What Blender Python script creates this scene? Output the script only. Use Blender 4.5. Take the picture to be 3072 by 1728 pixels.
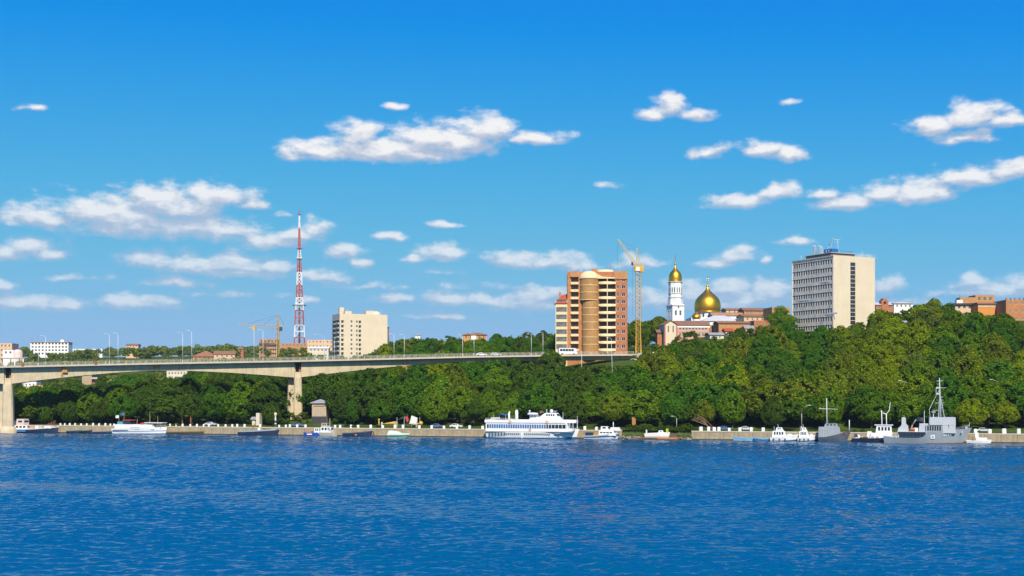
import bpy, math, random
from math import sin, cos, pi, radians, atan2, hypot, sqrt
from mathutils import Vector, Matrix, noise as mnoise
import numpy as np

for o in list(bpy.data.objects):
    bpy.data.objects.remove(o, do_unlink=True)
scene = bpy.context.scene
COL = scene.collection
random.seed(7)

# ------------------------------------------------------------------ camera
F, CX, HY, CAMH = 3600.0, 1536.0, 1180.0, 15.0     # focal length and horizon in pixels of a 3072 x 1728 frame
cam_data = bpy.data.cameras.new('camera')
cam_data.sensor_width = 36.0
cam_data.lens = 36.0 * F / 3072.0
cam_data.shift_y = (HY - 864.0) / 3072.0
cam_data.clip_start = 1.0
cam_data.clip_end = 20000.0
cam = bpy.data.objects.new('camera', cam_data)
cam.location = (0, 0, CAMH)
cam.rotation_euler = (radians(90), 0, 0)
COL.objects.link(cam)
scene.camera = cam

# ------------------------------------------------------------------ render / exposure
scene.render.engine = 'CYCLES'
scene.view_settings.view_transform = 'Standard'
scene.view_settings.look = 'None'
scene.view_settings.exposure = 0.2
scene.view_settings.gamma = 1.0
scene.view_settings.use_curve_mapping = False
cy = scene.cycles
cy.use_denoising = True
cy.max_bounces = 5
cy.diffuse_bounces = 2
cy.glossy_bounces = 3
cy.transmission_bounces = 2
cy.transparent_max_bounces = 4
cy.volume_bounces = 0
cy.sample_clamp_direct = 6.0
cy.sample_clamp_indirect = 3.0
cy.caustics_reflective = False
cy.caustics_refractive = False

# ------------------------------------------------------------------ sun
SUN_AZ, SUN_EL = radians(9), radians(42)            # azimuth measured to the right of straight behind the camera
sun_vec = Vector((sin(SUN_AZ) * cos(SUN_EL), -cos(SUN_AZ) * cos(SUN_EL), sin(SUN_EL)))
sun_data = bpy.data.lights.new('sun', 'SUN')
sun_data.energy = 5.0
sun_data.angle = radians(0.53)
sun_data.color = (1.0, 0.91, 0.76)
sun = bpy.data.objects.new('sun', sun_data)
sun.rotation_euler = (-sun_vec).to_track_quat('-Z', 'Y').to_euler()
sun.location = (0, 0, 400)
COL.objects.link(sun)

# ------------------------------------------------------------------ world: Nishita sky graded to the clear deep blue, with fair weather cumulus
world = bpy.data.worlds.new('World')
scene.world = world
world.use_nodes = True
wt = world.node_tree
wt.nodes.clear()

def nd(tree, kind, **kw):
    n = tree.nodes.new(kind)
    for k, v in kw.items():
        setattr(n, k, v)
    return n

def math_node(tree, op, a, b=None, c=None, clamp=False):
    n = tree.nodes.new('ShaderNodeMath')
    n.operation = op
    n.use_clamp = clamp
    for i, x in enumerate((a, b, c)):
        if x is None:
            continue
        if isinstance(x, (int, float)):
            n.inputs[i].default_value = x
        else:
            tree.links.new(x, n.inputs[i])
    return n.outputs[0]

def vmath(tree, op, a, b=None, c=None):
    n = tree.nodes.new('ShaderNodeVectorMath')
    n.operation = op
    for i, x in enumerate((a, b, c)):
        if x is None:
            continue
        if isinstance(x, (tuple, list)):
            n.inputs[i].default_value = x
        else:
            tree.links.new(x, n.inputs[i])
    return n.outputs['Value'] if op in ('LENGTH', 'DOT_PRODUCT', 'DISTANCE') else n.outputs[0]

# cloud puffs: centre x, y, half width, half height (pixels of a 2576 px wide frame), weight
PUFFS = [
 (400,500,100,30),(540,500,95,28),(250,535,140,28),(110,552,90,22),(330,570,230,28),(470,572,160,30),(560,585,90,22),(620,515,40,14),
 (800,385,85,26),(900,345,62,32),(960,385,190,26),(1080,350,110,32),(1215,333,85,34),(1350,350,70,18),(1060,388,120,22),
 (1682,272,42,28),(1640,294,42,13),(1748,294,46,13),
 (1785,382,54,14),(1910,378,58,18),(1975,388,48,18),
 (2350,320,75,20),(2455,295,70,26),(2530,305,50,17),(2430,345,80,15),
 (1855,510,90,19),(1960,490,60,19),(2075,488,36,13),
 (2140,515,80,20),(2230,487,75,25),(2330,487,85,28),(2430,450,75,25),(2545,430,70,20),
 (80,625,72,24),(20,640,60,18),(140,645,48,14),
 (385,660,85,20),(480,672,80,24),(600,662,80,20),(685,672,55,16),(440,715,70,12),(590,690,110,14),
 (60,765,100,19),(160,765,70,14),(10,728,40,13),(350,765,92,17),
 (800,580,52,20),(680,607,92,20),(745,595,70,15),
 (860,635,50,15),(905,663,28,13),(820,696,62,18),(790,757,28,10),
 (985,595,40,12),(1115,563,40,8),(1120,640,80,20),(1050,652,36,10),
 (1380,660,125,19),(1300,655,80,17),(1465,670,70,18),
 (1120,755,80,17),(1240,757,110,17),(1350,750,90,24),(1000,755,60,11),(1110,795,70,9),
 (1750,735,90,25),(1835,725,60,22),(1925,735,75,25),(1650,752,80,20),(1800,768,170,18),
 (1850,650,62,20),(1800,668,50,9),(1935,660,20,9),(2000,610,50,12),(2228,722,42,20),
 (2450,715,55,19),(2555,720,60,18),(2480,738,120,11),(1600,665,60,16),
 (995,268,30,9),(300,548,210,40),(430,520,150,36),(990,374,210,30),(1150,362,120,30),(1350,765,130,18),(600,674,120,20),(1860,752,120,22),(2500,728,90,18),(82,272,30,8),
]
FAINT = [(1535,467,44,8),(1980,256,26,8),(290,470,42,8),(700,537,30,9),(1250,722,200,11),(1520,738,150,11),(560,742,170,10),(930,722,120,9),(2290,762,150,11),(200,700,120,10),(1950,705,120,10),(1100,690,90,9),(2160,650,70,8)]

tc = nd(wt, 'ShaderNodeTexCoord')
sky = nd(wt, 'ShaderNodeTexSky')
sky.sky_type = 'NISHITA'
sky.sun_disc = False
sky.sun_elevation = SUN_EL
sky.sun_rotation = pi - SUN_AZ
sky.altitude = 0
sky.air_density = 1.0
sky.dust_density = 0.6
sky.ozone_density = 2.0
sep = nd(wt, 'ShaderNodeSeparateColor')
wt.links.new(sky.outputs[0], sep.inputs[0])
chans = []
for i in range(3):       # grade: deeper and bluer overhead, pale towards the horizon
    a = math_node(wt, 'MINIMUM', math_node(wt, 'MULTIPLY', sep.outputs[i], 0.1), (0.70, 0.80, 0.90)[i])
    if i == 0:
        a = math_node(wt, 'MAXIMUM', math_node(wt, 'MULTIPLY_ADD', a, 0.573, -0.1150), 0.001)
    elif i == 1:
        a = math_node(wt, 'MAXIMUM', math_node(wt, 'MULTIPLY_ADD', math_node(wt, 'MULTIPLY_ADD', a, -1.286, 1.9185), a, -0.2125), math_node(wt, 'MULTIPLY_ADD', a, 0.5, 0.09))
    else:
        a = math_node(wt, 'MULTIPLY', math_node(wt, 'POWER', a, -0.121), 0.735)
    chans.append(math_node(wt, 'MULTIPLY', a, 8.7))
comb = nd(wt, 'ShaderNodeCombineColor')
for i in range(3):
    wt.links.new(chans[i], comb.inputs[i])
# direction -> azimuth (mirrored on in equal sectors all round) and tangent of elevation
sx = nd(wt, 'ShaderNodeSeparateXYZ')
wt.links.new(tc.outputs['Generated'], sx.inputs[0])
az = math_node(wt, 'ARCTAN2', sx.outputs[0], sx.outputs[1])
A = radians(26.0)
az = math_node(wt, 'ADD', az, A)
az = math_node(wt, 'PINGPONG', az, 2 * A)
az = math_node(wt, 'SUBTRACT', az, A)
xy = math_node(wt, 'SQRT', math_node(wt, 'ADD', math_node(wt, 'MULTIPLY', sx.outputs[0], sx.outputs[0]),
                                     math_node(wt, 'MULTIPLY', sx.outputs[1], sx.outputs[1])))
te = math_node(wt, 'DIVIDE', sx.outputs[2], math_node(wt, 'MAXIMUM', xy, 0.02))
cv = nd(wt, 'ShaderNodeCombineXYZ')
wt.links.new(az, cv.inputs[0]); wt.links.new(te, cv.inputs[1])

def puff_params(p, faint):
    x, y, rx, ry = p
    px, py = x * 1.19255, y * 1.19255
    a0 = math.atan((px - CX) / F)
    return (a0, (HY - py) / F * cos(a0), rx * 1.19255 / F * CLOUD['grow'][0], ry * 1.19255 / F * CLOUD['grow'][1], faint)

CLOUD = dict(grow=(1.38, 1.92), amp=1.22, lo=0.05, hi=0.72, up=0.55, base=-1.55)
PP = [puff_params(p, 0.0) for p in PUFFS] + [puff_params(p, 0.36) for p in FAINT]

def background(col):
    b = nd(wt, 'ShaderNodeBackground')
    b.inputs['Strength'].default_value = 0.1
    wt.links.new(col, b.inputs['Color'])
    return b.outputs[0]

def cloud_region(puffs):
    """sky colour with this sector's clouds mixed in; three puffs are worked out per vector node"""
    nw = nd(wt, 'ShaderNodeTexNoise'); nw.noise_dimensions = '2D'
    nw.inputs['Scale'].default_value = 30.0; nw.inputs['Detail'].default_value = 3.0
    wt.links.new(cv.outputs[0], nw.inputs['Vector'])
    w = vmath(wt, 'SUBTRACT', nw.outputs['Color'], (0.5, 0.5, 0.5))
    w = vmath(wt, 'MULTIPLY', w, (0.026, 0.009, 0.0))
    q = vmath(wt, 'ADD', cv.outputs[0], w)
    qs = nd(wt, 'ShaderNodeSeparateXYZ'); wt.links.new(q, qs.inputs[0])
    best = best2 = None
    for i in range(0, len(puffs), 3):
        tri = (puffs[i:i + 3] + [puffs[i]] * 3)[:3]
        X = vmath(wt, 'MULTIPLY_ADD', qs.outputs[0], [1 / t[2] for t in tri], [-t[0] / t[2] for t in tri])
        Y = vmath(wt, 'MULTIPLY_ADD', qs.outputs[1], [1 / t[3] for t in tri], [-t[1] / t[3] for t in tri])
        XX = vmath(wt, 'MULTIPLY_ADD', X, X, [t[4] for t in tri])
        Yf = vmath(wt, 'MAXIMUM', Y, vmath(wt, 'MULTIPLY', Y, (CLOUD['base'],) * 3))     # flat bases
        D = vmath(wt, 'MULTIPLY_ADD', Yf, Yf, XX)
        Y2 = vmath(wt, 'ADD', Y, (CLOUD['up'],) * 3)
        D2 = vmath(wt, 'MULTIPLY_ADD', Y2, Y2, XX)
        best = D if best is None else vmath(wt, 'MINIMUM', best, D)
        best2 = D2 if best2 is None else vmath(wt, 'MINIMUM', best2, D2)

    def density(bv, offset):
        sp = nd(wt, 'ShaderNodeSeparateXYZ'); wt.links.new(bv, sp.inputs[0])
        m = math_node(wt, 'MINIMUM', math_node(wt, 'MINIMUM', sp.outputs[0], sp.outputs[1]), sp.outputs[2])
        m = math_node(wt, 'SUBTRACT', 1.0, math_node(wt, 'SQRT', m))
        st = vmath(wt, 'MULTIPLY_ADD', cv.outputs[0], (1.0, 1.9, 1.0), offset)
        n1 = nd(wt, 'ShaderNodeTexNoise'); n1.noise_dimensions = '2D'
        n1.inputs['Scale'].default_value = 46.0; n1.inputs['Detail'].default_value = 7.0; n1.inputs['Roughness'].default_value = 0.58
        wt.links.new(st, n1.inputs['Vector'])
        return math_node(wt, 'MULTIPLY_ADD', math_node(wt, 'SUBTRACT', n1.outputs['Fac'], 0.5), CLOUD['amp'], m)
    d0 = density(best, (0, 0, 0))
    d1 = density(best2, (0.0045, 0.0100, 0))
    alpha = nd(wt, 'ShaderNodeMapRange'); alpha.interpolation_type = 'SMOOTHSTEP'
    alpha.inputs['From Min'].default_value = CLOUD['lo']; alpha.inputs['From Max'].default_value = CLOUD['hi']
    wt.links.new(d0, alpha.inputs['Value'])
    low = nd(wt, 'ShaderNodeMapRange'); low.interpolation_type = 'SMOOTHSTEP'   # low clouds are seen through more air
    low.inputs['From Min'].default_value = 0.05; low.inputs['From Max'].default_value = 0.20
    low.inputs['To Min'].default_value = 0.55; low.inputs['To Max'].default_value = 0.98
    wt.links.new(te, low.inputs['Value'])
    al = math_node(wt, 'MULTIPLY', alpha.outputs[0], low.outputs[0])
    lit = nd(wt, 'ShaderNodeMapRange')
    lit.inputs['From Min'].default_value = -0.08; lit.inputs['From Max'].default_value = 0.52
    wt.links.new(math_node(wt, 'SUBTRACT', d0, d1), lit.inputs['Value'])
    ccol = nd(wt, 'ShaderNodeMix'); ccol.data_type = 'RGBA'
    ccol.inputs['A'].default_value = (4.1, 4.75, 6.0, 1)
    ccol.inputs['B'].default_value = (8.2, 8.1, 8.1, 1)
    wt.links.new(lit.outputs[0], ccol.inputs['Factor'])
    mx = nd(wt, 'ShaderNodeMix'); mx.data_type = 'RGBA'
    wt.links.new(al, mx.inputs['Factor'])
    wt.links.new(comb.outputs[0], mx.inputs['A'])
    wt.links.new(ccol.outputs['Result'], mx.inputs['B'])
    return background(mx.outputs['Result'])

shader = background(comb.outputs[0])
AZC = [-A - 0.01, -0.22, 0.01, 0.20, A + 0.01]
TEC = [0.035, 0.105, 0.165, 0.30]
for i in range(len(AZC) - 1):
    for j in range(len(TEC) - 1):
        sel = [t for t in PP if t[0] + 2 * t[2] > AZC[i] and t[0] - 2 * t[2] < AZC[i + 1]
               and t[1] + 2.2 * t[3] > TEC[j] and t[1] - 2.2 * t[3] < TEC[j + 1]]
        if not sel:
            continue
        inside = math_node(wt, 'MULTIPLY',
                           math_node(wt, 'MULTIPLY', math_node(wt, 'GREATER_THAN', az, AZC[i]), math_node(wt, 'LESS_THAN', az, AZC[i + 1])),
                           math_node(wt, 'MULTIPLY', math_node(wt, 'GREATER_THAN', te, TEC[j]), math_node(wt, 'LESS_THAN', te, TEC[j + 1])))
        ms = nd(wt, 'ShaderNodeMixShader')
        wt.links.new(inside, ms.inputs[0]); wt.links.new(shader, ms.inputs[1]); wt.links.new(cloud_region(sel), ms.inputs[2])
        shader = ms.outputs[0]
wo = nd(wt, 'ShaderNodeOutputWorld')
wt.links.new(shader, wo.inputs['Surface'])
world.cycles.sampling_method = 'MANUAL'
world.cycles.sample_map_resolution = 512
# ------------------------------------------------------------------ helpers
def wx(px, D): return (px - CX) / F * D
def wz(py, D): return CAMH + (HY - py) / F * D
def quay_depth(px):                       # depth of the water's edge below the quay wall
    return F * CAMH / (1297.0 + px * 33.0 / 3072.0 - HY)
QA = Vector((wx(0, quay_depth(0)), quay_depth(0)))
QB = Vector((wx(3072, quay_depth(3072)), quay_depth(3072)))
QE = (QB - QA).normalized()               # along the quay, to the right
QN = Vector((-QE.y, QE.x))                # inland
QANG = atan2(QE.y, QE.x)
def project(p):
    return CX + F * p[0] / p[1], HY - F * (p[2] - CAMH) / p[1]

MATS = {}
def mat(name, col, rough=0.75, var=0.12, scale=0.6, streak=0.0, bump=0.0, metal=0.0, spec=0.4, dirt=None, brick=None):
    """procedural paint / stone / metal: base colour with soft blotches, optional rain streaks, bump and courses"""
    if name in MATS:
        return MATS[name]
    m = bpy.data.materials.new(name); m.use_nodes = True
    t = m.node_tree; b = t.nodes['Principled BSDF']
    b.inputs['Roughness'].default_value = rough
    b.inputs['Metallic'].default_value = metal
    b.inputs['Specular IOR Level'].default_value = spec
    tcn = nd(t, 'ShaderNodeTexCoord')
    n1 = nd(t, 'ShaderNodeTexNoise')
    n1.inputs['Scale'].default_value = scale; n1.inputs['Detail'].default_value = 5.0; n1.inputs['Roughness'].default_value = 0.6
    t.links.new(tcn.outputs['Object'], n1.inputs['Vector'])
    lo = tuple(c * (1 - var) for c in col); hi = tuple(min(1, c * (1 + var)) for c in col)
    mx = nd(t, 'ShaderNodeMix'); mx.data_type = 'RGBA'
    mr = nd(t, 'ShaderNodeMapRange'); mr.inputs['From Min'].default_value = 0.3; mr.inputs['From Max'].default_value = 0.7
    t.links.new(n1.outputs['Fac'], mr.inputs['Value'])
    t.links.new(mr.outputs[0], mx.inputs['Factor'])
    mx.inputs['A'].default_value = (*lo, 1); mx.inputs['B'].default_value = (*hi, 1)
    out = mx.outputs['Result']
    if brick:
        bt = nd(t, 'ShaderNodeTexBrick')
        bt.inputs['Scale'].default_value = brick[0]
        bt.inputs['Mortar Size'].default_value = 0.02
        bt.inputs['Color1'].default_value = (1, 1, 1, 1); bt.inputs['Color2'].default_value = (brick[1],) * 3 + (1,)
        bt.inputs['Mortar'].default_value = (brick[2],) * 3 + (1,)
        mp = nd(t, 'ShaderNodeMapping'); mp.inputs['Rotation'].default_value = (radians(90), 0, 0)
        t.links.new(tcn.outputs['Object'], mp.inputs['Vector']); t.links.new(mp.outputs[0], bt.inputs['Vector'])
        m2 = nd(t, 'ShaderNodeMix'); m2.data_type = 'RGBA'; m2.blend_type = 'MULTIPLY'; m2.inputs['Factor'].default_value = 1.0
        t.links.new(out, m2.inputs['A']); t.links.new(bt.outputs['Color'], m2.inputs['B'])
        out = m2.outputs['Result']
    if streak:
        mp = nd(t, 'ShaderNodeMapping'); mp.inputs['Scale'].default_value = (1.1, 1.1, 0.10)
        t.links.new(tcn.outputs['Object'], mp.inputs['Vector'])
        n2 = nd(t, 'ShaderNodeTexNoise'); n2.inputs['Scale'].default_value = 1.3; n2.inputs['Detail'].default_value = 4
        t.links.new(mp.outputs[0], n2.inputs['Vector'])
        m3 = nd(t, 'ShaderNodeMapRange'); m3.inputs['From Min'].default_value = 0.52; m3.inputs['From Max'].default_value = 0.75
        m3.inputs['To Max'].default_value = streak
        t.links.new(n2.outputs['Fac'], m3.inputs['Value'])
        m4 = nd(t, 'ShaderNodeMix'); m4.data_type = 'RGBA'
        t.links.new(m3.outputs[0], m4.inputs['Factor']); t.links.new(out, m4.inputs['A'])
        d = dirt or tuple(c * 0.35 for c in col)
        m4.inputs['B'].default_value = (*d, 1)
        out = m4.outputs['Result']
    t.links.new(out, b.inputs['Base Color'])
    if bump:
        bp = nd(t, 'ShaderNodeBump'); bp.inputs['Strength'].default_value = bump; bp.inputs['Distance'].default_value = 0.1
        n3 = nd(t, 'ShaderNodeTexNoise'); n3.inputs['Scale'].default_value = scale * 6; n3.inputs['Detail'].default_value = 4
        t.links.new(tcn.outputs['Object'], n3.inputs['Vector'])
        t.links.new(n3.outputs['Fac'], bp.inputs['Height']); t.links.new(bp.outputs[0], b.inputs['Normal'])
    MATS[name] = m
    return m

class MB:
    """collects faces and builds one mesh object"""
    def __init__(s): s.v = []; s.f = []; s.m = []; s.sm = []
    def add(s, vs, fs, mi=0, smooth=False):
        o = len(s.v); s.v += [tuple(v) for v in vs]
        for f in fs:
            s.f.append(tuple(i + o for i in f)); s.m.append(mi); s.sm.append(smooth)
        return s
    def box(s, x0, x1, y0, y1, z0, z1, mi=0):
        return s.add([(x0,y0,z0),(x1,y0,z0),(x1,y1,z0),(x0,y1,z0),(x0,y0,z1),(x1,y0,z1),(x1,y1,z1),(x0,y1,z1)],
                     [(0,3,2,1),(4,5,6,7),(0,1,5,4),(1,2,6,5),(2,3,7,6),(3,0,4,7)], mi)
    def prism(s, pts, z0, z1, mi=0, mt=None):          # outline in x, y (counter-clockwise), raised in z
        n = len(pts)
        s.add([(x, y, z0) for x, y in pts] + [(x, y, z1) for x, y in pts],
              [(i, (i + 1) % n, n + (i + 1) % n, n + i) for i in range(n)], mi)
        s.add([(x, y, z1) for x, y in pts], [tuple(range(n))], mi if mt is None else mt)
        return s.add([(x, y, z0) for x, y in pts], [tuple(reversed(range(n)))], mi)
    def profile(s, pts, y0, y1, mi=0, inset=0.0):      # outline in x, z swept across y
        n = len(pts)
        s.add([(x, y0, z) for x, z in pts] + [(x, y1, z) for x, z in pts],
              [(i, (i + 1) % n, n + (i + 1) % n, n + i) for i in range(n)][::1], mi)
        s.add([(x, y0, z) for x, z in pts], [tuple(range(n))], mi)
        return s.add([(x, y1, z) for x, z in pts], [tuple(reversed(range(n)))], mi)
    def tube(s, p0, p1, r0, r1=None, n=6, mi=0, cap=True):
        r1 = r0 if r1 is None else r1
        p0 = Vector(p0); p1 = Vector(p1); d = (p1 - p0)
        if d.length < 1e-6: return s
        d.normalize()
        a = d.orthogonal().normalized(); b = d.cross(a)
        vs = []
        for p, r in ((p0, r0), (p1, r1)):
            for i in range(n):
                t = 2 * pi * i / n
                vs.append(p + a * (r * cos(t)) + b * (r * sin(t)))
        fs = [(i, (i + 1) % n, n + (i + 1) % n, n + i) for i in range(n)]
        if cap: fs += [tuple(reversed(range(n))), tuple(range(n, 2 * n))]
        return s.add(vs, fs, mi, n > 5)
    def path(s, pts, r, n=6, mi=0):
        rs = r if isinstance(r, (list, tuple)) else [r] * len(pts)
        for i in range(len(pts) - 1):
            s.tube(pts[i], pts[i + 1], rs[i], rs[i + 1], n, mi)
        return s
    def lathe(s, prof, n=16, c=(0, 0, 0), mi=0, a0=0.0, a1=2 * pi, smooth=True):
        full = abs(a1 - a0 - 2 * pi) < 1e-6
        k = n if full else n + 1
        vs = []
        for r, z in prof:
            for i in range(k):
                t = a0 + (a1 - a0) * i / n
                vs.append((c[0] + r * cos(t), c[1] + r * sin(t), c[2] + z))
        fs = []
        for j in range(len(prof) - 1):
            for i in range(n):
                i2 = (i + 1) % k
                fs.append((j * k + i, j * k + i2, (j + 1) * k + i2, (j + 1) * k + i))
        return s.add(vs, fs, mi, smooth)
    def mesh(s, name, mats):
        me = bpy.data.meshes.new(name)
        me.from_pydata(s.v, [], s.f)
        for m in (mats if isinstance(mats, (list, tuple)) else [mats]):
            me.materials.append(m)
        me.polygons.foreach_set('material_index', s.m)
        me.polygons.foreach_set('use_smooth', s.sm)
        me.update()
        return me
    def build(s, name, mats, parent=None, loc=(0, 0, 0), rz=0.0):
        return link(name, s.mesh(name, mats), parent, loc, rz)

def link(name, data, parent=None, loc=(0, 0, 0), rz=0.0):
    o = bpy.data.objects.new(name, data)
    COL.objects.link(o)
    o.location = loc
    if rz: o.rotation_euler = (0, 0, rz)
    if parent is not None: o.parent = parent
    return o

def tag(o, label, cat, group=None):
    o['label'] = label; o['category'] = cat
    if group: o['group'] = group
    return o
def thing(name, label, cat, loc=(0, 0, 0), rz=0.0, group=None):
    return tag(link(name, None, None, loc, rz), label, cat, group)
def structure(name, mb, m):
    o = mb.build(name, m); o['kind'] = 'structure'
    return o

def lerp(a, b, t): return a + (b - a) * t
def table(tab, x):
    if x <= tab[0][0]: return tab[0][1]
    for (a, va), (b, vb) in zip(tab, tab[1:]):
        if x <= b:
            return va + (vb - va) * (x - a) / (b - a)
    return tab[-1][1]
def smooth(t): t = max(0.0, min(1.0, t)); return t * t * (3 - 2 * t)

# ------------------------------------------------------------------ materials used in many places
WHITE = mat('white_paint', (0.80, 0.79, 0.76), 0.45, 0.05, 0.5, streak=0.10, dirt=(0.45, 0.40, 0.33))
WHITE_PLASTER = mat('white_plaster', (0.78, 0.77, 0.74), 0.8, 0.05, 0.3)
CREAM = mat('cream_render', (0.68, 0.565, 0.40), 0.85, 0.06, 0.15, streak=0.16, dirt=(0.55, 0.42, 0.25))
CONCRETE = mat('concrete', (0.58, 0.47, 0.305), 0.9, 0.15, 0.35, streak=0.42, bump=0.15, dirt=(0.25, 0.20, 0.13))
CONCRETE_LIGHT = mat('pale_concrete', (0.52, 0.45, 0.34), 0.9, 0.10, 0.5, streak=0.2)
STONE = mat('quay_stone', (0.37, 0.29, 0.18), 0.95, 0.22, 0.9, streak=0.5, bump=0.3, dirt=(0.13, 0.10, 0.06))
STEEL = mat('galvanised_steel', (0.62, 0.62, 0.60), 0.5, 0.06, 1.0)
DARK = mat('dark_metal', (0.045, 0.045, 0.05), 0.6, 0.2, 1.0)
RUST = mat('rust', (0.30, 0.12, 0.045), 0.9, 0.35, 2.0)
YELLOW = mat('yellow_paint', (0.62, 0.36, 0.045), 0.55, 0.18, 1.0, streak=0.2)
BRICK = mat('orange_brick', (0.52, 0.22, 0.085), 0.9, 0.15, 0.5, brick=(0.9, 0.82, 0.75))
BRICK_RED = mat('red_brick', (0.47, 0.175, 0.075), 0.9, 0.16, 0.5, brick=(0.9, 0.82, 0.75))
BRICK_OCHRE = mat('ochre_brick', (0.52, 0.255, 0.10), 0.9, 0.15, 0.5, brick=(0.9, 0.85, 0.78))
GLASS = mat('window_glass', (0.020, 0.028, 0.036), 0.12, 0.5, 0.25, spec=0.7)
FRAME = mat('window_frame', (0.62, 0.60, 0.56), 0.6, 0.1, 1.0)
GREY = mat('ship_grey', (0.29, 0.325, 0.35), 0.5, 0.08, 0.6, streak=0.18, dirt=(0.26, 0.22, 0.19))
NAVY = mat('dark_blue_hull', (0.022, 0.035, 0.070), 0.45, 0.2, 0.8, streak=0.15, dirt=(0.10, 0.06, 0.04))
BLUE = mat('blue_paint', (0.045, 0.16, 0.36), 0.45, 0.12, 0.8, streak=0.12)
BLACK = mat('black_paint', (0.018, 0.018, 0.02), 0.5, 0.2, 1.0)
RED = mat('red_paint', (0.50, 0.055, 0.04), 0.5, 0.12, 1.0)
ORANGE = mat('orange_paint', (0.70, 0.17, 0.03), 0.5, 0.1, 1.0)
WOOD = mat('brown_timber', (0.30, 0.145, 0.06), 0.85, 0.2, 1.0)
ASPHALT = mat('asphalt', (0.055, 0.055, 0.055), 1.0, 0.15, 0.3, spec=0.05)
ROOF_GREY = mat('grey_roof', (0.30, 0.30, 0.29), 0.7, 0.12, 0.4)
ROOF_RED = mat('red_tiles', (0.40, 0.075, 0.035), 0.8, 0.15, 0.5)
ROOF_BROWN = mat('brown_roof', (0.25, 0.12, 0.06), 0.85, 0.15, 0.4)
# ------------------------------------------------------------------ terrain
HILL = {   # bearing (as frame pixel): list of (metres behind the water's edge, ground height)
 -1500: [(0,2.9),(60,4),(200,8),(450,25),(840,50),(1200,60),(3500,70)],
 0:    [(0,2.9),(60,3.6),(150,7),(260,19),(450,28),(840,55),(1200,62),(3500,70)],
 500:  [(0,2.9),(40,4),(100,8),(250,22),(550,42),(1000,59),(1500,64),(3500,70)],
 900:  [(0,2.9),(30,3.6),(60,8),(150,16),(380,34),(600,46),(1080,66),(3500,72)],
 1250: [(0,2.9),(22,4),(48,12.5),(62,14),(130,22),(230,34),(400,42),(3500,60)],
 1550: [(0,2.9),(20,4),(50,15),(70,18.5),(105,25),(150,29),(400,40),(3500,58)],
 1900: [(0,2.9),(22,4.0),(60,17),(84,28),(120,30),(200,37),(300,42),(3500,55)],
 2100: [(0,2.9),(20,4.0),(100,29),(160,40),(230,44),(500,47),(3500,52)],
 2500: [(0,2.9),(20,4.0),(90,31),(140,42),(200,46),(400,48),(3500,52)],
 3072: [(0,2.9),(20,4.5),(90,33),(160,46),(220,50),(400,52),(3500,54)],
 4600: [(0,2.9),(20,4.5),(90,33),(160,46),(220,50),(400,52),(3500,54)],
}
HK = sorted(HILL)
def ground(px, D):
    t = D - quay_depth(max(-900, min(4000, px)))
    px = max(HK[0], min(HK[-1] - 1, px))
    for a, b in zip(HK, HK[1:]):
        if a <= px < b:
            return lerp(table(HILL[a], t), table(HILL[b], t), smooth((px - a) / (b - a)) * 0.5 + 0.5 * (px - a) / (b - a))
    return 50.0
def ground_at(x, y):
    return ground(CX + F * x / y, y)

GROUND_MAT = mat('woodland_soil', (0.060, 0.090, 0.016), 1.0, 0.45, 0.08, bump=0.2, spec=0.0)
mb = MB()
pxs = list(range(-1500, 4601, 60))
ts = [0.6, 3, 8, 14, 20, 26, 34, 42, 52, 62, 74, 86, 100, 115, 130, 150, 175, 200, 230, 270, 320, 400, 500, 640, 800, 1000, 1300, 1800, 2600, 3500]
vs = []
for p in pxs:
    qd = quay_depth(max(-900, min(4000, p)))
    for t in ts:
        D = qd + t
        bump_h = 0 if t < 26 else 0.8 * mnoise.noise((wx(p, D) * 0.04, D * 0.04, 0))
        vs.append((wx(p, D), D, ground(p, D) + bump_h))
n = len(ts)
mb.add(vs, [(i * n + j, (i + 1) * n + j, (i + 1) * n + j + 1, i * n + j + 1) for i in range(len(pxs) - 1) for j in range(n - 1)], 0, True)
structure('hillside_ground', mb, GROUND_MAT)

# promenade: a paved strip along the quay, 4 mm and more above the ground sheet
mb = MB()
def quay_pt(px, inland, z):
    D = quay_depth(px)
    return (wx(px, D) + QN.x * inland, D + QN.y * inland, z)
for a, b in ((-700, 1866), (2072, 3900)):
    mb.add([quay_pt(a, 1.3, 2.93), quay_pt(b, 1.3, 2.93), quay_pt(b, 11, 2.96), quay_pt(a, 11, 2.96)], [(0, 1, 2, 3)])
structure('promenade_pavement', mb, mat('promenade_asphalt', (0.10, 0.092, 0.08), 0.9, 0.2, 0.2))

# ------------------------------------------------------------------ water: wind ripples as real relief, finest chop as bump
WATER = bpy.data.materials.new('river_water'); WATER.use_nodes = True
t = WATER.node_tree; b = t.nodes['Principled BSDF']
b.inputs['Base Color'].default_value = (0.000, 0.074, 0.165, 1)
b.inputs['Roughness'].default_value = 0.07
b.inputs['IOR'].default_value = 1.333
tcn = nd(t, 'ShaderNodeTexCoord')
mp = nd(t, 'ShaderNodeMapping'); mp.inputs['Scale'].default_value = (0.7, 1.0, 1)
t.links.new(tcn.outputs['Object'], mp.inputs['Vector'])
nz = nd(t, 'ShaderNodeTexNoise'); nz.inputs['Scale'].default_value = 1.5; nz.inputs['Detail'].default_value = 3
t.links.new(mp.outputs[0], nz.inputs['Vector'])
bp_ = nd(t, 'ShaderNodeBump'); bp_.inputs['Distance'].default_value = 0.35; bp_.inputs['Strength'].default_value = 0.8
t.links.new(nz.outputs['Fac'], bp_.inputs['Height']); t.links.new(bp_.outputs[0], b.inputs['Normal'])
gw = np.random.default_rng(4)
NW = 60
WL = np.exp(gw.uniform(np.log(0.6), np.log(3.4), NW))
WTH = radians(-86) + gw.normal(0, .40, NW)             # travel direction of each ripple train
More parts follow.
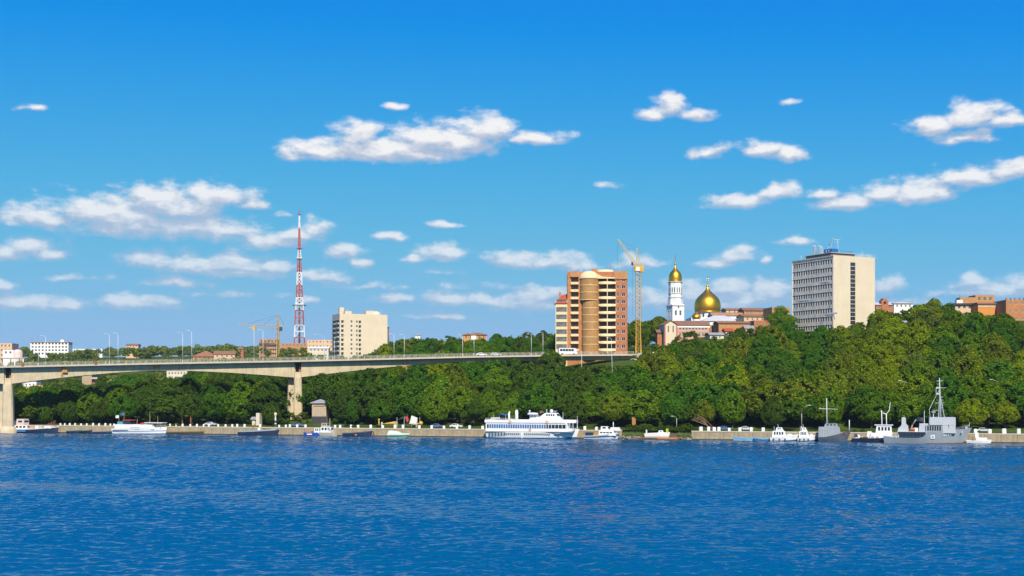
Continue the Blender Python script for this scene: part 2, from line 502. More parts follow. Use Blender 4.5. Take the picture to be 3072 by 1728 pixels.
WPH = gw.uniform(0, 2 * pi, NW)
WAM = 0.0082 * WL ** 0.92
def wave_rows(d0, d1, ky, kx, half):
    rows_, D = [], d0
    while D < d1:
        rows_.append(D); D *= 1 + ky
    rows_.append(d1)
    u = np.linspace(-1, 1, kx)
    Y = np.repeat(np.array(rows_)[:, None], len(u), 1); X = (Y * half + 85.0) * u[None]
    Z = np.zeros_like(X)
    gust = np.zeros_like(X)
    for lam, th, ph in ((60, .4, 1.0), (37, -.5, 2.2), (95, 1.3, .3), (23, .1, 4.0)):
        gust += np.sin(2 * pi / lam * (X * .45 * cos(th) + Y * 1.0) + ph + 1.3 * np.sin(X / 41 + ph))
    gust = 1.0 + .18 * gust
    for i in range(NW):
        res = np.clip(WL[i] / (2.6 * Y * ky) - .55, 0, 1)      # leave out what this spacing cannot carry
        kxv, kyv = 2 * pi / WL[i] * cos(WTH[i]), 2 * pi / WL[i] * sin(WTH[i])
        ph = kxv * X + kyv * Y + WPH[i]
        ph = ph + .6 * np.sin(ph * .13 + X * .11)
        s_ = np.sin(ph)
        Z += WAM[i] * res * (s_ + .25 * np.cos(2 * ph))
    Z *= gust
    n_, m_ = Y.shape
    V = np.stack([X, Y, Z], 2).reshape(-1, 3)
    idx = np.arange(n_ * m_).reshape(n_, m_)
    Fq = np.stack([idx[:-1, :-1], idx[:-1, 1:], idx[1:, 1:], idx[1:, :-1]], 2).reshape(-1, 4)
    return V, Fq
V, Fq = wave_rows(48.0, 478.0, 0.0019, 660, 0.45)
me = bpy.data.meshes.new('river_water')
me.vertices.add(len(V)); me.vertices.foreach_set('co', V.astype(np.float32).ravel())
nf = len(Fq)
me.loops.add(4 * nf); me.loops.foreach_set('vertex_index', Fq.astype(np.int32).ravel())
me.polygons.add(nf); me.polygons.foreach_set('loop_start', np.arange(0, 4 * nf, 4, dtype=np.int32)); me.polygons.foreach_set('loop_total', np.full(nf, 4, dtype=np.int32))
me.update(calc_edges=True); me.polygons.foreach_set('use_smooth', np.ones(nf, dtype=bool)); me.materials.append(WATER)
o = link('river_water', me); o['kind'] = 'structure'
mb = MB()
mb.add([(-1600, -700, -.3), (1600, -700, -.3), (1600, 900, -.3), (-1600, 900, -.3)], [(0, 1, 2, 3)])
structure('river_expanse', mb, WATER)

# ------------------------------------------------------------------ quay wall of stone panels, capped, with gap where the bank is natural
quay_joint = mat('quay_core', (0.10, 0.08, 0.055), 0.95, 0.2, 0.5)
panel_cache = {}
def quay_wall(px0, px1, label):
    p0 = quay_pt(px0, 0, 0); p1 = quay_pt(px1, 0, 0)
    L = hypot(p1[0] - p0[0], p1[1] - p0[1])
    root = thing('quay_wall', label, 'wall', p0, QANG)
    MB().box(0, L, 0.25, 1.25, -1.5, 2.60).build('core', quay_joint, root)
    MB().box(0, L, -.055, .2, -1.5, .34).build('tide_line', mat('algae', (.045, .045, .025), .7, .4, .7), root)
    npan = max(1, round(L / 4.6)); w = L / npan
    key = round(w, 3)
    if key not in panel_cache:
        m1 = MB().box(0.03, w - 0.03, 0.0, 0.35, -1.5, 2.52).mesh('stone_panel', STONE)
        m2 = MB().box(0.02, w - 0.02, -0.10, 1.28, 2.55, 2.92).mesh('coping_stone', CONCRETE_LIGHT)
        panel_cache[key] = (m1, m2)
    rnd = random.Random(px0)
    for i in range(npan):
        link('stone_panel', panel_cache[key][0], root, (i * w, rnd.uniform(-0.03, 0.04), rnd.uniform(-0.03, 0.0)))
        link('coping_stone', panel_cache[key][1], root, (i * w, 0, 0))
    return root
quay_wall(-420, 1866, 'long stained stone quay wall running left from the blue and white launch')
quay_wall(2074, 3500, 'stained stone quay wall on the right behind the grey ships')

# white mooring blocks standing on the coping
BLOCKS = [178,191,206,222,240,257,276,294,313,328,339,507,526,545,568,588,608,624,652,674,694,709,731,778,835,855,867,889,914,
          1003,1018,1051,1072,1110,1146,1183,1207,1256,1293,1330,1369,1407,1446,1753,1788,2102,2125,2142,2156,2187,2219,2253,2289,
          2927,2970,3013,3057]
def block_mesh(seed):
    r = random.Random(seed); mb = MB()
    w, d, h, c = 0.62 * r.uniform(.9, 1.1), 0.45, 1.45 * r.uniform(.92, 1.08), 0.16
    lay = [(1.0, 0), (1.0, h - c * 1.6), (0.93, h - c * 0.6), (0.72, h)]
    vs = []
    for k, z in lay:
        for (sx_, sy_) in ((-1,-.6),(-.7,-1),(.7,-1),(1,-.6),(1,.6),(.7,1),(-.7,1),(-1,.6)):
            vs.append((sx_ * w * k, sy_ * d * k, z))
    fs = [(j * 8 + i, j * 8 + (i + 1) % 8, (j + 1) * 8 + (i + 1) % 8, (j + 1) * 8 + i) for j in range(3) for i in range(8)]
    fs.append(tuple(range(24, 32)))
    mb.add(vs, fs)
    return mb.mesh('mooring_block', WHITE_BLOCK)
WHITE_BLOCK = mat('whitewashed_concrete', (0.82, 0.80, 0.76), 0.8, 0.10, 2.0, streak=0.12, dirt=(0.5, 0.45, 0.38))
block_meshes = [block_mesh(i) for i in range(5)]
ORD = ['first', 'second', 'third', 'fourth', 'fifth', 'sixth', 'seventh', 'eighth', 'ninth', 'tenth', 'eleventh', 'twelfth', 'thirteenth',
       'fourteenth', 'fifteenth', 'sixteenth', 'seventeenth', 'eighteenth', 'nineteenth', 'twentieth']
def ordinal(i):
    if i < 20: return ORD[i]
    tens = {2: 'twenty', 3: 'thirty', 4: 'forty', 5: 'fifty', 6: 'sixty'}[(i + 1) // 10]
    k = (i + 1) % 10
    return tens + ('-' + ORD[k - 1] if k else 'th')
SECT = [(0, 345, 'between work boat and motor yacht'), (345, 716, 'between motor yacht and dark blue boat'), (716, 930, 'around the middle bridge pier'),
        (930, 1235, 'between the bridge pier and the green speedboat'), (1235, 1460, 'between green speedboat and passenger ship'),
        (1460, 1900, 'right of passenger ship'), (1900, 2310, 'left of the white cruisers'), (2310, 3100, 'right of the grey naval ship')]
cnt = {}
for i, px in enumerate(BLOCKS):
    p = quay_pt(px, 0.7, 2.9)
    o = link('mooring_block', block_meshes[i % 5], None, p, QANG + random.uniform(-.08, .08))
    bs = lerp(0.56, 0.95, px / 3072) * random.uniform(.85, 1.08); o.scale = (bs * (.85 if px < 900 else .95), bs, bs)
    sec = next(s for s in SECT if s[0] <= px < s[1])
    cnt[sec] = cnt.get(sec, 0) + 1
    tag(o, 'white quay block ' + sec[2] + ', ' + ordinal(cnt[sec] - 1) + ' from left', 'mooring block', 'white mooring blocks along the quay')

# natural bank in the gap of the quay: sloping earth, boulders, reeds
mb = MB()
cols = 16
vs = []
for i in range(cols + 1):
    px = lerp(1862, 2078, i / cols)
    for inl, z in ((-2.6, -0.6), (-1.4, 0.25), (-0.2, 0.9), (1.2, 1.9), (3.0, 3.0)):
        p = quay_pt(px, inl + random.uniform(-.25, .25), z + random.uniform(-.12, .12)); vs.append(p)
mb.add(vs, [(i * 5 + j, (i + 1) * 5 + j, (i + 1) * 5 + j + 1, i * 5 + j + 1) for i in range(cols) for j in range(4)], 0, True)
structure('river_bank', mb, mat('bank_earth', (0.10, 0.075, 0.045), 0.95, 0.3, 0.5, bump=0.4))
mb = MB()
rnd = random.Random(5)
for k in range(46):
    px = rnd.uniform(1868, 1925) if k < 30 else rnd.uniform(2040, 2074)
    c = quay_pt(px, rnd.uniform(-2.4, 0.3), 0); r = rnd.uniform(0.25, 0.65)
    z = rnd.uniform(0.0, 0.8)
    prof = [(0.02, -r), (r * .8, -r * .5), (r, 0), (r * .75, r * .45), (0.02, r * .7)]
    o0 = len(mb.v)
    mb.lathe(prof, 7, (c[0], c[1], z), 0, smooth=False)
    for q in range(o0, len(mb.v)):
        v = mb.v[q]; j = rnd.uniform(-.12, .12)
        mb.v[q] = (v[0] + j, v[1] + rnd.uniform(-.12, .12), v[2] + rnd.uniform(-.08, .08))
o = mb.build('bank_boulders', mat('boulder', (0.34, 0.27, 0.17), 0.95, 0.3, 1.0, bump=0.3)); o['kind'] = 'stuff'
o['label'] = 'tumbled boulders at the foot of the natural bank'; o['category'] = 'rocks'
# ------------------------------------------------------------------ bridge
BP1 = Vector((wx(18, 450), 450.0)); BP2 = Vector((wx(893, 465), 465.0))
BDIR = BP2 - BP1; BSPAN = BDIR.length; BU = BDIR / BSPAN; BN = Vector((-BU.y, BU.x))
BANG = atan2(BU.y, BU.x)
DECK_W = 13.0
DECKZ = [(-2.2, 21.2), (-1, 25.25), (-0.5, 26.65), (0, 27.8), (0.634, 29.75), (1.0, 30.5), (1.3, 30.9), (1.6, 31.1)]
def deck_z(k):
    return (table(DECKZ, k - .06) + table(DECKZ, k) + table(DECKZ, k + .06)) / 3
def gird_depth(k):
    if k > 0.62: return 2.1
    if k > 0: return 2.1 + 4.6 * (1 - k / 0.62) ** 1.6
    u = abs(((k + 0.5) % 1.0) - 0.5)            # distance to nearest pier in spans
    return 2.9 + 3.9 * (1 - 2 * u) ** 1.6
def bp(k, nn, z):                                # bridge local coordinates: x along from the middle pier, y across
    return (k * BSPAN, nn, z)
def bridge_world(k, nn):
    p = BP2 + BDIR * k + BN * nn
    return p
def bridge_k(px):                                # parameter where a bearing crosses the near edge
    r = (px - CX) / F
    return (r * BP2.y - BP2.x) / (BDIR.x - r * BDIR.y)

bridge = thing('road_bridge', 'long concrete girder road bridge sweeping from the river to the wooded bank', 'bridge', (BP2.x, BP2.y, 0), BANG)
KS = -2.15; KE = 1.245
# deck slab with edge fascia
mb = MB(); N = 150
vs = []
for i in range(N + 1):
    k = lerp(KS, KE, i / N); z = deck_z(k)
    vs += [bp(k, 0, z - 0.62), bp(k, 0, z), bp(k, DECK_W, z), bp(k, DECK_W, z - 0.62)]
fs = []
for i in range(N):
    a, b2 = i * 4, (i + 1) * 4
    fs += [(a, b2, b2 + 1, a + 1), (a + 1, b2 + 1, b2 + 2, a + 2), (a + 2, b2 + 2, b2 + 3, a + 3), (a + 3, b2 + 3, b2, a)]
fs += [(0, 1, 2, 3), (N * 4 + 3, N * 4 + 2, N * 4 + 1, N * 4)]
mb.add(vs, fs)
mb.build('deck_slab', CONCRETE_LIGHT, bridge)
mb = MB(); vs = []
for i in range(N + 1):
    k = lerp(KS, KE, i / N); z = deck_z(k) + 0.012
    vs += [bp(k, 1.6, z), bp(k, DECK_W - 1.6, z)]
mb.add(vs, [(i * 2, (i + 1) * 2, (i + 1) * 2 + 1, i * 2 + 1) for i in range(N)])
mb.build('carriageway', ASPHALT, bridge)
# girder segments, open joints between them, a bearing niche over each pier
seg = 4.0
x = KS * BSPAN
OVER = 2.15
niches = [-2 * BSPAN, -BSPAN, 0.0]
bounds = []
while x < KE * BSPAN - 0.5:
    bounds.append(x); x += seg
bounds.append(KE * BSPAN)
for a, b2 in zip(bounds, bounds[1:]):
    parts = [(a, b2)]
    for c in niches:
        q = []
        for (s0, s1) in parts:
            if s1 <= c - 1.25 or s0 >= c + 1.25: q.append((s0, s1))
            else:
                if s0 < c - 1.25: q.append((s0, c - 1.25))
                if s1 > c + 1.25: q.append((c + 1.25, s1))
        parts = q
    for s0, s1 in parts:
        if s1 - s0 < 0.3: continue
        mb = MB(); s0g, s1g = s0 + .02, s1 - .02
        vs = []
        for xx in (s0g, s1g):
            k = xx / BSPAN; z = deck_z(k); zt, zb = z - 0.60, z - gird_depth(k)
            vs += [(xx, OVER, zt), (xx, OVER + 0.35, zb), (xx, DECK_W - OVER - 0.35, zb), (xx, DECK_W - OVER, zt)]
        mb.add(vs, [(0, 4, 5, 1)[::-1], (1, 5, 6, 2)[::-1], (2, 6, 7, 3)[::-1], (3, 7, 4, 0)[::-1], (0, 1, 2, 3)[::-1], (4, 5, 6, 7)])
        mb.build('girder_segment', CONCRETE, bridge)
# railings on both edges
def railing(nn):
    mb = MB(); step = 2.5; x = KS * BSPAN; last = None
    while x < KE * BSPAN:
        z = deck_z(x / BSPAN)
        mb.box(x - .05, x + .05, nn - .05, nn + .05, z, z + 1.18)
        if last:
            x0, z0 = last
            for h, r in ((1.18, .05), (0.66, .025), (0.18, .03)):
                mb.tube((x0, nn, z0 + h), (x, nn, z + h), r, n=4, cap=False)
            for j in range(1, 9):
                xx = lerp(x0, x, j / 9); zz = lerp(z0, z, j / 9)
                mb.tube((xx, nn, zz + .18), (xx, nn, zz + 1.15), .013, n=3, cap=False)
        last = (x, z); x += step
    mb.build('railing', mat('railing_paint', (0.56, 0.50, 0.41), 0.6, 0.15, 0.5), bridge)
railing(0.18); railing(DECK_W - 0.18)
# piers
def pier(k, base, wide=3.4):
    x = k * BSPAN; zt = deck_z(k) - gird_depth(k)
    for (dx, yy, top, nm) in ((0.0, OVER + 0.9, zt + 2.3, 0), (-2.5, OVER + 5.2, zt - 0.02, 1)):
        mb = MB(); w = wide / 2; d = 1.5
        lay = [(1.0, base), (1.0, base + (zt - base) * .45), (0.86, zt - 0.3), (0.86, zt - 0.01)]
        out = [(-1, -.65), (-.75, -1), (.75, -1), (1, -.65), (1, .65), (.75, 1), (-.75, 1), (-1, .65)]
        vs = [(x + dx + sx_ * w * s_, yy + sy_ * d, z) for s_, z in lay for sx_, sy_ in out]
        fs = [(j * 8 + i, j * 8 + (i + 1) % 8, (j + 1) * 8 + (i + 1) % 8, (j + 1) * 8 + i) for j in range(3) for i in range(8)]
        fs.append(tuple(range(24, 32)))
        mb.add(vs, fs)
        if nm == 0:                   # splayed lower buttress on the left flank
            zc = lerp(base, zt, .52)
            mb.add([(x - 2.9, yy - .7, base), (x - 1.0, yy - .7, base), (x - 1.0, yy + 4.5, base), (x - 2.9, yy + 4.5, base), (x - 2.9, yy - .7, zc + 0.6), (x - 1.0, yy - .7, zc + 4.2), (x - 1.0, yy + 4.5, zc + 4.2), (x - 2.9, yy + 4.5, zc + 0.6)],
                   [(0, 1, 5, 4), (1, 2, 6, 5), (2, 3, 7, 6), (3, 0, 4, 7), (4, 5, 6, 7)])
        if nm == 0 and k <= 0:        # the stub that carries the bearing inside the niche
            mb.box(x - 1.15, x + 1.15, OVER + 0.42, OVER + 2.2, zt + 0.0, top)
        mb.build('pier_column', CONCRETE, bridge)
    if k <= 0:
        z = deck_z(k)
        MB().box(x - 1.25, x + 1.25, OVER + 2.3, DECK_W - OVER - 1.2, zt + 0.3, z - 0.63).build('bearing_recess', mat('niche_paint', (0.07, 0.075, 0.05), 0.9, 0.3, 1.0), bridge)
        MB().box(x + 0.35, x + 1.22, OVER + 1.0, OVER + 1.5, top_of(zt), z - 1.9).build('bearing_plate', RUST, bridge)
        MB().box(x - 1.2, x - 0.95, OVER + 0.8, OVER + 1.2, top_of(zt), z - 1.7).build('drain_post', CONCRETE_LIGHT, bridge)
    if k < -0.5:
        m = MB()
        m.lathe([(3.2, -1.5), (3.2, 1.2), (2.7, 1.9), (2.2, 2.6)], 14, (x, OVER + 0.9, 0))
        m.build('pier_footing', CONCRETE, bridge)
def top_of(zt): return zt + 2.302
pier(0.0, 2.8); pier(-1.0, -1.0, 3.9); pier(-2.0, -1.0, 3.9); pier(0.62, 9.0, 2.6); pier(0.905, 17.0, 2.6)
# inspection boxes and rusty patches hung on the girder
for k in (bridge_k(192), bridge_k(470)):
    z = deck_z(k); x = k * BSPAN
    m = MB().box(x - .9, x + .9, OVER - .75, OVER - .02, z - gird_depth(k) * .62, z - gird_depth(k) * .34)
    m.box(x - 1.5, x - 1.0, OVER - .16, OVER + .02, z - gird_depth(k) * .86, z - .7)
    m.build('inspection_cradle', mat('cradle_orange', (0.50, 0.24, 0.05), 0.7, 0.25, 1.5), bridge)
k = bridge_k(1215); z = deck_z(k) - gird_depth(k); x = k * BSPAN
m = MB().box(x - .9, x - .5, OVER + .4, OVER + 1.0, z - 1.9, z).box(x + .5, x + .9, OVER + .4, OVER + 1.0, z - 1.5, z).box(x - .9, x + .9, OVER + .4, OVER + 1.0, z - .6, z - .01)
m.build('drain_bracket', mat('cradle_orange', (0, 0, 0)), bridge)
for k in (bridge_k(68), bridge_k(288)):
    z = deck_z(k); x = k * BSPAN
    MB().box(x - .45, x + .45, -0.28, -0.02, z - .1, z + 1.3).build('rusty_cabinet', RUST, bridge)
# abutment: splayed wing wall where the deck meets the bank
p0 = KE * BSPAN
zA = deck_z(KE)
mb = MB()
mb.profile([(p0 - 2, zA - 2.3), (p0 + 15, zA - 2.4), (p0 + 15, zA + 0.9), (p0 + 4.5, zA + 0.9), (p0 + 1.0, zA - 0.70)], 0.35, DECK_W - 0.3)
mb.build('abutment', CONCRETE_LIGHT, bridge)
MB().box(p0 - 9, p0 + 16, OVER + .6, DECK_W - 1, 15, zA - 2.42).build('abutment_footing', CONCRETE, bridge)
road = MB()
pts = [bridge_world(k, n_) for k, n_ in ((KE + .12, 2), (KE + .12, 11), (KE + .8, 30), (KE + .8, 21))]
road.add([(p.x, p.y, z) for p, z in zip(pts, (zA + .4, zA + .4, ground_at(pts[2].x, pts[2].y) + .3, ground_at(pts[3].x, pts[3].y) + .3))], [(0, 1, 2, 3)])
structure('approach_road', road, ASPHALT)

# lamp posts
LAMP_STEEL = mat('lamp_post_paint', (0.66, 0.63, 0.57), 0.5, 0.08, 1.0)
LAMP_HEAD = mat('lamp_head', (0.70, 0.68, 0.62), 0.4, 0.05, 1.0)
lamp_cache = {}
def lamp_post(loc, h, label, kind='single', rz=0.0, group=None, lean=0.0):
    root = thing('street_lamp', label, 'street lamp', loc, rz, group)
    key = (round(h * 2) / 2, kind)
    if key not in lamp_cache:
        hh = key[0]
        pole = MB().tube((0, 0, 0), (0, 0, 1.2), .16, .14, 8).tube((0, 0, 1.2), (0, 0, hh), .12, .065, 8).mesh('pole', LAMP_STEEL)
        arms = []; heads = []
        if kind in ('single', 'arch'):
            reach = 1.1 if kind == 'single' else 3.4
            rise = .55 if kind == 'single' else 1.9
            pts = [(reach * (1 - cos(a)) * -1, 0, hh + rise * sin(a)) for a in [i * pi / 2 / 5 for i in range(6)]]
            arms.append(pts); e = pts[-1]; heads.append((e, -1))
        else:
            for sgn in (-1, 1):
                pts = [(sgn * 2.2 * (i / 5), 0, hh + .9 * (i / 5) ** .7) for i in range(6)]
                arms.append(pts); heads.append((pts[-1], sgn))
        am = MB()
        for a in arms: am.path(a, [.065] + [.055] * 5, 6)
        hms = []
        for e, sgn in heads:
            hm = MB()
            hm.lathe([(.02, -.55), (.16, -.4), (.20, 0), (.14, .45), (.02, .6)], 8)
            hm.v = [(e[0] + sgn * (z + .3), y, e[2] + x * .55 + .02) for x, y, z in hm.v]
            hms.append(hm.mesh('lamp_head', LAMP_HEAD))
        lamp_cache[key] = (pole, am.mesh('arm', LAMP_STEEL), hms)
    pole, arm, hms = lamp_cache[key]
    link('pole', pole, root); link('arm', arm, root)
    for hm in hms: link('lamp_head', hm, root)
    if lean: root.rotation_euler = (0, lean, rz)
    return root
BL = [(115, 1, 1040, 'behind the left end'), (137, 0, 1008, ''), (328, 1, 1000, ''), (354, 0, 1000, ''), (548, 1, 996, ''), (575, 0, 994, ''),
      (762, 1, 985, ''), (789, 0, 988, ''), (973, 1, 1005, ''), (1003, 0, 1008, ''), (1182, 1, 1002, ''), (1213, 0, 1003, ''), (1388, 1, 1005, ''),
      (1422, 0, 1000, ''), (1594, 1, 1002, ''), (1629, 0, 999, '')]
nn = [0, 0]
for px, far, top, _ in BL:
    off_n = DECK_W - 0.9 if far else 0.55
    k = bridge_k(px)
    for _i in range(4):
        p = bridge_world(k, off_n); k += (px - (CX + F * p.x / p.y)) / F * p.y / BSPAN
    p = bridge_world(k, off_n); z = deck_z(k)
    nn[far] += 1
    arch = px in (973, 1003)
    lab = ('tall pale lamp post on the ' + ('far' if far else 'near') + ' side of the bridge, ' + ordinal(nn[far] - 1) + ' from left')
    if arch: lab = 'lamp post with a wide arched arm on the ' + ('far' if far else 'near') + ' bridge side'
    h = max(7.0, wz(top, p.y) - z - (1.7 if arch else 0.5))
    lamp_post((p.x, p.y, z), h, lab, 'arch' if arch else 'single', BANG + (pi if arch and not far else 0), 'lamp posts along the bridge')
# lamps on the slope in front of the bridge end and on the promenade
for px, top, D, kind, lab in ((1745, 1045, 462, 'single', 'short lamp post below the bridge before the apartment tower bay'),
                              (1838, 1012, 458, 'single', 'leaning tall lamp post in front of the apartment tower balconies'),
                              (2515, 1148, 402, 'double', 'tall twin-arm lamp post rising above trees right of grey work vessel'),
                              (2405, 1216, 386, 'double', 'twin-arm lamp post with yellow foot behind the white cruisers'),
                              (2722, 1142, 400, 'double', 'twin-arm lamp post showing above trees left of the naval ship mast'),
                              (2996, 1137, 395, 'double', 'twin-arm lamp post among trees near the right edge'),
                              (2030, 1245, 392, 'single', 'slim lamp post on the natural bank by the timber pontoon')):
    g = ground(px, D)
    lamp_post((wx(px, D), D, g - .1), wz(top, D) - g - .8, lab, kind, 0.0, 'lamp posts on the bank', lean=-0.03 if px == 1838 else 0)

# ------------------------------------------------------------------ vehicles
TYRE = mat('tyre_rubber', (0.02, 0.02, 0.02), 0.9, 0.2, 2.0)
def car(loc, rz, label, paint, kind='car', group=None):
    L, Wd, Hh = {'car': (4.4, 1.75, 1.45), 'van': (5.4, 2.0, 2.3), 'bus': (7.6, 2.4, 2.7)}[kind]
    root = thing({'car': 'passenger_car', 'van': 'delivery_van', 'bus': 'minibus'}[kind], label, {'car': 'car', 'van': 'van', 'bus': 'bus'}[kind], loc, rz, group)
    h = L / 2; w = Wd / 2
    if kind == 'car':
        low = [(-h, .35), (h, .35), (h, .62), (h * .92, .82), (h * .42, .92), (-h * .72, .95), (-h, .88)]
        top = [(-h * .78, .93), (h * .40, .90), (h * .08, Hh - .03), (-h * .05, Hh), (-h * .48, Hh - .03)]
    else:
        low = [(-h, .35), (h, .35), (h, 1.0), (h * .93, 1.25), (-h, 1.25)]
        top = [(-h, 1.25), (h * .92, 1.25), (h * .80, Hh - .1), (h * .7, Hh), (-h, Hh)]
    m = MB(); m.profile(low[::-1], -w, w); m.build('body', paint, root)
    m = MB(); m.profile(top[::-1], -w + .10, w - .10); m.build('cabin', paint, root)
    zs0, zs1 = (.98, Hh - .14) if kind == 'car' else (1.45, Hh - .35)
    xs = [(-h * .55, -h * .05), (0, h * .22)] if kind == 'car' else [(lerp(-h * .9, h * .62, i / 5) + .08, lerp(-h * .9, h * .62, (i + 1) / 5) - .05) for i in range(5)]
    for x0, x1 in xs:
        for sy in (-1, 1):
            y = sy * (w - .10)
            MB().box(x0, x1, y - .02, y + .02, zs0, zs1).build('window', GLASS, root)
    for xx in (-h * .62, h * .62):
        for sy in (-1, 1):
            m = MB().tube((xx, sy * (w - .22), .33), (xx, sy * (w + .01), .33), .33, n=12); m.build('wheel', TYRE, root)
    for sy in (-1, 1):
        MB().box(h - .06, h + .02, sy * (w - .38) - .18, sy * (w - .38) + .18, .60, .76).build('headlight', mat('headlight', (.7, .7, .68), .2, .02), root)
    return root
SILVER = mat('silver_car_paint', (0.55, 0.56, 0.58), 0.3, 0.04, 1.0, spec=0.6)
WHITECAR = mat('white_car_paint', (0.78, 0.78, 0.78), 0.3, 0.03, 1.0, spec=0.6)
BLUECAR = mat('blue_car_paint', (0.10, 0.16, 0.28), 0.3, 0.05, 1.0, spec=0.6)
for px, n_, paint, kind, lab in ((1448, 4.0, WHITECAR, 'car', 'white car driving on the bridge, leftmost of the two cars'),
                                 (1491, 4.0, SILVER, 'car', 'silver car driving on the bridge behind the white car'),
                                 (1708, 3.6, WHITECAR, 'bus', 'white minibus on the bridge before the apartment tower')):
    k = bridge_k(px); p = bridge_world(k, n_)
    car((p.x, p.y, deck_z(k) + .02), BANG + atan2(deck_z(k + .01) - deck_z(k), 1) * 0, lab, paint, kind, 'vehicles on the bridge')
for px, inl, paint, lab in ((2171, 4, BLUECAR, 'dark blue car parked on the quay between two white blocks'), (2235, 4.5, SILVER, 'silver car parked on the quay left of the white cruisers'),
                            (880, 3.4, BLUECAR, 'dark car parked at the foot of the bridge pier')):
    p = quay_pt(px, inl, 2.97)
    car(p, QANG, lab, paint, 'car', 'cars parked on the quay')
for px, inl, paint, kind, lab in ((598, 8, SILVER, 'car', 'silver car under the trees right of the rusty gantry'), (1288, 8, BLUECAR, 'car', 'dark car under the trees right of the yellow buoy'),
                                  (1345, 8.5, WHITECAR, 'car', 'white car under the trees left of the passenger ship'), (2960, 8, SILVER, 'car', 'silver car on the quay near the right edge')):
    car(quay_pt(px, inl, 2.97), QANG, lab, paint, kind, 'cars parked on the quay')
# ------------------------------------------------------------------ buildings
FOOT = []                                  # footprints kept clear of trees: x, y, radius
win_cache = {}
def window_mesh(w, h, style='cross', glass=None, frame=None):
    key = (round(w, 2), round(h, 2), style, (glass or GLASS).name, (frame or FRAME).name)
    if key in win_cache: return win_cache[key]
    m = MB(); d = 0.20; b = min(0.10, w * .12)
    m.add([(0, d, 0), (w, d, 0), (w, d, h), (0, d, h)], [(0, 1, 2, 3)], 0)
    m.box(0, w, d - .07, d - .004, 0, b, 1).box(0, w, d - .07, d - .004, h - b, h, 1)
    m.box(0, b, d - .07, d - .004, b, h - b, 1).box(w - b, w, d - .07, d - .004, b, h - b, 1)
    if style in ('cross', 'mullion') and w > 0.7: m.box(w / 2 - b * .4, w / 2 + b * .4, d - .06, d - .004, b, h - b, 1)
    if style == 'cross': m.box(b, w - b, d - .055, d - .004, h * .62, h * .62 + b * .7, 1)
    if style == 'ribbon':
        for i in range(1, max(2, int(w / .8))):
            x = w * i / max(2, int(w / .8)); m.box(x - .03, x + .03, d - .06, d - .004, b, h - b, 1)
    me = m.mesh('window', [glass or GLASS, frame or FRAME])
    win_cache[key] = me
    return me

def open_wall(mb, W, z0, z1, ops, T, depth=0.24, mi=0):
    """wall sheet with real openings and reveals"""
    us = sorted({0.0, W} | {o[0] for o in ops} | {o[1] for o in ops})
    zs = sorted({z0, z1} | {o[2] for o in ops} | {o[3] for o in ops})
    us = [u for i, u in enumerate(us) if i == 0 or u - us[i - 1] > 1e-4]
    zs = [z for i, z in enumerate(zs) if i == 0 or z - zs[i - 1] > 1e-4]
    for i in range(len(us) - 1):
        uc = (us[i] + us[i + 1]) / 2
        col_ops = [o for o in ops if o[0] < uc < o[1]]
        for j in range(len(zs) - 1):
            zc = (zs[j] + zs[j + 1]) / 2
            if any(o[2] < zc < o[3] for o in col_ops): continue
            mb.add([T(us[i], 0, zs[j]), T(us[i + 1], 0, zs[j]), T(us[i + 1], 0, zs[j + 1]), T(us[i], 0, zs[j + 1])], [(0, 1, 2, 3)], mi)
    for o in ops:
        u0, u1, a, b = o[:4]; dd = o[5] if len(o) > 5 and o[5] else depth
        mb.add([T(u0, 0, a), T(u0, dd, a), T(u0, dd, b), T(u0, 0, b), T(u1, 0, a), T(u1, dd, a), T(u1, dd, b), T(u1, 0, b)],
               [(0, 1, 2, 3), (4, 7, 6, 5), (0, 4, 5, 1), (3, 2, 6, 7)], mi)

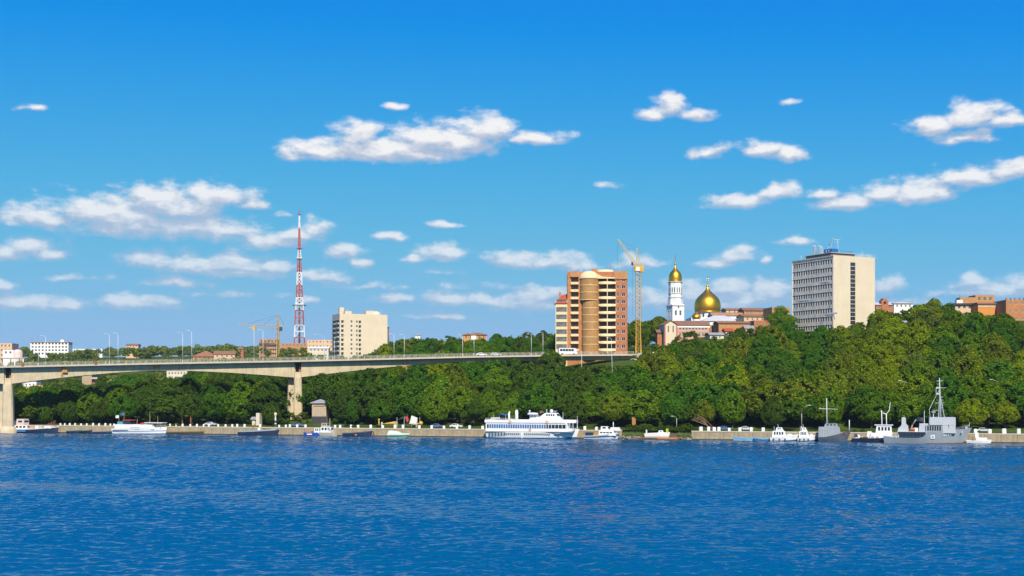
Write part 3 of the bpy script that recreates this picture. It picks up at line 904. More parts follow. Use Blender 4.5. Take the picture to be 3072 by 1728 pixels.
def building(name, label, cat, loc, rz, W, Dp, H, wall, faces, parapet=0.6, roof=None, roof_mat=None, frame=None, glass=None, side_wall=None, group=None, cornice=None, sills=False, base=-8.0):
    root = thing(name, label, cat, loc, rz, group)
    TT = {'front': (lambda u, d, z: (u, d, z), W, lambda u: (u, 0), 0.0),
          'left': (lambda u, d, z: (d, Dp - u, z), Dp, lambda u: (0, Dp - u), -pi / 2),
          'right': (lambda u, d, z: (W - d, u, z), Dp, lambda u: (W, u), pi / 2),
          'back': (lambda u, d, z: (W - u, Dp - d, z), W, lambda u: (W - u, Dp), pi)}
    for fc in ('front', 'left', 'right', 'back'):
        T, length, org, r = TT[fc]
        ops = faces.get(fc, [])
        mb = MB()
        open_wall(mb, length, base, H, ops, T)
        m = side_wall.get(fc, wall) if side_wall else wall
        mb.build('wall', m, root)
        for o in ops:
            st = o[4] if len(o) > 4 and o[4] else 'cross'
            if st == 'none': continue
            x, y = org(o[0])
            dd = o[5] if len(o) > 5 and o[5] else 0.24
            c = Vector((0, dd - 0.24)); c = Vector((-sin(r) * c.y, cos(r) * c.y))
            link('window', window_mesh(o[1] - o[0], o[3] - o[2], st, glass, frame), root, (x + c.x, y + c.y, o[2]), r)
            if sills:
                s = window_mesh_sill(o[1] - o[0])
                link('sill', s, root, (x, y, o[2]), r)
    rm = roof_mat or ROOF_GREY
    if roof is None:
        m = MB(); m.box(0.25, W - .25, .25, Dp - .25, H - parapet - .3, H - parapet); m.build('roof', rm, root)
        m = MB()
        m.box(0, W, .004, .25, H, H + .12).box(0, W, Dp - .25, Dp - .004, H, H + .12).box(.004, .25, .25, Dp - .25, H, H + .12).box(W - .25, W - .004, .25, Dp - .25, H, H + .12)
        m.box(0.001, W - .001, .24, .26, H - parapet, H).build('parapet', wall, root)
    elif roof[0] == 'gable':               # ridge along x
        e, hh = 0.5, roof[1]
        m = MB(); m.add([(-e, -e, H - .15), (W + e, -e, H - .15), (W + e, Dp / 2, H + hh), (-e, Dp / 2, H + hh), (-e, Dp + e, H - .15), (W + e, Dp + e, H - .15)],
                        [(0, 1, 2, 3), (3, 2, 5, 4)])
        m.add([(-e, -e, H - .35), (W + e, -e, H - .35), (W + e, Dp + e, H - .35), (-e, Dp + e, H - .35)], [(3, 2, 1, 0)])
        m.add([(-e, -e, H - .35), (W + e, -e, H - .35), (W + e, -e, H - .15), (-e, -e, H - .15)], [(0, 1, 2, 3)])
        m.build('roof', rm, root)
        m = MB(); m.add([(0, 0, H - .3), (0, Dp, H - .3), (0, Dp / 2, H + hh - .25)], [(0, 1, 2)]).add([(W, 0, H - .3), (W, Dp, H - .3), (W, Dp / 2, H + hh - .25)], [(0, 2, 1)])
        m.build('gable', wall, root)
    elif roof[0] == 'crossgable':          # ridge along y, gable faces front
        e, hh = 0.5, roof[1]
        m = MB(); m.add([(-e, -e, H - .2), (W / 2, -e, H + hh), (W + e, -e, H - .2), (-e, Dp + e, H - .2), (W / 2, Dp + e, H + hh), (W + e, Dp + e, H - .2)],
                        [(0, 1, 4, 3), (1, 2, 5, 4)])
        m.add([(-e, -e, H - .45), (W / 2, -e, H + hh - .25), (W + e, -e, H - .45), (-e, -e, H - .2), (W / 2, -e, H + hh), (W + e, -e, H - .2)], [(0, 1, 4, 3), (1, 2, 5, 4)])
        m.build('roof', rm, root)
        MB().add([(0, 0, H - .002), (W, 0, H - .002), (W / 2, 0, H + hh - .3)], [(0, 1, 2)]).build('gable', wall, root)
    elif roof[0] == 'hip':
        e, hh = 0.6, roof[1]; i = min(W, Dp) * .5
        m = MB(); m.add([(-e, -e, H), (W + e, -e, H), (W + e, Dp + e, H), (-e, Dp + e, H), (i * (W > Dp) + (W / 2) * (W <= Dp), Dp / 2 if W > Dp else i, H + hh), (W - i if W > Dp else W / 2, Dp / 2 if W > Dp else Dp - i, H + hh)],
                        [(0, 1, 5, 4), (1, 2, 5), (2, 3, 4, 5), (3, 0, 4)] if W > Dp else [(0, 1, 4), (1, 2, 5, 4), (2, 3, 5), (3, 0, 4, 5)])
        m.add([(-e, -e, H - .25), (W + e, -e, H - .25), (W + e, Dp + e, H - .25), (-e, Dp + e, H - .25), (-e, -e, H), (W + e, -e, H), (W + e, Dp + e, H), (-e, Dp + e, H)],
              [(0, 1, 5, 4), (1, 2, 6, 5), (2, 3, 7, 6), (3, 0, 4, 7), (3, 2, 1, 0)])
        m.build('roof', rm, root)
    if cornice:
        cm, ch, cd = cornice
        m = MB(); m.box(-cd, W + cd, -cd, 0.0 - .002, H - ch, H + .02).box(-cd, -.002, 0, Dp, H - ch, H + .02).box(W + .002, W + cd, 0, Dp, H - ch, H + .02)
        m.build('cornice', cm, root)
    c, s = cos(rz), sin(rz)
    FOOT.append((loc[0] + c * W / 2 - s * Dp / 2, loc[1] + s * W / 2 + c * Dp / 2, 0.5 * hypot(W, Dp) * .92 + 1.5))
    return root
sill_cache = {}
def window_mesh_sill(w):
    k = round(w, 2)
    if k not in sill_cache:
        sill_cache[k] = MB().box(-.08, w + .08, -.12, .05, -.14, -.004).mesh('sill', CONCRETE_LIGHT)
    return sill_cache[k]
def grid_ops(u0, u1, nu, w, z0, nz, pitch, h, style='cross', skip=()):
    out = []
    for i in range(nu):
        c = lerp(u0, u1, (i + .5) / nu)
        for j in range(nz):
            if (i, j) in skip: continue
            out.append((c - w / 2, c + w / 2, z0 + j * pitch, z0 + j * pitch + h, style))
    return out
def roof_antenna(root, x, y, z, h, m=None, bars=2):
    a = MB().tube((x, y, z), (x, y, z + h), .09, .05, 5)
    for i in range(bars):
        a.tube((x - .6, y, z + h * (.6 + .3 * i)), (x + .6, y, z + h * (.6 + .3 * i)), .05, n=4)
    a.build('antenna', m or STEEL, root)

# ---- brick apartment tower with the tiled round bay ----
D0 = 505.0; k0 = D0 / F
S = 0.283 * k0                                  # metres per detail unit of the tower's own elevation grid
bx0 = wx(1666.7, D0); zb = wz(690 + 1330 * .283, D0)
apt = thing('apartment_tower', 'tall orange brick apartment tower with round tiled bay and curved cream balconies', 'building', (bx0, D0, zb), radians(-2.0))
FOOT.append((bx0 + 15, D0 + 9, 19.5)); FOOT.append((bx0 + 4, D0 + 9, 11))
def ez(y): return (1330 - y) * S
def ex(x): return (x - 165) * S
TILE = mat('bay_tiles', (0.52, 0.27, 0.085), 0.55, 0.16, 0.5, brick=(1.3, 0.70, 0.62), streak=0.15, dirt=(0.30, 0.15, 0.05))
CREAMBAND = mat('cream_balcony', (0.74, 0.58, 0.31), 0.8, 0.05, 0.4, streak=0.1)
pitch = 78.6 * S
main_l, main_r = ex(290), ex(925)
front_ops = []
TOPZ = ez(445)
rows = [1262 - 78.6 * i for i in range(10)]     # balcony sill lines, bottom to top
for r, y in enumerate(rows):
    zz = ez(y) + .05
    front_ops.append((ex(330) - main_l, ex(404) - main_l, zz, zz + 46 * S, 'ribbon', 1.1))
    front_ops.append((ex(626) - main_l, ex(704) - main_l, zz, zz + 50 * S, 'ribbon', 1.3))
    front_ops.append((ex(716) - main_l, ex(796) - main_l, zz, zz + 50 * S, 'ribbon', 1.3))
    front_ops.append((ex(808) - main_l, ex(836) - main_l, zz + .25, zz + 42 * S, 'mullion'))
    front_ops.append((ex(862) - main_l, ex(902) - main_l, zz + .25, zz + 42 * S, 'mullion'))
Wm = main_r - main_l; DPT = 17.0
mb = MB(); open_wall(mb, Wm, -8, TOPZ, front_ops, lambda u, d, z: (main_l + u, d, z))
mb.box(main_l, main_r, 1.5, DPT, -8, TOPZ - .4)
mb.build('wall', BRICK_RED, apt)
sill_m = mat('window_white', (0.72, 0.70, 0.66), 0.6, 0.05)
for o in front_ops:
    dd = o[5] if len(o) > 5 else .24
    link('window', window_mesh(o[1] - o[0], o[3] - o[2], o[4], None if len(o) == 5 else mat('loggia_glass', (.17, .125, .085), .3, .6, .5), sill_m if len(o) == 5 else mat('dark_frames', (0.22, 0.18, 0.14), .6)), apt, (main_l + o[0], dd - .24, o[2]))
right_ops = grid_ops(1.5, DPT - 1.5, 4, 1.3, ez(rows[0]) + .3, 10, pitch, 1.5, 'mullion')
mb = MB(); open_wall(mb, DPT, -8, TOPZ, right_ops, lambda u, d, z: (main_r + .02 - d, u, z)); mb.build('side_wall', BRICK_RED, apt)
for o in right_ops: link('window', window_mesh(1.3, 1.5, 'mullion'), apt, (main_r + .02, o[0], o[2]), pi / 2)
# brick strips either side of the bay, proud of the balconies
for a, b2, pr in ((290, 326, .35), (408, 440, .55), (798, 806, .25)):
    MB().box(ex(a), ex(b2), -pr, -.004, -8, TOPZ - .02).build('brick_pier', BRICK, apt)
MB().box(ex(318), ex(408), -.9, -.01, ez(500), TOPZ + .25).build('brick_cap', BRICK_OCHRE, apt)
MB().box(ex(786), ex(925), -.35, -.01, ez(524), TOPZ + .3).build('brick_cap', BRICK_OCHRE, apt)
# round bay: one drum per storey with a cream ring between
cxb = ex(520); ry = [590, 665, 745, 830, 905, 980, 1058, 1138, 1215, 1330]
prev = 520
for i, y in enumerate(ry):
    rad = (100 if i < 3 else 90) * S
    cb = cxb if i < 3 else ex(532)
    mb = MB(); mb.lathe([(rad, ez(y) + .14), (rad, ez(prev) - .002)], 28, (cb, 0.4, 0), 0, pi, 2 * pi); mb.build('tiled_drum', TILE, apt)
    mb = MB(); mb.lathe([(rad - .1, ez(y) - .12), (rad + .12, ez(y) - .12), (rad + .12, ez(y) + .13), (rad - .1, ez(y) + .13)], 28, (cb, 0.4, 0), 0, pi, 2 * pi, False); mb.build('cream_ring', CREAMBAND, apt)
    prev = y
mb = MB(); r0 = 103 * S
mb.lathe([(r0 + .15, 0), (r0 + .15, .35), (r0 * .97, 1.1), (r0 * .85, 2.1), (r0 * .6, 2.9), (r0 * .3, 3.25), (0.05, 3.35)], 28, (cxb, 0.4, ez(520)), 0); mb.build('bay_dome', CREAMBAND, apt)
pts = [(ex(600), ez(520)), (ex(790), ez(520)), (ex(790), ez(508)), (ex(660), ez(500)), (ex(600), ez(470))]
MB().profile(pts, -1.6, .2).build('roof_sweep', CREAMBAND, apt)
# balconies
def arc_parapet(x0, x1, z0, z1, bulge, m, parent):
    n = 10; mb = MB(); xs = [lerp(x0, x1, i / n) for i in range(n + 1)]
    ys = [-.25 - bulge * sin(pi * (i / n) ** .85) for i in range(n + 1)]
    vs = [(x, y, z0 + .25 * (1 - sin(pi * i / n))) for i, (x, y) in enumerate(zip(xs, ys))] + [(x, y, z1) for x, y in zip(xs, ys)] + [(x, y + .14, z1) for x, y in zip(xs, ys)]
    k = n + 1
    fs = [(i, i + 1, k + i + 1, k + i) for i in range(n)] + [(k + i, k + i + 1, 2 * k + i + 1, 2 * k + i) for i in range(n)]
    mb.add(vs, fs, 0, True)
    mb.add([(x, y, z0) for x, y in zip(xs, ys)] + [(x1, .3, z0), (x0, .3, z0)], [tuple(range(n + 3))[::-1]])
    return mb.build('balcony', m, parent)
for r, y in enumerate(rows):
    arc_parapet(ex(620), ex(802), ez(y) - 1.02, ez(y) + .12, 2.0, CREAMBAND, apt)
    MB().box(ex(324), ex(408), -.9, -.02, ez(y) - .95, ez(y) + .06).build('balcony', CREAMBAND, apt)
MB().box(ex(706), ex(714), -2.25, -2.0, ez(1310), ez(510)).build('balcony_post', CREAMBAND, apt)
# left glazed wing with red mansard
wl, wr = ex(165), ex(290)
gl = [(.25, wr - wl - .25, ez(1262 - 78.6 * i) + .05, ez(1262 - 78.6 * i) + 50 * S, 'ribbon', .3) for i in range(7)]
mb = MB(); open_wall(mb, wr - wl, -8, ez(780), gl, lambda u, d, z: (wl + u, -.2 + d, z)); mb.box(wl + .01, wr, .3, 12, -8, ez(780) - .1); mb.build('glazed_wing', CREAMBAND, apt)
for o in gl: link('window', window_mesh(o[1] - o[0], o[3] - o[2], 'ribbon', mat('wing_glass', (.13, .14, .14), .15, .4, .6, spec=.7), mat('dark_frames', (0, 0, 0))), apt, (wl + o[0], -.14, o[2]))
MB().add([(wl - .4, -.6, ez(780)), (wr + .02, -.6, ez(780)), (wr + .02, 3.0, ez(672)), (wl + 2.2, 3.0, ez(690)), (wl - .4, 12, ez(780)), (wr + .02, 12, ez(672))], [(0, 1, 2, 3), (0, 3, 4), (3, 2, 5, 4)]).build('mansard_roof', ROOF_RED, apt)
MB().box(ex(200), ex(222), 1.5, 2.6, ez(730), ez(655)).build('chimney', BRICK, apt)
# roof clutter
MB().lathe([(90 * S, 0), (90 * S, 46 * S), (0.1, 50 * S)], 20, (ex(695), 6, TOPZ - .6)).build('penthouse', CREAMBAND, apt)
MB().lathe([(92 * S, 18 * S), (95 * S, 18 * S), (95 * S, 24 * S), (90 * S, 24 * S)], 20, (ex(695), 6, TOPZ - .6)).build('penthouse_rim', CONCRETE_LIGHT, apt)
MB().box(ex(555), ex(605), 4, 6.5, TOPZ - .5, ez(400)).build('chimney', BRICK, apt)
MB().box(ex(400), ex(440), 5, 7, TOPZ - .5, ez(432)).build('chimney', CREAMBAND, apt)
MB().box(main_l + .3, main_r - .3, .3, DPT - .3, TOPZ - .399, TOPZ - .2).build('roof', ROOF_GREY, apt)
roof_antenna(apt, ex(750), 5, ez(410), 2.6, RED)
roof_antenna(apt, ex(438), 6, ez(440), 1.8)

# ---- grey and cream office slab with rooftop aerials ----
GREYPANEL = mat('stained_panel', (0.66, 0.60, 0.50), 0.9, 0.18, 0.6, streak=0.8, dirt=(0.10, 0.085, 0.07))
Dg = 530.0; rg = radians(27)
hg = wz(766, Dg) - 43.0
lops = []
Vg, Wg = 27.4, 24.4
zt = hg - 1.6
for j in range(9):
    z1 = zt - j * 3.62
    for i in range(16):
        c = lerp(.8, Vg - .7, (i + .5) / 16)
        lops.append((c - .52, c + .52, z1 - 1.95, z1, 'plain'))
fops = [(Wg * .405, Wg * .525, zt - 1.0 - j * 1.86 - 1.68, zt - 1.0 - j * 1.86, 'mullion') for j in range(17)]
rops = grid_ops(1, Vg - 1, 10, 1.6, 2, 9, 3.62, 1.7)
office = building('office_tower', 'nine storey office slab, stained grey window side and blank cream end wall', 'building', (wx(2500, Dg), Dg, 43.0), rg, Wg, Vg, hg,
                  CREAM, {'left': lops, 'front': fops, 'right': rops}, side_wall={'left': GREYPANEL, 'right': CREAM}, roof_mat=ROOF_GREY, frame=mat('dark_frames', (0.22, 0.18, 0.14), .6))
for j in range(10):      # projecting sill courses below each window row of the grey side
    z = zt - j * 3.62 + .16
    MB().box(-.13, -.003, .3, Vg - .3, z - .10, z + .04).build('string_course', GREYPANEL, office)
for j, (a, b2) in ((4, (5, 12)), (2, (20, 25)), (6, (23, 30))):
    MB().box(-.16, -.004, Vg - b2, Vg - a, zt - j * 3.62 - 2.7, zt - j * 3.62 - 2.0).build('patched_panel', mat('light_patch', (.62, .61, .59), .8, .1), office)
MB().box(-.2, -.003, Vg - .25, Vg + .2, -6, hg + .2).build('corner_fin', WHITE_PLASTER, office)
MB().box(-.25, -.003, -.25, Vg, hg - .45, hg + .18).build('roof_fascia', CONCRETE_LIGHT, office)
MB().box(1.2, Wg * .62, 3, Vg - 8, hg - .3, hg + 1.5).build('roof_house', mat('tar_paper', (.20, .17, .14), .9, .2), office)
MB().box(.8, Wg * .64, 2.4, Vg - 7.4, hg + 1.502, hg + 1.75).build('roof_house_cap', CONCRETE_LIGHT, office)
al = MB()
for (x, y, h) in ((2, 14.6, 4.6), (2, 11.2, 4.2), (4.5, 13, 4.0)):
    for dx, dy in ((-.6, -.6), (.6, -.6), (.6, .6), (-.6, .6)):
        al.tube((x + dx, y + dy, hg + .1), (x + dx * .6, y + dy * .6, hg + 1.7 + h), .09, n=4)
    for q in range(5):
        z = hg + 1.6 + h * q / 5
        al.box(x - .65, x + .65, y - .65, y + .65, z, z + .12)
al.build('aerial_frame', STEEL, office)
MB().box(2.2, 6.0, 3.4, 8.6, hg + 1.76, hg + 3.5).build('equipment_cabin', mat('cabin_blue', (.03, .12, .36), .5, .15), office)
w = MB()
for i in range(2): w.box(2.195 - .05, 2.195, 5.0 + i * 1.7, 5.6 + i * 1.7, hg + 2.4, hg + 3.0)
w.build('cabin_window', WHITE_PLASTER, office)
al = MB()
al.path([(5, 9.5, hg + 3.5), (5.6, 8.2, hg + 6.6), (6.2, 7, hg + 9.0)], .10, 5).path([(5.5, 8.5, hg + 1.8), (6, 7, hg + 8.8)], .09, 5)
al.path([(7.5, 5, hg + 1.8), (7.2, 5.4, hg + 8.2)], .11, 5).tube((5.6, 6.4, hg + 8.1), (8.6, 4.6, hg + 7.9), .07, n=4).tube((6.2, 6, hg + 7), (8, 4.9, hg + 6.8), .06, n=4)
for q in range(4): al.lathe([(.02, 0), (.42, .1), (.5, .3)], 8, (5.4 + q * .3, 8.6 - q * .5, hg + 5.6 + q * .8))
al.build('aerial_mast', STEEL, office)
rl = MB()
for i in range(9):
    rl.tube((8 + i * .9, 4.2, hg + 1.75), (8 + i * .9, 4.2, hg + 2.9), .04, n=4)
rl.tube((8, 4.2, hg + 2.9), (15.2, 4.2, hg + 2.9), .05, n=4)
rl.build('roof_railing', mat('cabin_blue', (0, 0, 0)), office)
roof_antenna(office, Wg * .75, 1.5, hg, 3.0); roof_antenna(office, 1, Vg - 5, hg, 2.2)

# ---- cream block left of centre with balcony bays ----
Dc = 800.0; rc = radians(25); hc = wz(941, Dc) - 34.0
Wc, Vc = 33.5, 17.0
cops = []
for j in range(11):
    z = hc - 4.3 - j * 3.05
    cops.append((Wc * .03, Wc * .085, z - 1.9, z, 'ribbon', .8)); cops.append((Wc * .34, Wc * .375, z - 1.5, z, 'mullion')); cops.append((Wc * .395, Wc * .445, z - 1.9, z, 'ribbon', 1.0)); cops.append((Wc * .225, Wc * .265, z - 1.4, z, 'mullion'))
clops = []
for j in range(11):
    z = hc - 4.3 - j * 3.05
    clops += [(1.2, 7.6, z - 1.6, z, 'ribbon', 1.0), (9.0, 15.6, z - 1.6, z, 'ribbon', 1.0)]
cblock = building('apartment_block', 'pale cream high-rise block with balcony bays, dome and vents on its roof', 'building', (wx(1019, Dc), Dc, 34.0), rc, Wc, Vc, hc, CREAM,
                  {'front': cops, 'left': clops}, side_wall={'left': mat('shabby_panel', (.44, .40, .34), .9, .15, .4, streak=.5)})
for j in range(11):
    z = hc - 4.3 - j * 3.05 - 1.62
    for a, b2 in ((1.0, 7.8), (8.8, 15.8)):
        MB().box(-.9, -.01, Vc - b2, Vc - a, z - .9, z).build('balcony', mat('balcony_mix', (.50, .46, .40), .85, .3, .25), cblock)
MB().box(-.3, -.004, 0, Vc, hc - 4.0, hc - 3.7).build('string_course', CONCRETE_LIGHT, cblock)
for (x, y, w_, d_, h_) in ((5, 4, 4.5, 4, 2.2), (20, 5, 6, 5, 2.8), (3.0, 10, 3, 3, 5.0)):
    MB().box(x, x + w_, y, y + d_, hc - .6, hc + h_).build('roof_house', CREAM, cblock)
MB().lathe([(3.1, 0), (3.0, 1.2), (2.4, 2.3), (1.3, 3.0), (.05, 3.25)], 16, (27.5, 6, hc - .4)).build('roof_dome', CREAM, cblock)
for x in (7, 23, 25, 31): roof_antenna(cblock, x, 6, hc, 3.4)
MB().box(-1.6, -1.2, Vc * .2, Vc * .25, 0, 1).build('downpipe', STEEL, cblock)

# ---- cathedral: white bell tower and gold domed church ----
GOLD = mat('gold_leaf', (0.95, 0.44, 0.032), 0.40, 0.10, 0.6, metal=1.0)
Dt = 900.0; kt = Dt / F; S3 = 440 / 2125 * kt       # elevation grid of the detail view
def tz(y): return (1080 - y) * S3
twx = wx(1940 + 415 * 440 / 2125, Dt); tzb = wz(740 + 1080 * 440 / 2125, Dt)
bell = thing('bell_tower', 'white church bell tower with a small gold onion dome and cross', 'tower', (twx, Dt, tzb), radians(20))
FOOT.append((twx, Dt, 9))
def oct_prism(mb, r, z0, z1, mi=0, r1=None, n=8):
    mb.lathe([(r, z0), (r1 or r, z1)], n, (0, 0, 0), mi, pi / n, 2 * pi + pi / n, False)
WS = WHITE_PLASTER
m = MB(); hw = 130 * S3
lower = [(hw * .42 - .8, hw * .42 + .8, tz(1000), tz(930), 'mullion'), (-hw * .0 + hw * .98 + -.8, hw * .98 + .8, tz(1000), tz(930), 'mullion'), (hw * .7 - .6 + .35, hw * .7 + .9, tz(900), tz(870), 'mullion')]
for q in range(4):
    c, s = cos(q * pi / 2), sin(q * pi / 2)
    T = lambda u, d, z, c=c, s=s: ((u - hw * .72) * c - (-hw * .72 + d) * s, (u - hw * .72) * s + (-hw * .72 + d) * c, z)
    open_wall(m, hw * 1.44, -8, tz(850), lower, T, .5)
    for o in lower:
        p = T(o[0], .26, o[2]); link('window', window_mesh(o[1] - o[0], o[3] - o[2], 'mullion'), bell, (p[0], p[1], o[2]), q * pi / 2)
    m.add([T(-.3, -.15, tz(850)), T(hw * 1.44 + .3, -.15, tz(850)), T(hw * .72, -.15, tz(815)), T(-.3, 1.2, tz(850)), T(hw * 1.44 + .3, 1.2, tz(850)), T(hw * .72, 2.5, tz(815))], [(0, 1, 2), (0, 2, 5, 3), (1, 4, 5, 2)])
m.build('lower_stage', WS, bell)
MB().box(-hw * .8, hw * .8, -hw * .8, hw * .8, tz(862), tz(850)).build('cornice', mat('tower_trim', (.62, .58, .52), .8), bell)
m = MB(); r2 = 100 * S3
oct_prism(m, r2 * 1.1, tz(850), tz(760)); oct_prism(m, r2, tz(760), tz(520)); m.build('upper_stage', WS, bell)
for z, rr in ((745, 1.06), (685, 1.06), (520, 1.12)):
    m = MB(); oct_prism(m, r2 * rr, tz(z), tz(z - 10)); oct_prism(m, r2 * rr, tz(z - 10), tz(z - 10) + .02, r1=.5); oct_prism(m, .5, tz(z), tz(z) - .02, r1=r2 * rr); m.build('cornice', mat('tower_trim', (0, 0, 0)), bell)
for q in range(8):
    a = q * pi / 4 + pi / 2 * 0
    for dxx in (-.9, .9):
        m = MB(); R_ = r2 * cos(pi / 8) + .02
        hs = [(dxx - .35, tz(670)), (dxx + .35, tz(670)), (dxx + .35, tz(605)), (dxx + .2, tz(595)), (dxx - .2, tz(595)), (dxx - .35, tz(605))]
        m.add([(x, -R_, z) for x, z in hs] + [(x, -R_ + .3, z) for x, z in hs], [tuple(range(6))] + [(i, (i + 1) % 6, 6 + (i + 1) % 6, 6 + i) for i in range(6)])
        o = m.build('belfry_opening', GLASS, bell); o.rotation_euler = (0, 0, a)
on = [(95, 515), (93, 505), (96, 470), (95, 440), (88, 405), (72, 375), (50, 350), (28, 325), (14, 300), (7, 275), (5, 262)]
MB().lathe([(r * S3, tz(y)) for r, y in on], 24).build('onion_dome', GOLD, bell)
def cross(parent, x, y, zbase, h):
    m = MB().lathe([(.02, 0), (.55 * h / 6, .28 * h / 6), (.75 * h / 6, .75 * h / 6), (.5 * h / 6, 1.2 * h / 6), (.1, 1.45 * h / 6)], 10, (x, y, zbase))
    m.tube((x, y, zbase + 1.3 * h / 6), (x, y, zbase + h), .14, n=5).tube((x - h * .14, y, zbase + h * .78), (x + h * .14, y, zbase + h * .78), .12, n=5).tube((x - h * .08, y, zbase + h * .66), (x + h * .08, y, zbase + h * .62), .10, n=5)
    m.build('cross', GOLD, parent)
cross(bell, 0, 0, tz(266), (266 - 118) * S3)
Dk = 915.0
chx = wx(1940 + 882 * 440 / 2125, Dk); chz = wz(740 + 1080 * 440 / 2125, Dk)
S4 = 440 / 2125 * Dk / F
def cz(y): return (1080 - y) * S4
church = thing('domed_church', 'white church drum under a large gold onion dome with cross', 'church', (chx, Dk, chz), 0)
FOOT.append((chx, Dk, 16))
on = [(178, 948), (184, 925), (190, 890), (190, 860), (186, 820), (172, 775), (143, 735), (107, 700), (70, 667), (39, 635), (18, 602), (11, 575), (8, 548)]
MB().lathe([(r * S4, cz(y)) for r, y in on], 40).build('onion_dome', GOLD, church)
MB().lathe([(190 * S4, cz(952)), (192 * S4, cz(945)), (176 * S4, cz(940))], 40).build('dome_rim', GOLD, church)
MB().lathe([(165 * S4, -8), (165 * S4, cz(952)), (188 * S4, cz(950))], 28, smooth=False).build('drum', WS, church)
for q in range(12):
    a = q * pi / 6; R_ = 165 * S4 + .03
    m = MB().box(-.7, .7, -R_ - .02, -R_ + .5, cz(1050), cz(975)); o = m.build('drum_window', GLASS, church); o.rotation_euler = (0, 0, a)
MB().box(-260 * S4, 200 * S4, -9, 22, -8, cz(1030)).build('nave_wall', WS, church)
cross(church, 0, 0, cz(590), (590 - 428) * S4)
for dx, dy, sc in ((-188, -8, 1.0), (150, 18, .9), (-150, 20, .9)):
    on2 = [(60, 0), (68, 22), (66, 42), (52, 62), (32, 78), (12, 92), (3, 105)]
    MB().lathe([(r * S4 * sc, y * S4 * sc) for r, y in on2], 20, (dx * S4, dy, cz(1060))).build('small_gold_dome', GOLD, church)
    MB().lathe([(58 * S4 * sc, -10), (58 * S4 * sc, .05)], 16, (dx * S4, dy, cz(1060))).build('turret', WS, church)

# ---- television mast ----
Dm = 1500.0; S5 = 500 / 1449 * Dm / F
mast = thing('television_mast', 'tall red and white lattice television mast on the skyline', 'tower', (wx(680 + 632 * 500 / 1449, Dm), Dm, wz(600 + 1262 * 500 / 1449, Dm)), radians(12))
FOOT.append((mast.location.x, mast.location.y, 14))
MRED = mat('mast_red', (0.48, 0.07, 0.045), 0.6, 0.1, .3); MWHITE = mat('mast_white', (0.78, 0.76, 0.74), 0.6, 0.05, .3)
def mz(y): return (1262 - y) * S5
HWID = [(130, 5), (245, 7.5), (420, 13), (510, 20), (630, 26), (740, 31), (850, 38), (960, 46), (1090, 54), (1200, 61), (1262, 65)]
secs = [(1262, 1195, MRED), (1195, 1090, MWHITE), (1090, 960, MRED), (960, 850, MWHITE), (850, 740, MRED), (740, 630, MWHITE), (630, 510, MRED), (510, 420, MWHITE), (420, 245, MRED), (245, 130, MWHITE)]
for y0, y1, mm in secs:
    m = MB(); nb = max(1, round((y0 - y1) / 55)); q = .70
    for b_ in range(nb):
        ya, yb = lerp(y0, y1, b_ / nb), lerp(y0, y1, (b_ + 1) / nb)
        wa, wb = table(HWID, ya) * S5 * q, table(HWID, yb) * S5 * q
        rl = .62 if ya > 600 else .42
        C = [(-1, -1), (1, -1), (1, 1), (-1, 1)]
        for i in range(4):
            a, b2 = C[i], C[(i + 1) % 4]
            m.tube((a[0] * wa, a[1] * wa, mz(ya)), (a[0] * wb, a[1] * wb, mz(yb)), rl, n=5)
            m.tube((a[0] * wb, a[1] * wb, mz(yb)), (b2[0] * wb, b2[1] * wb, mz(yb)), rl * .75, n=4)
            if ya < 970:
                m.tube((a[0] * wa, a[1] * wa, mz(ya)), (b2[0] * wb, b2[1] * wb, mz(yb)), rl * .45, n=4)
                m.tube((b2[0] * wa, b2[1] * wa, mz(ya)), (a[0] * wb, a[1] * wb, mz(yb)), rl * .45, n=4)
            else:
                m.tube((a[0] * wa, a[1] * wa, mz(ya)), ((a[0] + b2[0]) / 2 * wb, (a[1] + b2[1]) / 2 * wb, mz(yb)), rl * .4, n=4)
    m.build('mast_section', mm, mast)
MB().tube((0, 0, 0), (0, 0, mz(630)), 1.15, .9, 8).tube((0, 0, mz(630)), (0, 0, mz(250)), .8, .6, 8).build('lift_shaft', mat('mast_shaft', (.42, .17, .10), .7, .2, .15), mast)
for y, w_ in ((508, 36), (422, 26), (910, 52)):
    m = MB(); ww = w_ * S5
    m.lathe([(ww * .5, -.5), (ww, -.3), (ww, .5), (ww * .5, .5)], 8, (0, 0, mz(y)), smooth=False); m.build('platform', MWHITE if y != 422 else MRED, mast)
m = MB()
for sx_ in (-1, 1):
    for sy_ in (-1, 1):
        m.lathe([(.05, 0), (1.2, .3), (1.7, 1.1)], 10, (sx_ * 48 * S5, sy_ * 30 * S5, mz(920)))
m.build('dish', mat('dish_cream', (.62, .52, .36), .6), mast)
MB().tube((0, 0, mz(132)), (0, 0, mz(58)), .45, .12, 6).lathe([(.3, 0), (2.0, .2), (2.0, .9), (.3, 1.0)], 10, (0, 0, mz(130))).build('spire', MRED, mast)

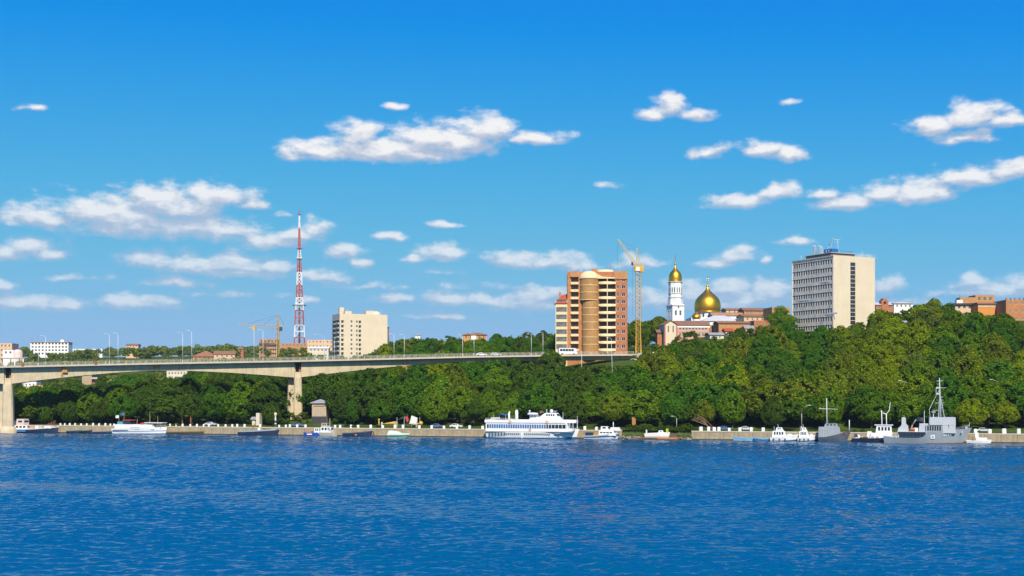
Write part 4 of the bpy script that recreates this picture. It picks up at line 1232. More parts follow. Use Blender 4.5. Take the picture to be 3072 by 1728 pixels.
# ---- tower cranes ----
def lattice(mb, p0, p1, w0, w1, bays, r):
    p0 = Vector(p0); p1 = Vector(p1); d = (p1 - p0).normalized()
    up = Vector((0, 1, 0)) if abs(d.y) < .9 else Vector((1, 0, 0))
    a = d.cross(up).normalized(); b2 = d.cross(a)
    C = [(-1, -1), (1, -1), (1, 1), (-1, 1)]
    pt = lambda t, c: p0.lerp(p1, t) + (a * c[0] + b2 * c[1]) * lerp(w0, w1, t)
    for i in range(4): mb.tube(pt(0, C[i]), pt(1, C[i]), r, n=4)
    for k in range(bays):
        for i in range(4):
            s0, s1 = (C[i], C[(i + 1) % 4]) if k % 2 == 0 else (C[(i + 1) % 4], C[i])
            mb.tube(pt(k / bays, s0), pt((k + 1) / bays, s1), r * .6, n=3)
            mb.tube(pt(k / bays, C[i]), pt(k / bays, C[(i + 1) % 4]), r * .5, n=3)
    return mb
# luffing crane right of the apartment tower
Dq = 520.0; S6 = 360 / 1272 * Dq / F
cr = thing('luffing_crane', 'yellow lattice luffing tower crane with raised jib beside the brick tower', 'crane', (wx(1620 + 1040 * 360 / 1272, Dq), Dq, wz(690 + 1290 * 360 / 1272, Dq)), 0)
FOOT.append((cr.location.x, cr.location.y, 5))
def qx(x): return (x - 1040) * S6
def qz(y): return (1290 - y) * S6
lattice(MB(), (0, 0, -6), (0, 0, qz(440)), .95, .95, 26, .13).build('mast', YELLOW, cr)
lattice(MB(), (0, 0, -6), (0, 0, qz(1130)), 1.45, 1.0, 5, .16).build('mast_base', YELLOW, cr)
lattice(MB(), (qx(1020), 0, qz(375)), (qx(820), -2, qz(102)), .62, .25, 18, .10).build('jib', mat('jib_cream', (.62, .48, .25), .6, .15), cr)
lattice(MB(), (qx(1040), 0, qz(370)), (qx(1022), 0, qz(190)), .5, .22, 8, .09).build('tower_head', mat('jib_cream', (0, 0, 0)), cr)
m = MB().box(qx(1000), qx(1085), -1.1, 1.1, qz(440), qz(380)).box(qx(1060), qx(1095), -1.0, 1.0, qz(446), qz(370)); m.build('slewing_house', YELLOW, cr)
MB().box(qx(1018), qx(1052), -1.3, -1.11, qz(436), qz(396)).build('cab_window', WHITE_PLASTER, cr)
MB().box(qx(968), qx(990), -.5, .5, qz(372), qz(342)).build('winch', DARK, cr)
m = MB().tube((qx(1022), 0, qz(192)), (qx(860), -1.6, qz(125)), .04, n=3).tube((qx(1022), 0, qz(200)), (qx(930), -1, qz(205)), .04, n=3)
m.tube((qx(820), -2, qz(104)), (qx(818), -2, qz(420)), .045, n=3).tube((qx(980), -.5, qz(360)), (qx(980), -.5, qz(900)), .04, n=3).tube((qx(1028), 0, qz(190)), (qx(1075), 1, qz(400)), .035, n=3)
m.tube((qx(1072), .5, qz(430)), (qx(1078), .5, qz(940)), .05, n=3)
m.build('cable', DARK, cr)
# hammerhead crane by the building shell
Dh = 1000.0; S7 = 512 / 1686 * Dh / F
hc_ = thing('hammerhead_crane', 'yellow hammerhead tower crane with grey jib over an unfinished brick building', 'crane', (wx(500 + 1100 * 512 / 1686, Dh), Dh, wz(900 + 570 * 512 / 1686, Dh)), 0)
FOOT.append((hc_.location.x, hc_.location.y, 6))
def hx(x): return (x - 1100) * S7
def hz(y): return (570 - y) * S7
lattice(MB(), (0, 0, -10), (0, 0, hz(265)), 1.0, 1.0, 16, .22).build('mast', YELLOW, hc_)
lattice(MB(), (0, 0, hz(265)), (hx(1104), 0, hz(145)), .75, .4, 6, .18).build('tower_head', YELLOW, hc_)
lattice(MB(), (hx(1085), 0, hz(262)), (hx(725), -3, hz(246)), .75, .55, 26, .17).build('jib', mat('jib_grey', (.46, .41, .33), .6, .15), hc_)
lattice(MB(), (hx(1090), 0, hz(262)), (hx(1160), .6, hz(258)), .6, .6, 6, .17).build('counter_jib', mat('jib_grey', (0, 0, 0)), hc_)
MB().box(hx(1112), hx(1140), -.8, 1.2, hz(305), hz(266)).build('counterweight', DARK, hc_)
m = MB().box(hx(855), hx(885), -3, -1.4, hz(300), hz(264)); m.build('trolley', YELLOW, hc_)
m = MB().tube((hx(1104), 0, hz(147)), (hx(800), -2.3, hz(240)), .10, n=3).tube((hx(1104), 0, hz(147)), (hx(960), -1, hz(246)), .10, n=3).tube((hx(1106), 0, hz(147)), (hx(1158), .6, hz(250)), .10, n=3)
m.tube((hx(1052), -.5, hz(270)), (hx(1050), -.5, hz(305)), .10, n=3); m.build('cable', DARK, hc_)
# ------------------------------------------------------------------ smaller houses on and beyond the hill
PINK = mat('pink_render', (0.58, 0.33, 0.24), 0.85, 0.08, 0.4, streak=0.15)
PEACH = mat('peach_render', (0.68, 0.45, 0.27), 0.85, 0.08, 0.4, streak=0.15)
PALE = mat('pale_render', (0.66, 0.58, 0.46), 0.85, 0.08, 0.4, streak=0.2)
ORANGE_WALL = mat('orange_render', (0.60, 0.25, 0.055), 0.85, 0.06, 0.3)
def house(name, label, px0, px1, ytop, ybase, D, Dp, rz, wall, nu, nz, roof=None, roof_mat=None, wsize=(1.1, 1.5), cat='house', corner='L', left=0, right=0, frame=None, **kw):
    z0 = wz(ybase, D); H = wz(ytop, D) - z0
    c = cos(rz)
    W = (px1 - px0) * D / F / max(.4, c)
    x = wx(px0, D)
    p = max(2.6, (H - 1.0) / max(1, nz)) if nz else 3
    zs = H - .9 - wsize[1] - (nz - 1) * p if nz else 0
    faces = {}
    if nu and nz: faces['front'] = grid_ops(.6, W - .6, nu, min(wsize[0], (W - 1.2) / nu * .75), zs, nz, p, wsize[1])
    if left and nz: faces['left'] = grid_ops(.6, Dp - .6, left, wsize[0], zs, nz, p, wsize[1])
    if right and nz: faces['right'] = grid_ops(.6, Dp - .6, right, wsize[0], zs, nz, p, wsize[1])
    return building(name, label, cat, (x, D, z0), rz, W, Dp, H, wall, faces, roof=roof, roof_mat=roof_mat, frame=frame, **kw)

# cluster below the church
h = house('hillside_villa', 'long pink and white villa with a red-brown roof below the church', 2032, 2128, 974, 1016, 560, 12, radians(4), PINK, 9, 2, ('gable', 2.2), ROOF_BROWN, (1.0, 1.6), frame=WHITE_PLASTER)
MB().box(-.1, h.data is None and 15.4 or 15.4, -.22, -.006, wz(977, 560) - wz(1016, 560) - .9, wz(977, 560) - wz(1016, 560) - .1).build('white_frieze', WHITE_PLASTER, h)
h = house('gabled_house', 'cream gable-fronted house with pink corners at the villa\'s left end', 1994, 2031, 972, 1018, 556, 14, radians(4), CREAM, 2, 1, ('crossgable', 1.9), ROOF_BROWN, (.7, 3.0))
for x in (-.12, 5.35): MB().box(x, x + .55, -.15, -.006, -6, wz(972, 556) - wz(1018, 556)).build('corner_strip', mat('rose_paint', (.50, .16, .12), .8), h)
house('brick_hall', 'wide brown brick hall with flat eaves right of the pink villa', 2156, 2252, 968, 1012, 575, 10, radians(5), BRICK_OCHRE, 0, 0, ('gable', 1.0), ROOF_BROWN)
h = house('low_shed', 'low grey shed with a dark flat roof between villa and brick hall', 2124, 2158, 976, 1010, 585, 8, radians(3), BRICK_RED, 2, 1, None, DARK, (1.0, 1.0))
house('long_roof_house', 'long house with a pale metal roof just below the gold dome', 2110, 2225, 962, 985, 640, 14, radians(4), WHITE_PLASTER, 4, 1, ('hip', 3.2), mat('pale_metal_roof', (.55, .52, .48), .5, .1, .3), (.9, 1.1))
house('brown_roof_house', 'house with a tan gable roof over white walls in front of the church', 2138, 2232, 945, 970, 660, 12, radians(3), WHITE_PLASTER, 3, 1, ('gable', 1.8), mat('tan_roof', (.42, .21, .09), .8, .12, .3), (.9, 1.0))
house('plaster_house', 'pale peach house with chimneys right of the gold dome', 2178, 2232, 928, 958, 700, 10, radians(6), PEACH, 3, 1, ('gable', 1.0), ROOF_BROWN, (.9, 1.2))
house('terrace_house', 'two storey brick terrace with an upper balcony below the skyline', 2232, 2330, 948, 990, 630, 12, radians(8), PEACH, 6, 2, ('gable', 1.3), ROOF_BROWN, (.9, 1.3))
house('upper_brick_house', 'brick house with a brown roof and dormer strip beside the office tower', 2232, 2318, 930, 952, 690, 10, radians(8), BRICK_OCHRE, 6, 1, ('gable', 1.6), ROOF_BROWN, (1.0, 1.1))
house('stepped_brick_block', 'tall ochre brick block directly left of the office tower', 2316, 2372, 922, 1000, 620, 12, radians(10), BRICK_OCHRE, 3, 3, None, ROOF_BROWN, (1.0, 1.4))
house('arched_brick_house', 'brick house with arched window above the trees left of the office tower', 2262, 2340, 962, 1000, 600, 10, radians(6), BRICK_RED, 4, 1, None, DARK, (.8, 1.7))
house('white_cottage', 'small white-walled cottage half hidden in trees below the brick hall', 2130, 2172, 1003, 1022, 545, 6, radians(4), PALE, 2, 1, ('gable', 1.0), ROOF_GREY, (.8, .9))
# right of the office tower
h = house('old_brick_house', 'old red brick house with round gable window right of the office tower', 2628, 2682, 913, 945, 640, 10, radians(4), BRICK_RED, 3, 1, ('gable', 1.5), mat('pale_metal_roof', (0, 0, 0)), (1, 1.3))
m = MB().profile([(2.8, 2), (6.6, 2), (6.6, 7.9), (5.8, 7.9), (5.8, 8.8), (3.6, 8.8), (3.6, 7.9), (2.8, 7.9)][::-1], -.5, 3); m.build('gable_tower', BRICK_RED, h)
m = MB().tube((4.7, -.56, 6.6), (4.7, -.4, 6.6), .75, n=14); m.build('round_window', GLASS, h)
house('white_roof_building', 'low building with a white roof and a dark vent on the right skyline', 2682, 2740, 909, 932, 640, 12, radians(3), WHITE_PLASTER, 4, 1, ('hip', 1.2), mat('pale_metal_roof', (0, 0, 0)), (1, 1.2))
h = house('orange_block', 'broad orange rendered block with a dark cornice on the right hilltop', 2934, 3016, 908, 985, 600, 14, radians(6), ORANGE_WALL, 0, 0, None, ROOF_BROWN, cornice=(ROOF_BROWN, .9, .7), left=4)
MB().box(0, 13.8, -.08, -.004, 11.0, 11.5).build('white_band', WHITE_PLASTER, h)
h = house('cream_wing', 'cream and brick wing with a dark projecting eave left of the orange block', 2866, 2935, 910, 985, 606, 14, radians(-3), PEACH, 4, 3, None, ROOF_BROWN, (1.3, 1.8), cornice=(DARK, .8, .9), frame=WHITE_PLASTER)
MB().box(3, 11, 2, 9, 12.4, 15.8).build('attic_storey', BRICK_OCHRE, h)
MB().box(1, 4, 1, 4, 12.4, 14.4).build('roof_house', WHITE_PLASTER, h)
roof_antenna(h, 3.5, 4, 14.4, 3.0, WOOD)
house('brick_attic_house', 'ochre brick attic house with grouped windows above the orange block', 2926, 2985, 886, 912, 622, 8, radians(4), BRICK_OCHRE, 3, 1, None, ROOF_BROWN, (1.4, 1.6))
h = house('corner_brick_house', 'brick apartment house with scattered windows at the right edge', 3018, 3120, 900, 1000, 590, 14, radians(2), BRICK, 5, 4, None, ROOF_BROWN, (1.2, 1.1), frame=WHITE_PLASTER)
for i in range(5): MB().box(.5 + i * 2.2, 1.1 + i * 2.2, 1, 1.6, 15.5, 17.6).build('chimney', BRICK_RED, h)
# roofs peeping from the wood
house('grey_roof_house', 'house with a sloping grey roof among the trees right of the office tower', 2672, 2712, 985, 1012, 512, 8, radians(-20), PALE, 2, 1, ('gable', 3.4), ROOF_GREY, (.9, 1.0))
house('white_wall_house', 'white walled house with a pale roof in the wooded slope', 2738, 2792, 984, 1014, 500, 7, radians(3), mat('white_panels', (.70, .66, .60), .8, .05, .3), 0, 0, ('gable', .5), mat('pale_metal_roof', (0, 0, 0)))
# left skyline
h = house('slab_school', 'white four storey slab building with mast poles on the left skyline', 91, 203, 1026, 1068, 1300, 14, radians(3), WHITE_PLASTER, 11, 4, None, ROOF_GREY, (2.0, 1.7), frame=mat('dark_frames', (0, 0, 0)), cornice=(ROOF_BROWN, .8, .3), right=2)
for x in (.8, 6.5, 39.5): roof_antenna(h, x, 3, 15, 7.5, mat('mast_red', (0, 0, 0)), 1)
MB().box(31, 35, 3, 7, 14.6, 18).build('roof_house', WHITE_PLASTER, h)
house('long_white_block', 'long low white block right of the slab building on the left skyline', 218, 306, 1047, 1068, 1350, 12, radians(2), WHITE_PLASTER, 12, 2, None, ROOF_GREY, (1.6, 1.5), frame=mat('dark_frames', (0, 0, 0)))
house('roof_among_trees', 'cream house with a brown roof among far trees left of centre', 378, 414, 1035, 1058, 1250, 10, radians(3), PEACH, 4, 2, ('gable', 1.5), ROOF_BROWN, (1.1, 1.3))
h = house('rosy_apartments', 'rose and cream apartment house at the left edge behind the bridge', -60, 34, 1030, 1090, 900, 14, radians(3), PEACH, 8, 4, None, ROOF_BROWN, (1.3, 1.5), right=2, side_wall={'right': PINK})
h = house('white_hall', 'white round-gabled hall behind the bridge at the left edge', 8, 40, 1050, 1095, 800, 12, radians(2), WHITE_PLASTER, 2, 1, None, ROOF_GREY, (1.4, 1.4))
MB().lathe([(3.2, -6), (3.2, 8.4), (2.6, 9.6), (1.4, 10.4), (.1, 10.6)], 18, (8.8, 3.2, 0)).build('round_gable', mat('pale_pink', (.66, .52, .46), .8, .08), h)
pv = thing('flat_canopy', 'long flat white canopy roof on posts behind the left bridge railing', 'canopy', (wx(-60, 640), 640, wz(1100, 640)), radians(1))
MB().box(0, 24.5, -2, 5, 4.3, 4.75).build('canopy_roof', CONCRETE_LIGHT, pv)
for i in range(6):
    for y in (-1.6, 4.6): MB().tube((1 + i * 4.5, y, -25), (1 + i * 4.5, y, 4.3), .25, n=8).build('post', WHITE, pv)
house('low_brick_hall', 'broad low house with a reddish brown roof behind the left bridge span', 578, 646, 1069, 1088, 900, 16, radians(3), BRICK_OCHRE, 5, 1, ('hip', 4.4), mat('rust_roof', (.30, .13, .06), .85, .15), (1.2, 1.2))
house('stone_house', 'pale stone house with a brown gable behind the left bridge span', 642, 702, 1062, 1090, 880, 12, radians(12), PEACH, 4, 2, ('gable', 2.6), ROOF_BROWN, (1.2, 1.3))
house('turret_house', 'small red house top poking above trees left of the hammerhead crane', 712, 730, 1046, 1068, 1050, 6, radians(8), BRICK_RED, 2, 1, ('hip', 2.5), ROOF_BROWN, (.8, 1.0))
shell = house('building_shell', 'unfinished brick building shell under the hammerhead crane', 777, 834, 1018, 1082, 1015, 14, radians(6), BRICK_OCHRE, 5, 5, None, ROOF_BROWN, (1.7, 1.9), cat='building')
for j in range(4): MB().box(8.5, 16.0, -1.1, -.01, 3 + j * 3.4, 3.25 + j * 3.4).build('scaffold_deck', WOOD, shell)
m = MB()
for i in range(6): m.tube((8.6 + i * 1.45, -1.0, -6), (8.6 + i * 1.45, -1.0, 16), .10, n=4)
m.build('scaffold_poles', STEEL, shell)
house('brown_terrace', 'long brown terrace behind the foot of the television mast', 842, 932, 1030, 1062, 1200, 12, radians(3), BRICK_OCHRE, 8, 2, None, ROOF_BROWN, (1.4, 1.6))
house('brown_block', 'flat brown block between mast and cream high-rise', 922, 1000, 1020, 1050, 1150, 14, radians(3), PEACH, 7, 2, None, ROOF_BROWN, (1.3, 1.5))
house('pale_canopy_house', 'pale low house with a white eave below the mast', 925, 985, 1044, 1080, 900, 10, radians(3), PALE, 5, 2, ('gable', 1.2), WHITE_PLASTER, (1.2, 1.2))
st = thing('brick_chimney', 'slim dark brick chimney right of the cream high-rise', 'chimney', (wx(1164.5, 950), 950, wz(1035, 950)), 0)
MB().tube((0, 0, -4), (0, 0, wz(985, 950) - wz(1035, 950)), .85, .62, 12).build('stack', mat('sooty_brick', (.20, .10, .07), .9, .2), st)
MB().lathe([(.62, 0), (.85, .1), (.85, .9), (.62, 1.0)], 12, (0, 0, wz(985, 950) - wz(1035, 950))).build('cap', DARK, st)
h = house('orange_villa', 'orange rendered villa with a white bay on the middle skyline', 1389, 1460, 1004, 1030, 820, 10, radians(4), ORANGE_WALL, 5, 1, ('hip', 1.6), ROOF_BROWN, (1.4, 1.8), frame=WHITE_PLASTER)
MB().box(5.5, 9.0, -1.0, -.01, -2, 5.2).build('white_bay', WHITE_PLASTER, h)
house('pink_roof_house', 'low pinkish house among trees on the middle skyline', 1296, 1330, 1024, 1040, 830, 8, radians(3), PEACH, 3, 1, ('gable', .8), ROOF_BROWN, (.9, .8))
house('far_white_house', 'small white house just left of middle skyline trees', 1246, 1260, 1004, 1030, 900, 6, radians(3), WHITE_PLASTER, 1, 1, ('gable', .8), ROOF_GREY, (.9, .8))
# below the bridge on the left
h = house('tan_block', 'tan apartment block with balconies seen under the left bridge span', 246, 288, 1108, 1172, 700, 12, radians(12), mat('tan_panels', (.42, .32, .20), .85, .1, .3, streak=.2), 0, 0, None, ROOF_GREY, left=2, cat='building')
for j in range(4):
    zj = 1.0 + j * 2.9
    MB().box(5.3, 8.6, -.8, -.01, zj, zj + 1.0).build('balcony', (WHITE_PLASTER, RUST, CONCRETE_LIGHT, WHITE_PLASTER)[j], h)
    MB().box(5.4, 8.5, -.05, -.004, zj + 1.05, zj + 2.6).build('loggia_glazing', GLASS, h)
    MB().box(-.8, -.01, 8, 11.8, zj, zj + 1.0).build('balcony', CONCRETE_LIGHT, h)
house('small_white_house', 'small white house with a flat roof under the bridge near the left pier', 70, 108, 1146, 1172, 640, 8, radians(5), WHITE_PLASTER, 3, 2, None, ROOF_GREY, (.9, 1.0))
house('tin_roof_cottage', 'orange-roofed cottage under the bridge right of the left pier', 104, 124, 1162, 1180, 600, 6, radians(5), WHITE_PLASTER, 2, 1, ('gable', 1.2), mat('cradle_orange', (0, 0, 0)), (.8, .8))
house('pale_flats', 'pale flats glimpsed under the middle of the left bridge span', 500, 560, 1112, 1132, 720, 10, radians(4), PALE, 6, 2, None, ROOF_GREY, (.9, 1.2))
# pump house by the middle pier
h = house('pump_house', 'small grey-tan building with a pale hipped roof right of the middle bridge pier', 936, 979, 1208, 1249, 448, 5, radians(-4), mat('pump_render', (.46, .36, .25), .9, .12, .5, streak=.3), 0, 0, ('hip', 1.3), ROOF_GREY)
MB().box(.8, 4.6, -.06, -.003, .5, 3.6).build('shutter', mat('shutter_tan', (.43, .35, .25), .8, .1, .8), h)
MB().box(.7, 4.7, -.12, -.003, 3.62, 3.95).build('lintel', ROOF_BROWN, h)
MB().box(-.05, 5.4, -.10, -.003, -3.2, -.02).build('base_shade_panel', DARK, h)  # dark panel over the lower front, standing in for the shade below the body
house('kiosk', 'narrow pale kiosk on the promenade behind the dark blue boat', 768, 779, 1240, 1272, 442, 2.5, radians(-10), PALE, 0, 0, None, ROOF_GREY, cat='kiosk')
house('garden_shed', 'low pale shed behind the promenade left of the kiosk', 756, 766, 1256, 1274, 444, 2, radians(-10), PALE, 0, 0, ('gable', .7), ROOF_GREY, cat='shed')

for i, (lab, a_, b_, yt, yb, D_, wl_, rf_) in enumerate((
        ('tiny cream house with red roof in front of the brick hall', 2176, 2200, 992, 1012, 560, CREAM, ROOF_RED),
        ('tiny tan house with grey roof below the arched brick house', 2236, 2262, 984, 1006, 565, PEACH, ROOF_GREY),
        ('narrow white house with brown roof right of the arched brick house', 2338, 2362, 972, 1004, 585, WHITE_PLASTER, ROOF_BROWN),
        ('small brick cottage left of the cream gable-fronted house', 1972, 1994, 996, 1020, 560, BRICK_RED, ROOF_BROWN),
        ('small pale attic house above the terrace near the skyline', 2206, 2236, 938, 960, 705, PALE, ROOF_GREY))):
    house('small_house', lab, a_, b_, yt, yb, D_, 5, radians(4), wl_, 3, 1, ('gable', 1.3), rf_, (.7, .9))
# ------------------------------------------------------------------ boats along the quay
def berth(pl, pr, off):
    """stem and stern bearings -> centre, heading, length; the boat lies off metres out from the wall"""
    da, db = quay_depth(pl) - off / QN.y, quay_depth(pr) - off / QN.y
    a = Vector((wx(pl, da), da, 0)); b2 = Vector((wx(pr, db), db, 0))
    return (a + b2) / 2, atan2(b2.y - a.y, b2.x - a.x), (b2 - a).length
def hull_mesh(L, B, sheer, levels, rake=1.2, stern=0.85, bow_pow=0.62, bow_at=0.55, mats=None, deck_drop=0.25, flip=False, name='hull', transom=0.3):
    """lofted hull; levels: (height fraction, material index of the strake below it)"""
    n = 18; mb = MB()
    fr = [0.0] + [l[0] for l in levels]
    st = []
    for i in range(n + 1):
        u = i / n
        taper = 1.0 if u < bow_at else max(0.0, 1 - ((u - bow_at) / (1 - bow_at)) ** (1 / bow_pow))
        hb = B / 2 * min(taper, lerp(stern, 1.0, smooth(u / .3)))
        zs = sheer(u); row = []
        for f in fr:
            z = -0.55 + f * (zs + .55)
            x = -L / 2 + L * u
            if u > .5: x += rake * (f - 1) * ((u - .5) / .5) ** 2
            if u < .15: x += transom * (1 - f) * (1 - u / .15)
            y = max(.03, hb) * lerp(.66, 1.0, f ** .6)
            row.append((x, y, z))
        st.append(row)
    k = len(fr)
    for side in (-1, 1):
        vs = [(x, y * side, z) for row in st for (x, y, z) in row]
        for j in range(k - 1):
            fs = [(i * k + j, (i + 1) * k + j, (i + 1) * k + j + 1, i * k + j + 1) for i in range(n)]
            mb.add(vs if j == 0 else [], [], 0)
            base = len(mb.v) - len(vs)
            for f in fs:
                mb.f.append(tuple(base + q for q in (f if side < 0 else f[::-1]))); mb.m.append(levels[j][1]); mb.sm.append(True)
    # transom and deck
    r0 = st[0]
    for j in range(k - 1):
        mb.add([(r0[j][0], -r0[j][1], r0[j][2]), (r0[j][0], r0[j][1], r0[j][2]), (r0[j + 1][0], r0[j + 1][1], r0[j + 1][2]), (r0[j + 1][0], -r0[j + 1][1], r0[j + 1][2])], [(0, 1, 2, 3)], levels[j][1])
    dk = [(row[-1][0] * .995, row[-1][1] * .97, row[-1][2] - deck_drop) for row in st]
    vs = [(x, -y, z) for x, y, z in dk] + [(x, y, z) for x, y, z in dk]
    mb.add(vs, [(i, i + 1, n + 1 + i + 1, n + 1 + i) for i in range(n)], len(mats) - 1)
    return mb.mesh(name, mats)
def boat(name, label, cat, pl, pr, off, B, sheer, levels, mats, group=None, flip=False, **kw):
    c, ang, L = berth(pl, pr, off)
    root = thing(name, label, cat, (c.x, c.y, 0), ang + (pi if flip else 0), group)
    link('hull', hull_mesh(L, B, sheer, levels, mats=mats, **kw), root)
    return root, L
def cabin(root, x0, x1, w, z0, z1, m, rake_f=.3, rake_b=.1, name='cabin', taper=.12, windows=0, wz0=None, wz1=None, wmat=None, front=True, gap=.35):
    mb = MB(); t = taper
    mb.add([(x0, -w, z0), (x1, -w, z0), (x1, w, z0), (x0, w, z0), (x0 + rake_b, -w + t, z1), (x1 - rake_f, -w + t, z1), (x1 - rake_f, w - t, z1), (x0 + rake_b, w - t, z1)],
           [(0, 3, 2, 1), (4, 5, 6, 7), (0, 1, 5, 4), (1, 2, 6, 5), (2, 3, 7, 6), (3, 0, 4, 7)])
    o = mb.build(name, m, root)
    if windows:
        a, b2 = (wz0 if wz0 is not None else lerp(z0, z1, .45)), (wz1 if wz1 is not None else lerp(z0, z1, .88))
        fa, fb = (a - z0) / (z1 - z0), (b2 - z0) / (z1 - z0)
        xa, xb = x0 + .25 + rake_b, x1 - .25 - rake_f
        for i in range(windows):
            u0 = lerp(xa, xb, i / windows) + (xb - xa) / windows * gap / 2; u1 = lerp(xa, xb, (i + 1) / windows) - (xb - xa) / windows * gap / 2
            for sd in (-1, 1):
                ya, yb = sd * (w - t * fa + .015), sd * (w - t * fb + .015)
                wm = MB(); wm.add([(u0, ya, a), (u1, ya, a), (u1, yb, b2), (u0, yb, b2), (u0, ya - sd * .03, a), (u1, ya - sd * .03, a), (u1, yb - sd * .03, b2), (u0, yb - sd * .03, b2)],
                                  [(0, 1, 2, 3), (4, 7, 6, 5), (0, 4, 5, 1), (1, 5, 6, 2), (2, 6, 7, 3), (3, 7, 4, 0)])
                wm.build('window', wmat or GLASS, o)
        if front:
            xf0, xf1 = x1 - rake_f * fa + .02, x1 - rake_f * fb + .02
            wm = MB(); wm.add([(xf0, -w * .8, a), (xf0, w * .8, a), (xf1, w * .78, b2), (xf1, -w * .78, b2)], [(0, 1, 2, 3)]); wm.build('windscreen', wmat or GLASS, o)
    return o
def rails(root, pts, h, m=None, step=1.6, name='guard_rail', r=.035):
    mb = MB()
    for a, b2 in zip(pts, pts[1:]):
        a = Vector(a); b2 = Vector(b2); n = max(1, int((b2 - a).length / step))
        for i in range(n + 1):
            p = a.lerp(b2, i / n); mb.tube(p, p + Vector((0, 0, h)), r, n=4, cap=False)
        for q in (h, h * .55): mb.tube(a + Vector((0, 0, q)), b2 + Vector((0, 0, q)), r, n=4, cap=False)
    mb.build(name, m or WHITE, root)
def flag(root, x, y, z, w, h, m):
    n = 6; mb = MB(); vs = []
    for i in range(n + 1):
        for j in (0, 1): vs.append((x - w * i / n, y + .12 * sin(i * 1.4), z + h * j - .1 * i / n))
    mb.add(vs, [(i * 2, i * 2 + 2, i * 2 + 3, i * 2 + 1) for i in range(n)], 0, True)
    mb.build('flag', m, root)
def ring(root, x, y, z, r=.38, m=None, name='lifebuoy'):
    mb = MB(); n = 12
    pts = [(x + r * cos(2 * pi * i / n), y, z + r * sin(2 * pi * i / n)) for i in range(n + 1)]
    mb.path(pts, .09, 5); mb.build(name, m or ORANGE, root)
DECKM = mat('deck_tan', (0.40, 0.33, 0.24), 0.85, 0.15, 1.0)
DECKW = mat('deck_white', (0.62, 0.60, 0.56), 0.8, 0.1, 1.0)
BOTTOM = mat('antifouling', (0.16, 0.05, 0.03), 0.8, 0.2, 1.0)
BLUEGLASS = mat('tinted_glass', (0.05, 0.14, 0.32), 0.15, 0.3, 0.5, spec=0.7)

# ---- passenger ship ----
r, L = boat('passenger_ship', 'large white three deck passenger ship with blue waterline band', 'ship', 1463, 1738, 4.2, 6.4,
            lambda u: 2.3 + 1.0 * max(0, (u - .45) / .55) ** 1.6 + 0.25 * max(0, (.15 - u) / .15), [(.20, 0), (.33, 1), (1.0, 2)],
            [BLACK, BLUE, WHITE, DECKW], rake=1.4, bow_at=.62, deck_drop=.5)
def px_x(px): return (px - 1601.0) / 274.0 * L          # along the ship from bearings
s = L / 274.0
# portholes and lower windows set in the side
for i in range(6):
    x = px_x(1478 + i * 9)
    MB().box(x - .32, x + .32, -3.06, -2.9, 1.15, 2.15).build('side_window', mat('dull_glass', (.10, .12, .15), .3), r)
for i in range(22):
    x = px_x(1530 + i * 6)
    if abs(x - px_x(1576)) < .5: continue
    m = MB().tube((x, -3.16, 1.62), (x, -2.9, 1.62), .20, n=10); m.build('porthole', GLASS, r)
MB().box(px_x(1671), px_x(1688), -3.02, -2.8, 1.75, 2.05).build('name_board', mat('name_grey', (.25, .25, .27), .6, .5, 4.0), r)
MB().box(px_x(1574), px_x(1577), -3.25, -2.9, .2, 2.0).build('gangway_frame', WHITE, r)
MB().box(px_x(1466), px_x(1725), -3.22, 3.22, 2.36, 2.62).build('rubbing_strake', mat('strake_grey', (.66, .64, .64), .6), r)
# main deck house and its window row
z1, z2 = 2.62, 5.3
dk1 = cabin(r, px_x(1466), px_x(1712), 2.95, z1, z2, WHITE, .5, .05, 'deck_house', .0)
xs = [1470 + i * 7.1 for i in range(27)]
for i, p in enumerate(xs):
    dark = i > 24
    for sd in (-1, 1):
        MB().box(px_x(p), px_x(p + 5.4), sd * 2.97 - .03, sd * 2.97 + .03, 3.45, 4.75).build('window', GLASS if (dark or i == 0) else BLUEGLASS, dk1)
for i in range(7):                         # open gallery at the bow
    for sd in (-1, 1):
        MB().box(px_x(1662 + i * 10.5), px_x(1663.2 + i * 10.5), sd * 2.98 - .08, sd * 2.98 + .08, z1 + .9, z2).build('gallery_post', WHITE, r)
MB().box(px_x(1660), px_x(1706), -2.99, -2.93, 3.5, 4.75).build('gallery_glass', GLASS, dk1)
m = MB().profile([(px_x(1700), z1), (px_x(1727), z1 + .2), (px_x(1727), z1 + .75), (px_x(1700), z1 + 1.0)][::-1], -2.6, 2.6); m.build('bow_bulwark', WHITE, r)
m = MB().add([(px_x(1463.5), -3.2, z2), (px_x(1700), -3.2, z2), (px_x(1731), -1.6, z2), (px_x(1731), 1.6, z2), (px_x(1700), 3.2, z2), (px_x(1463.5), 3.2, z2),
              (px_x(1463.5), -3.2, z2 + .95), (px_x(1700), -3.2, z2 + .95), (px_x(1731), -1.6, z2 + .95), (px_x(1731), 1.6, z2 + .95), (px_x(1700), 3.2, z2 + .95), (px_x(1463.5), 3.2, z2 + .95)],
             [(0, 5, 4, 3, 2, 1), (0, 1, 7, 6), (1, 2, 8, 7), (2, 3, 9, 8), (3, 4, 10, 9), (4, 5, 11, 10), (5, 0, 6, 11)])
m.add([(px_x(1464), -3.1, z2 + .3), (px_x(1700), -3.1, z2 + .3), (px_x(1731), -1.5, z2 + .3), (px_x(1731), 1.5, z2 + .3), (px_x(1700), 3.1, z2 + .3), (px_x(1464), 3.1, z2 + .3)], [tuple(range(6))])
m.build('sun_deck', WHITE, r)
rails(r, [(px_x(1466), -3.15, z2 + .95), (px_x(1560), -3.15, z2 + .95)], .5, WHITE)
z3 = z2 + .95
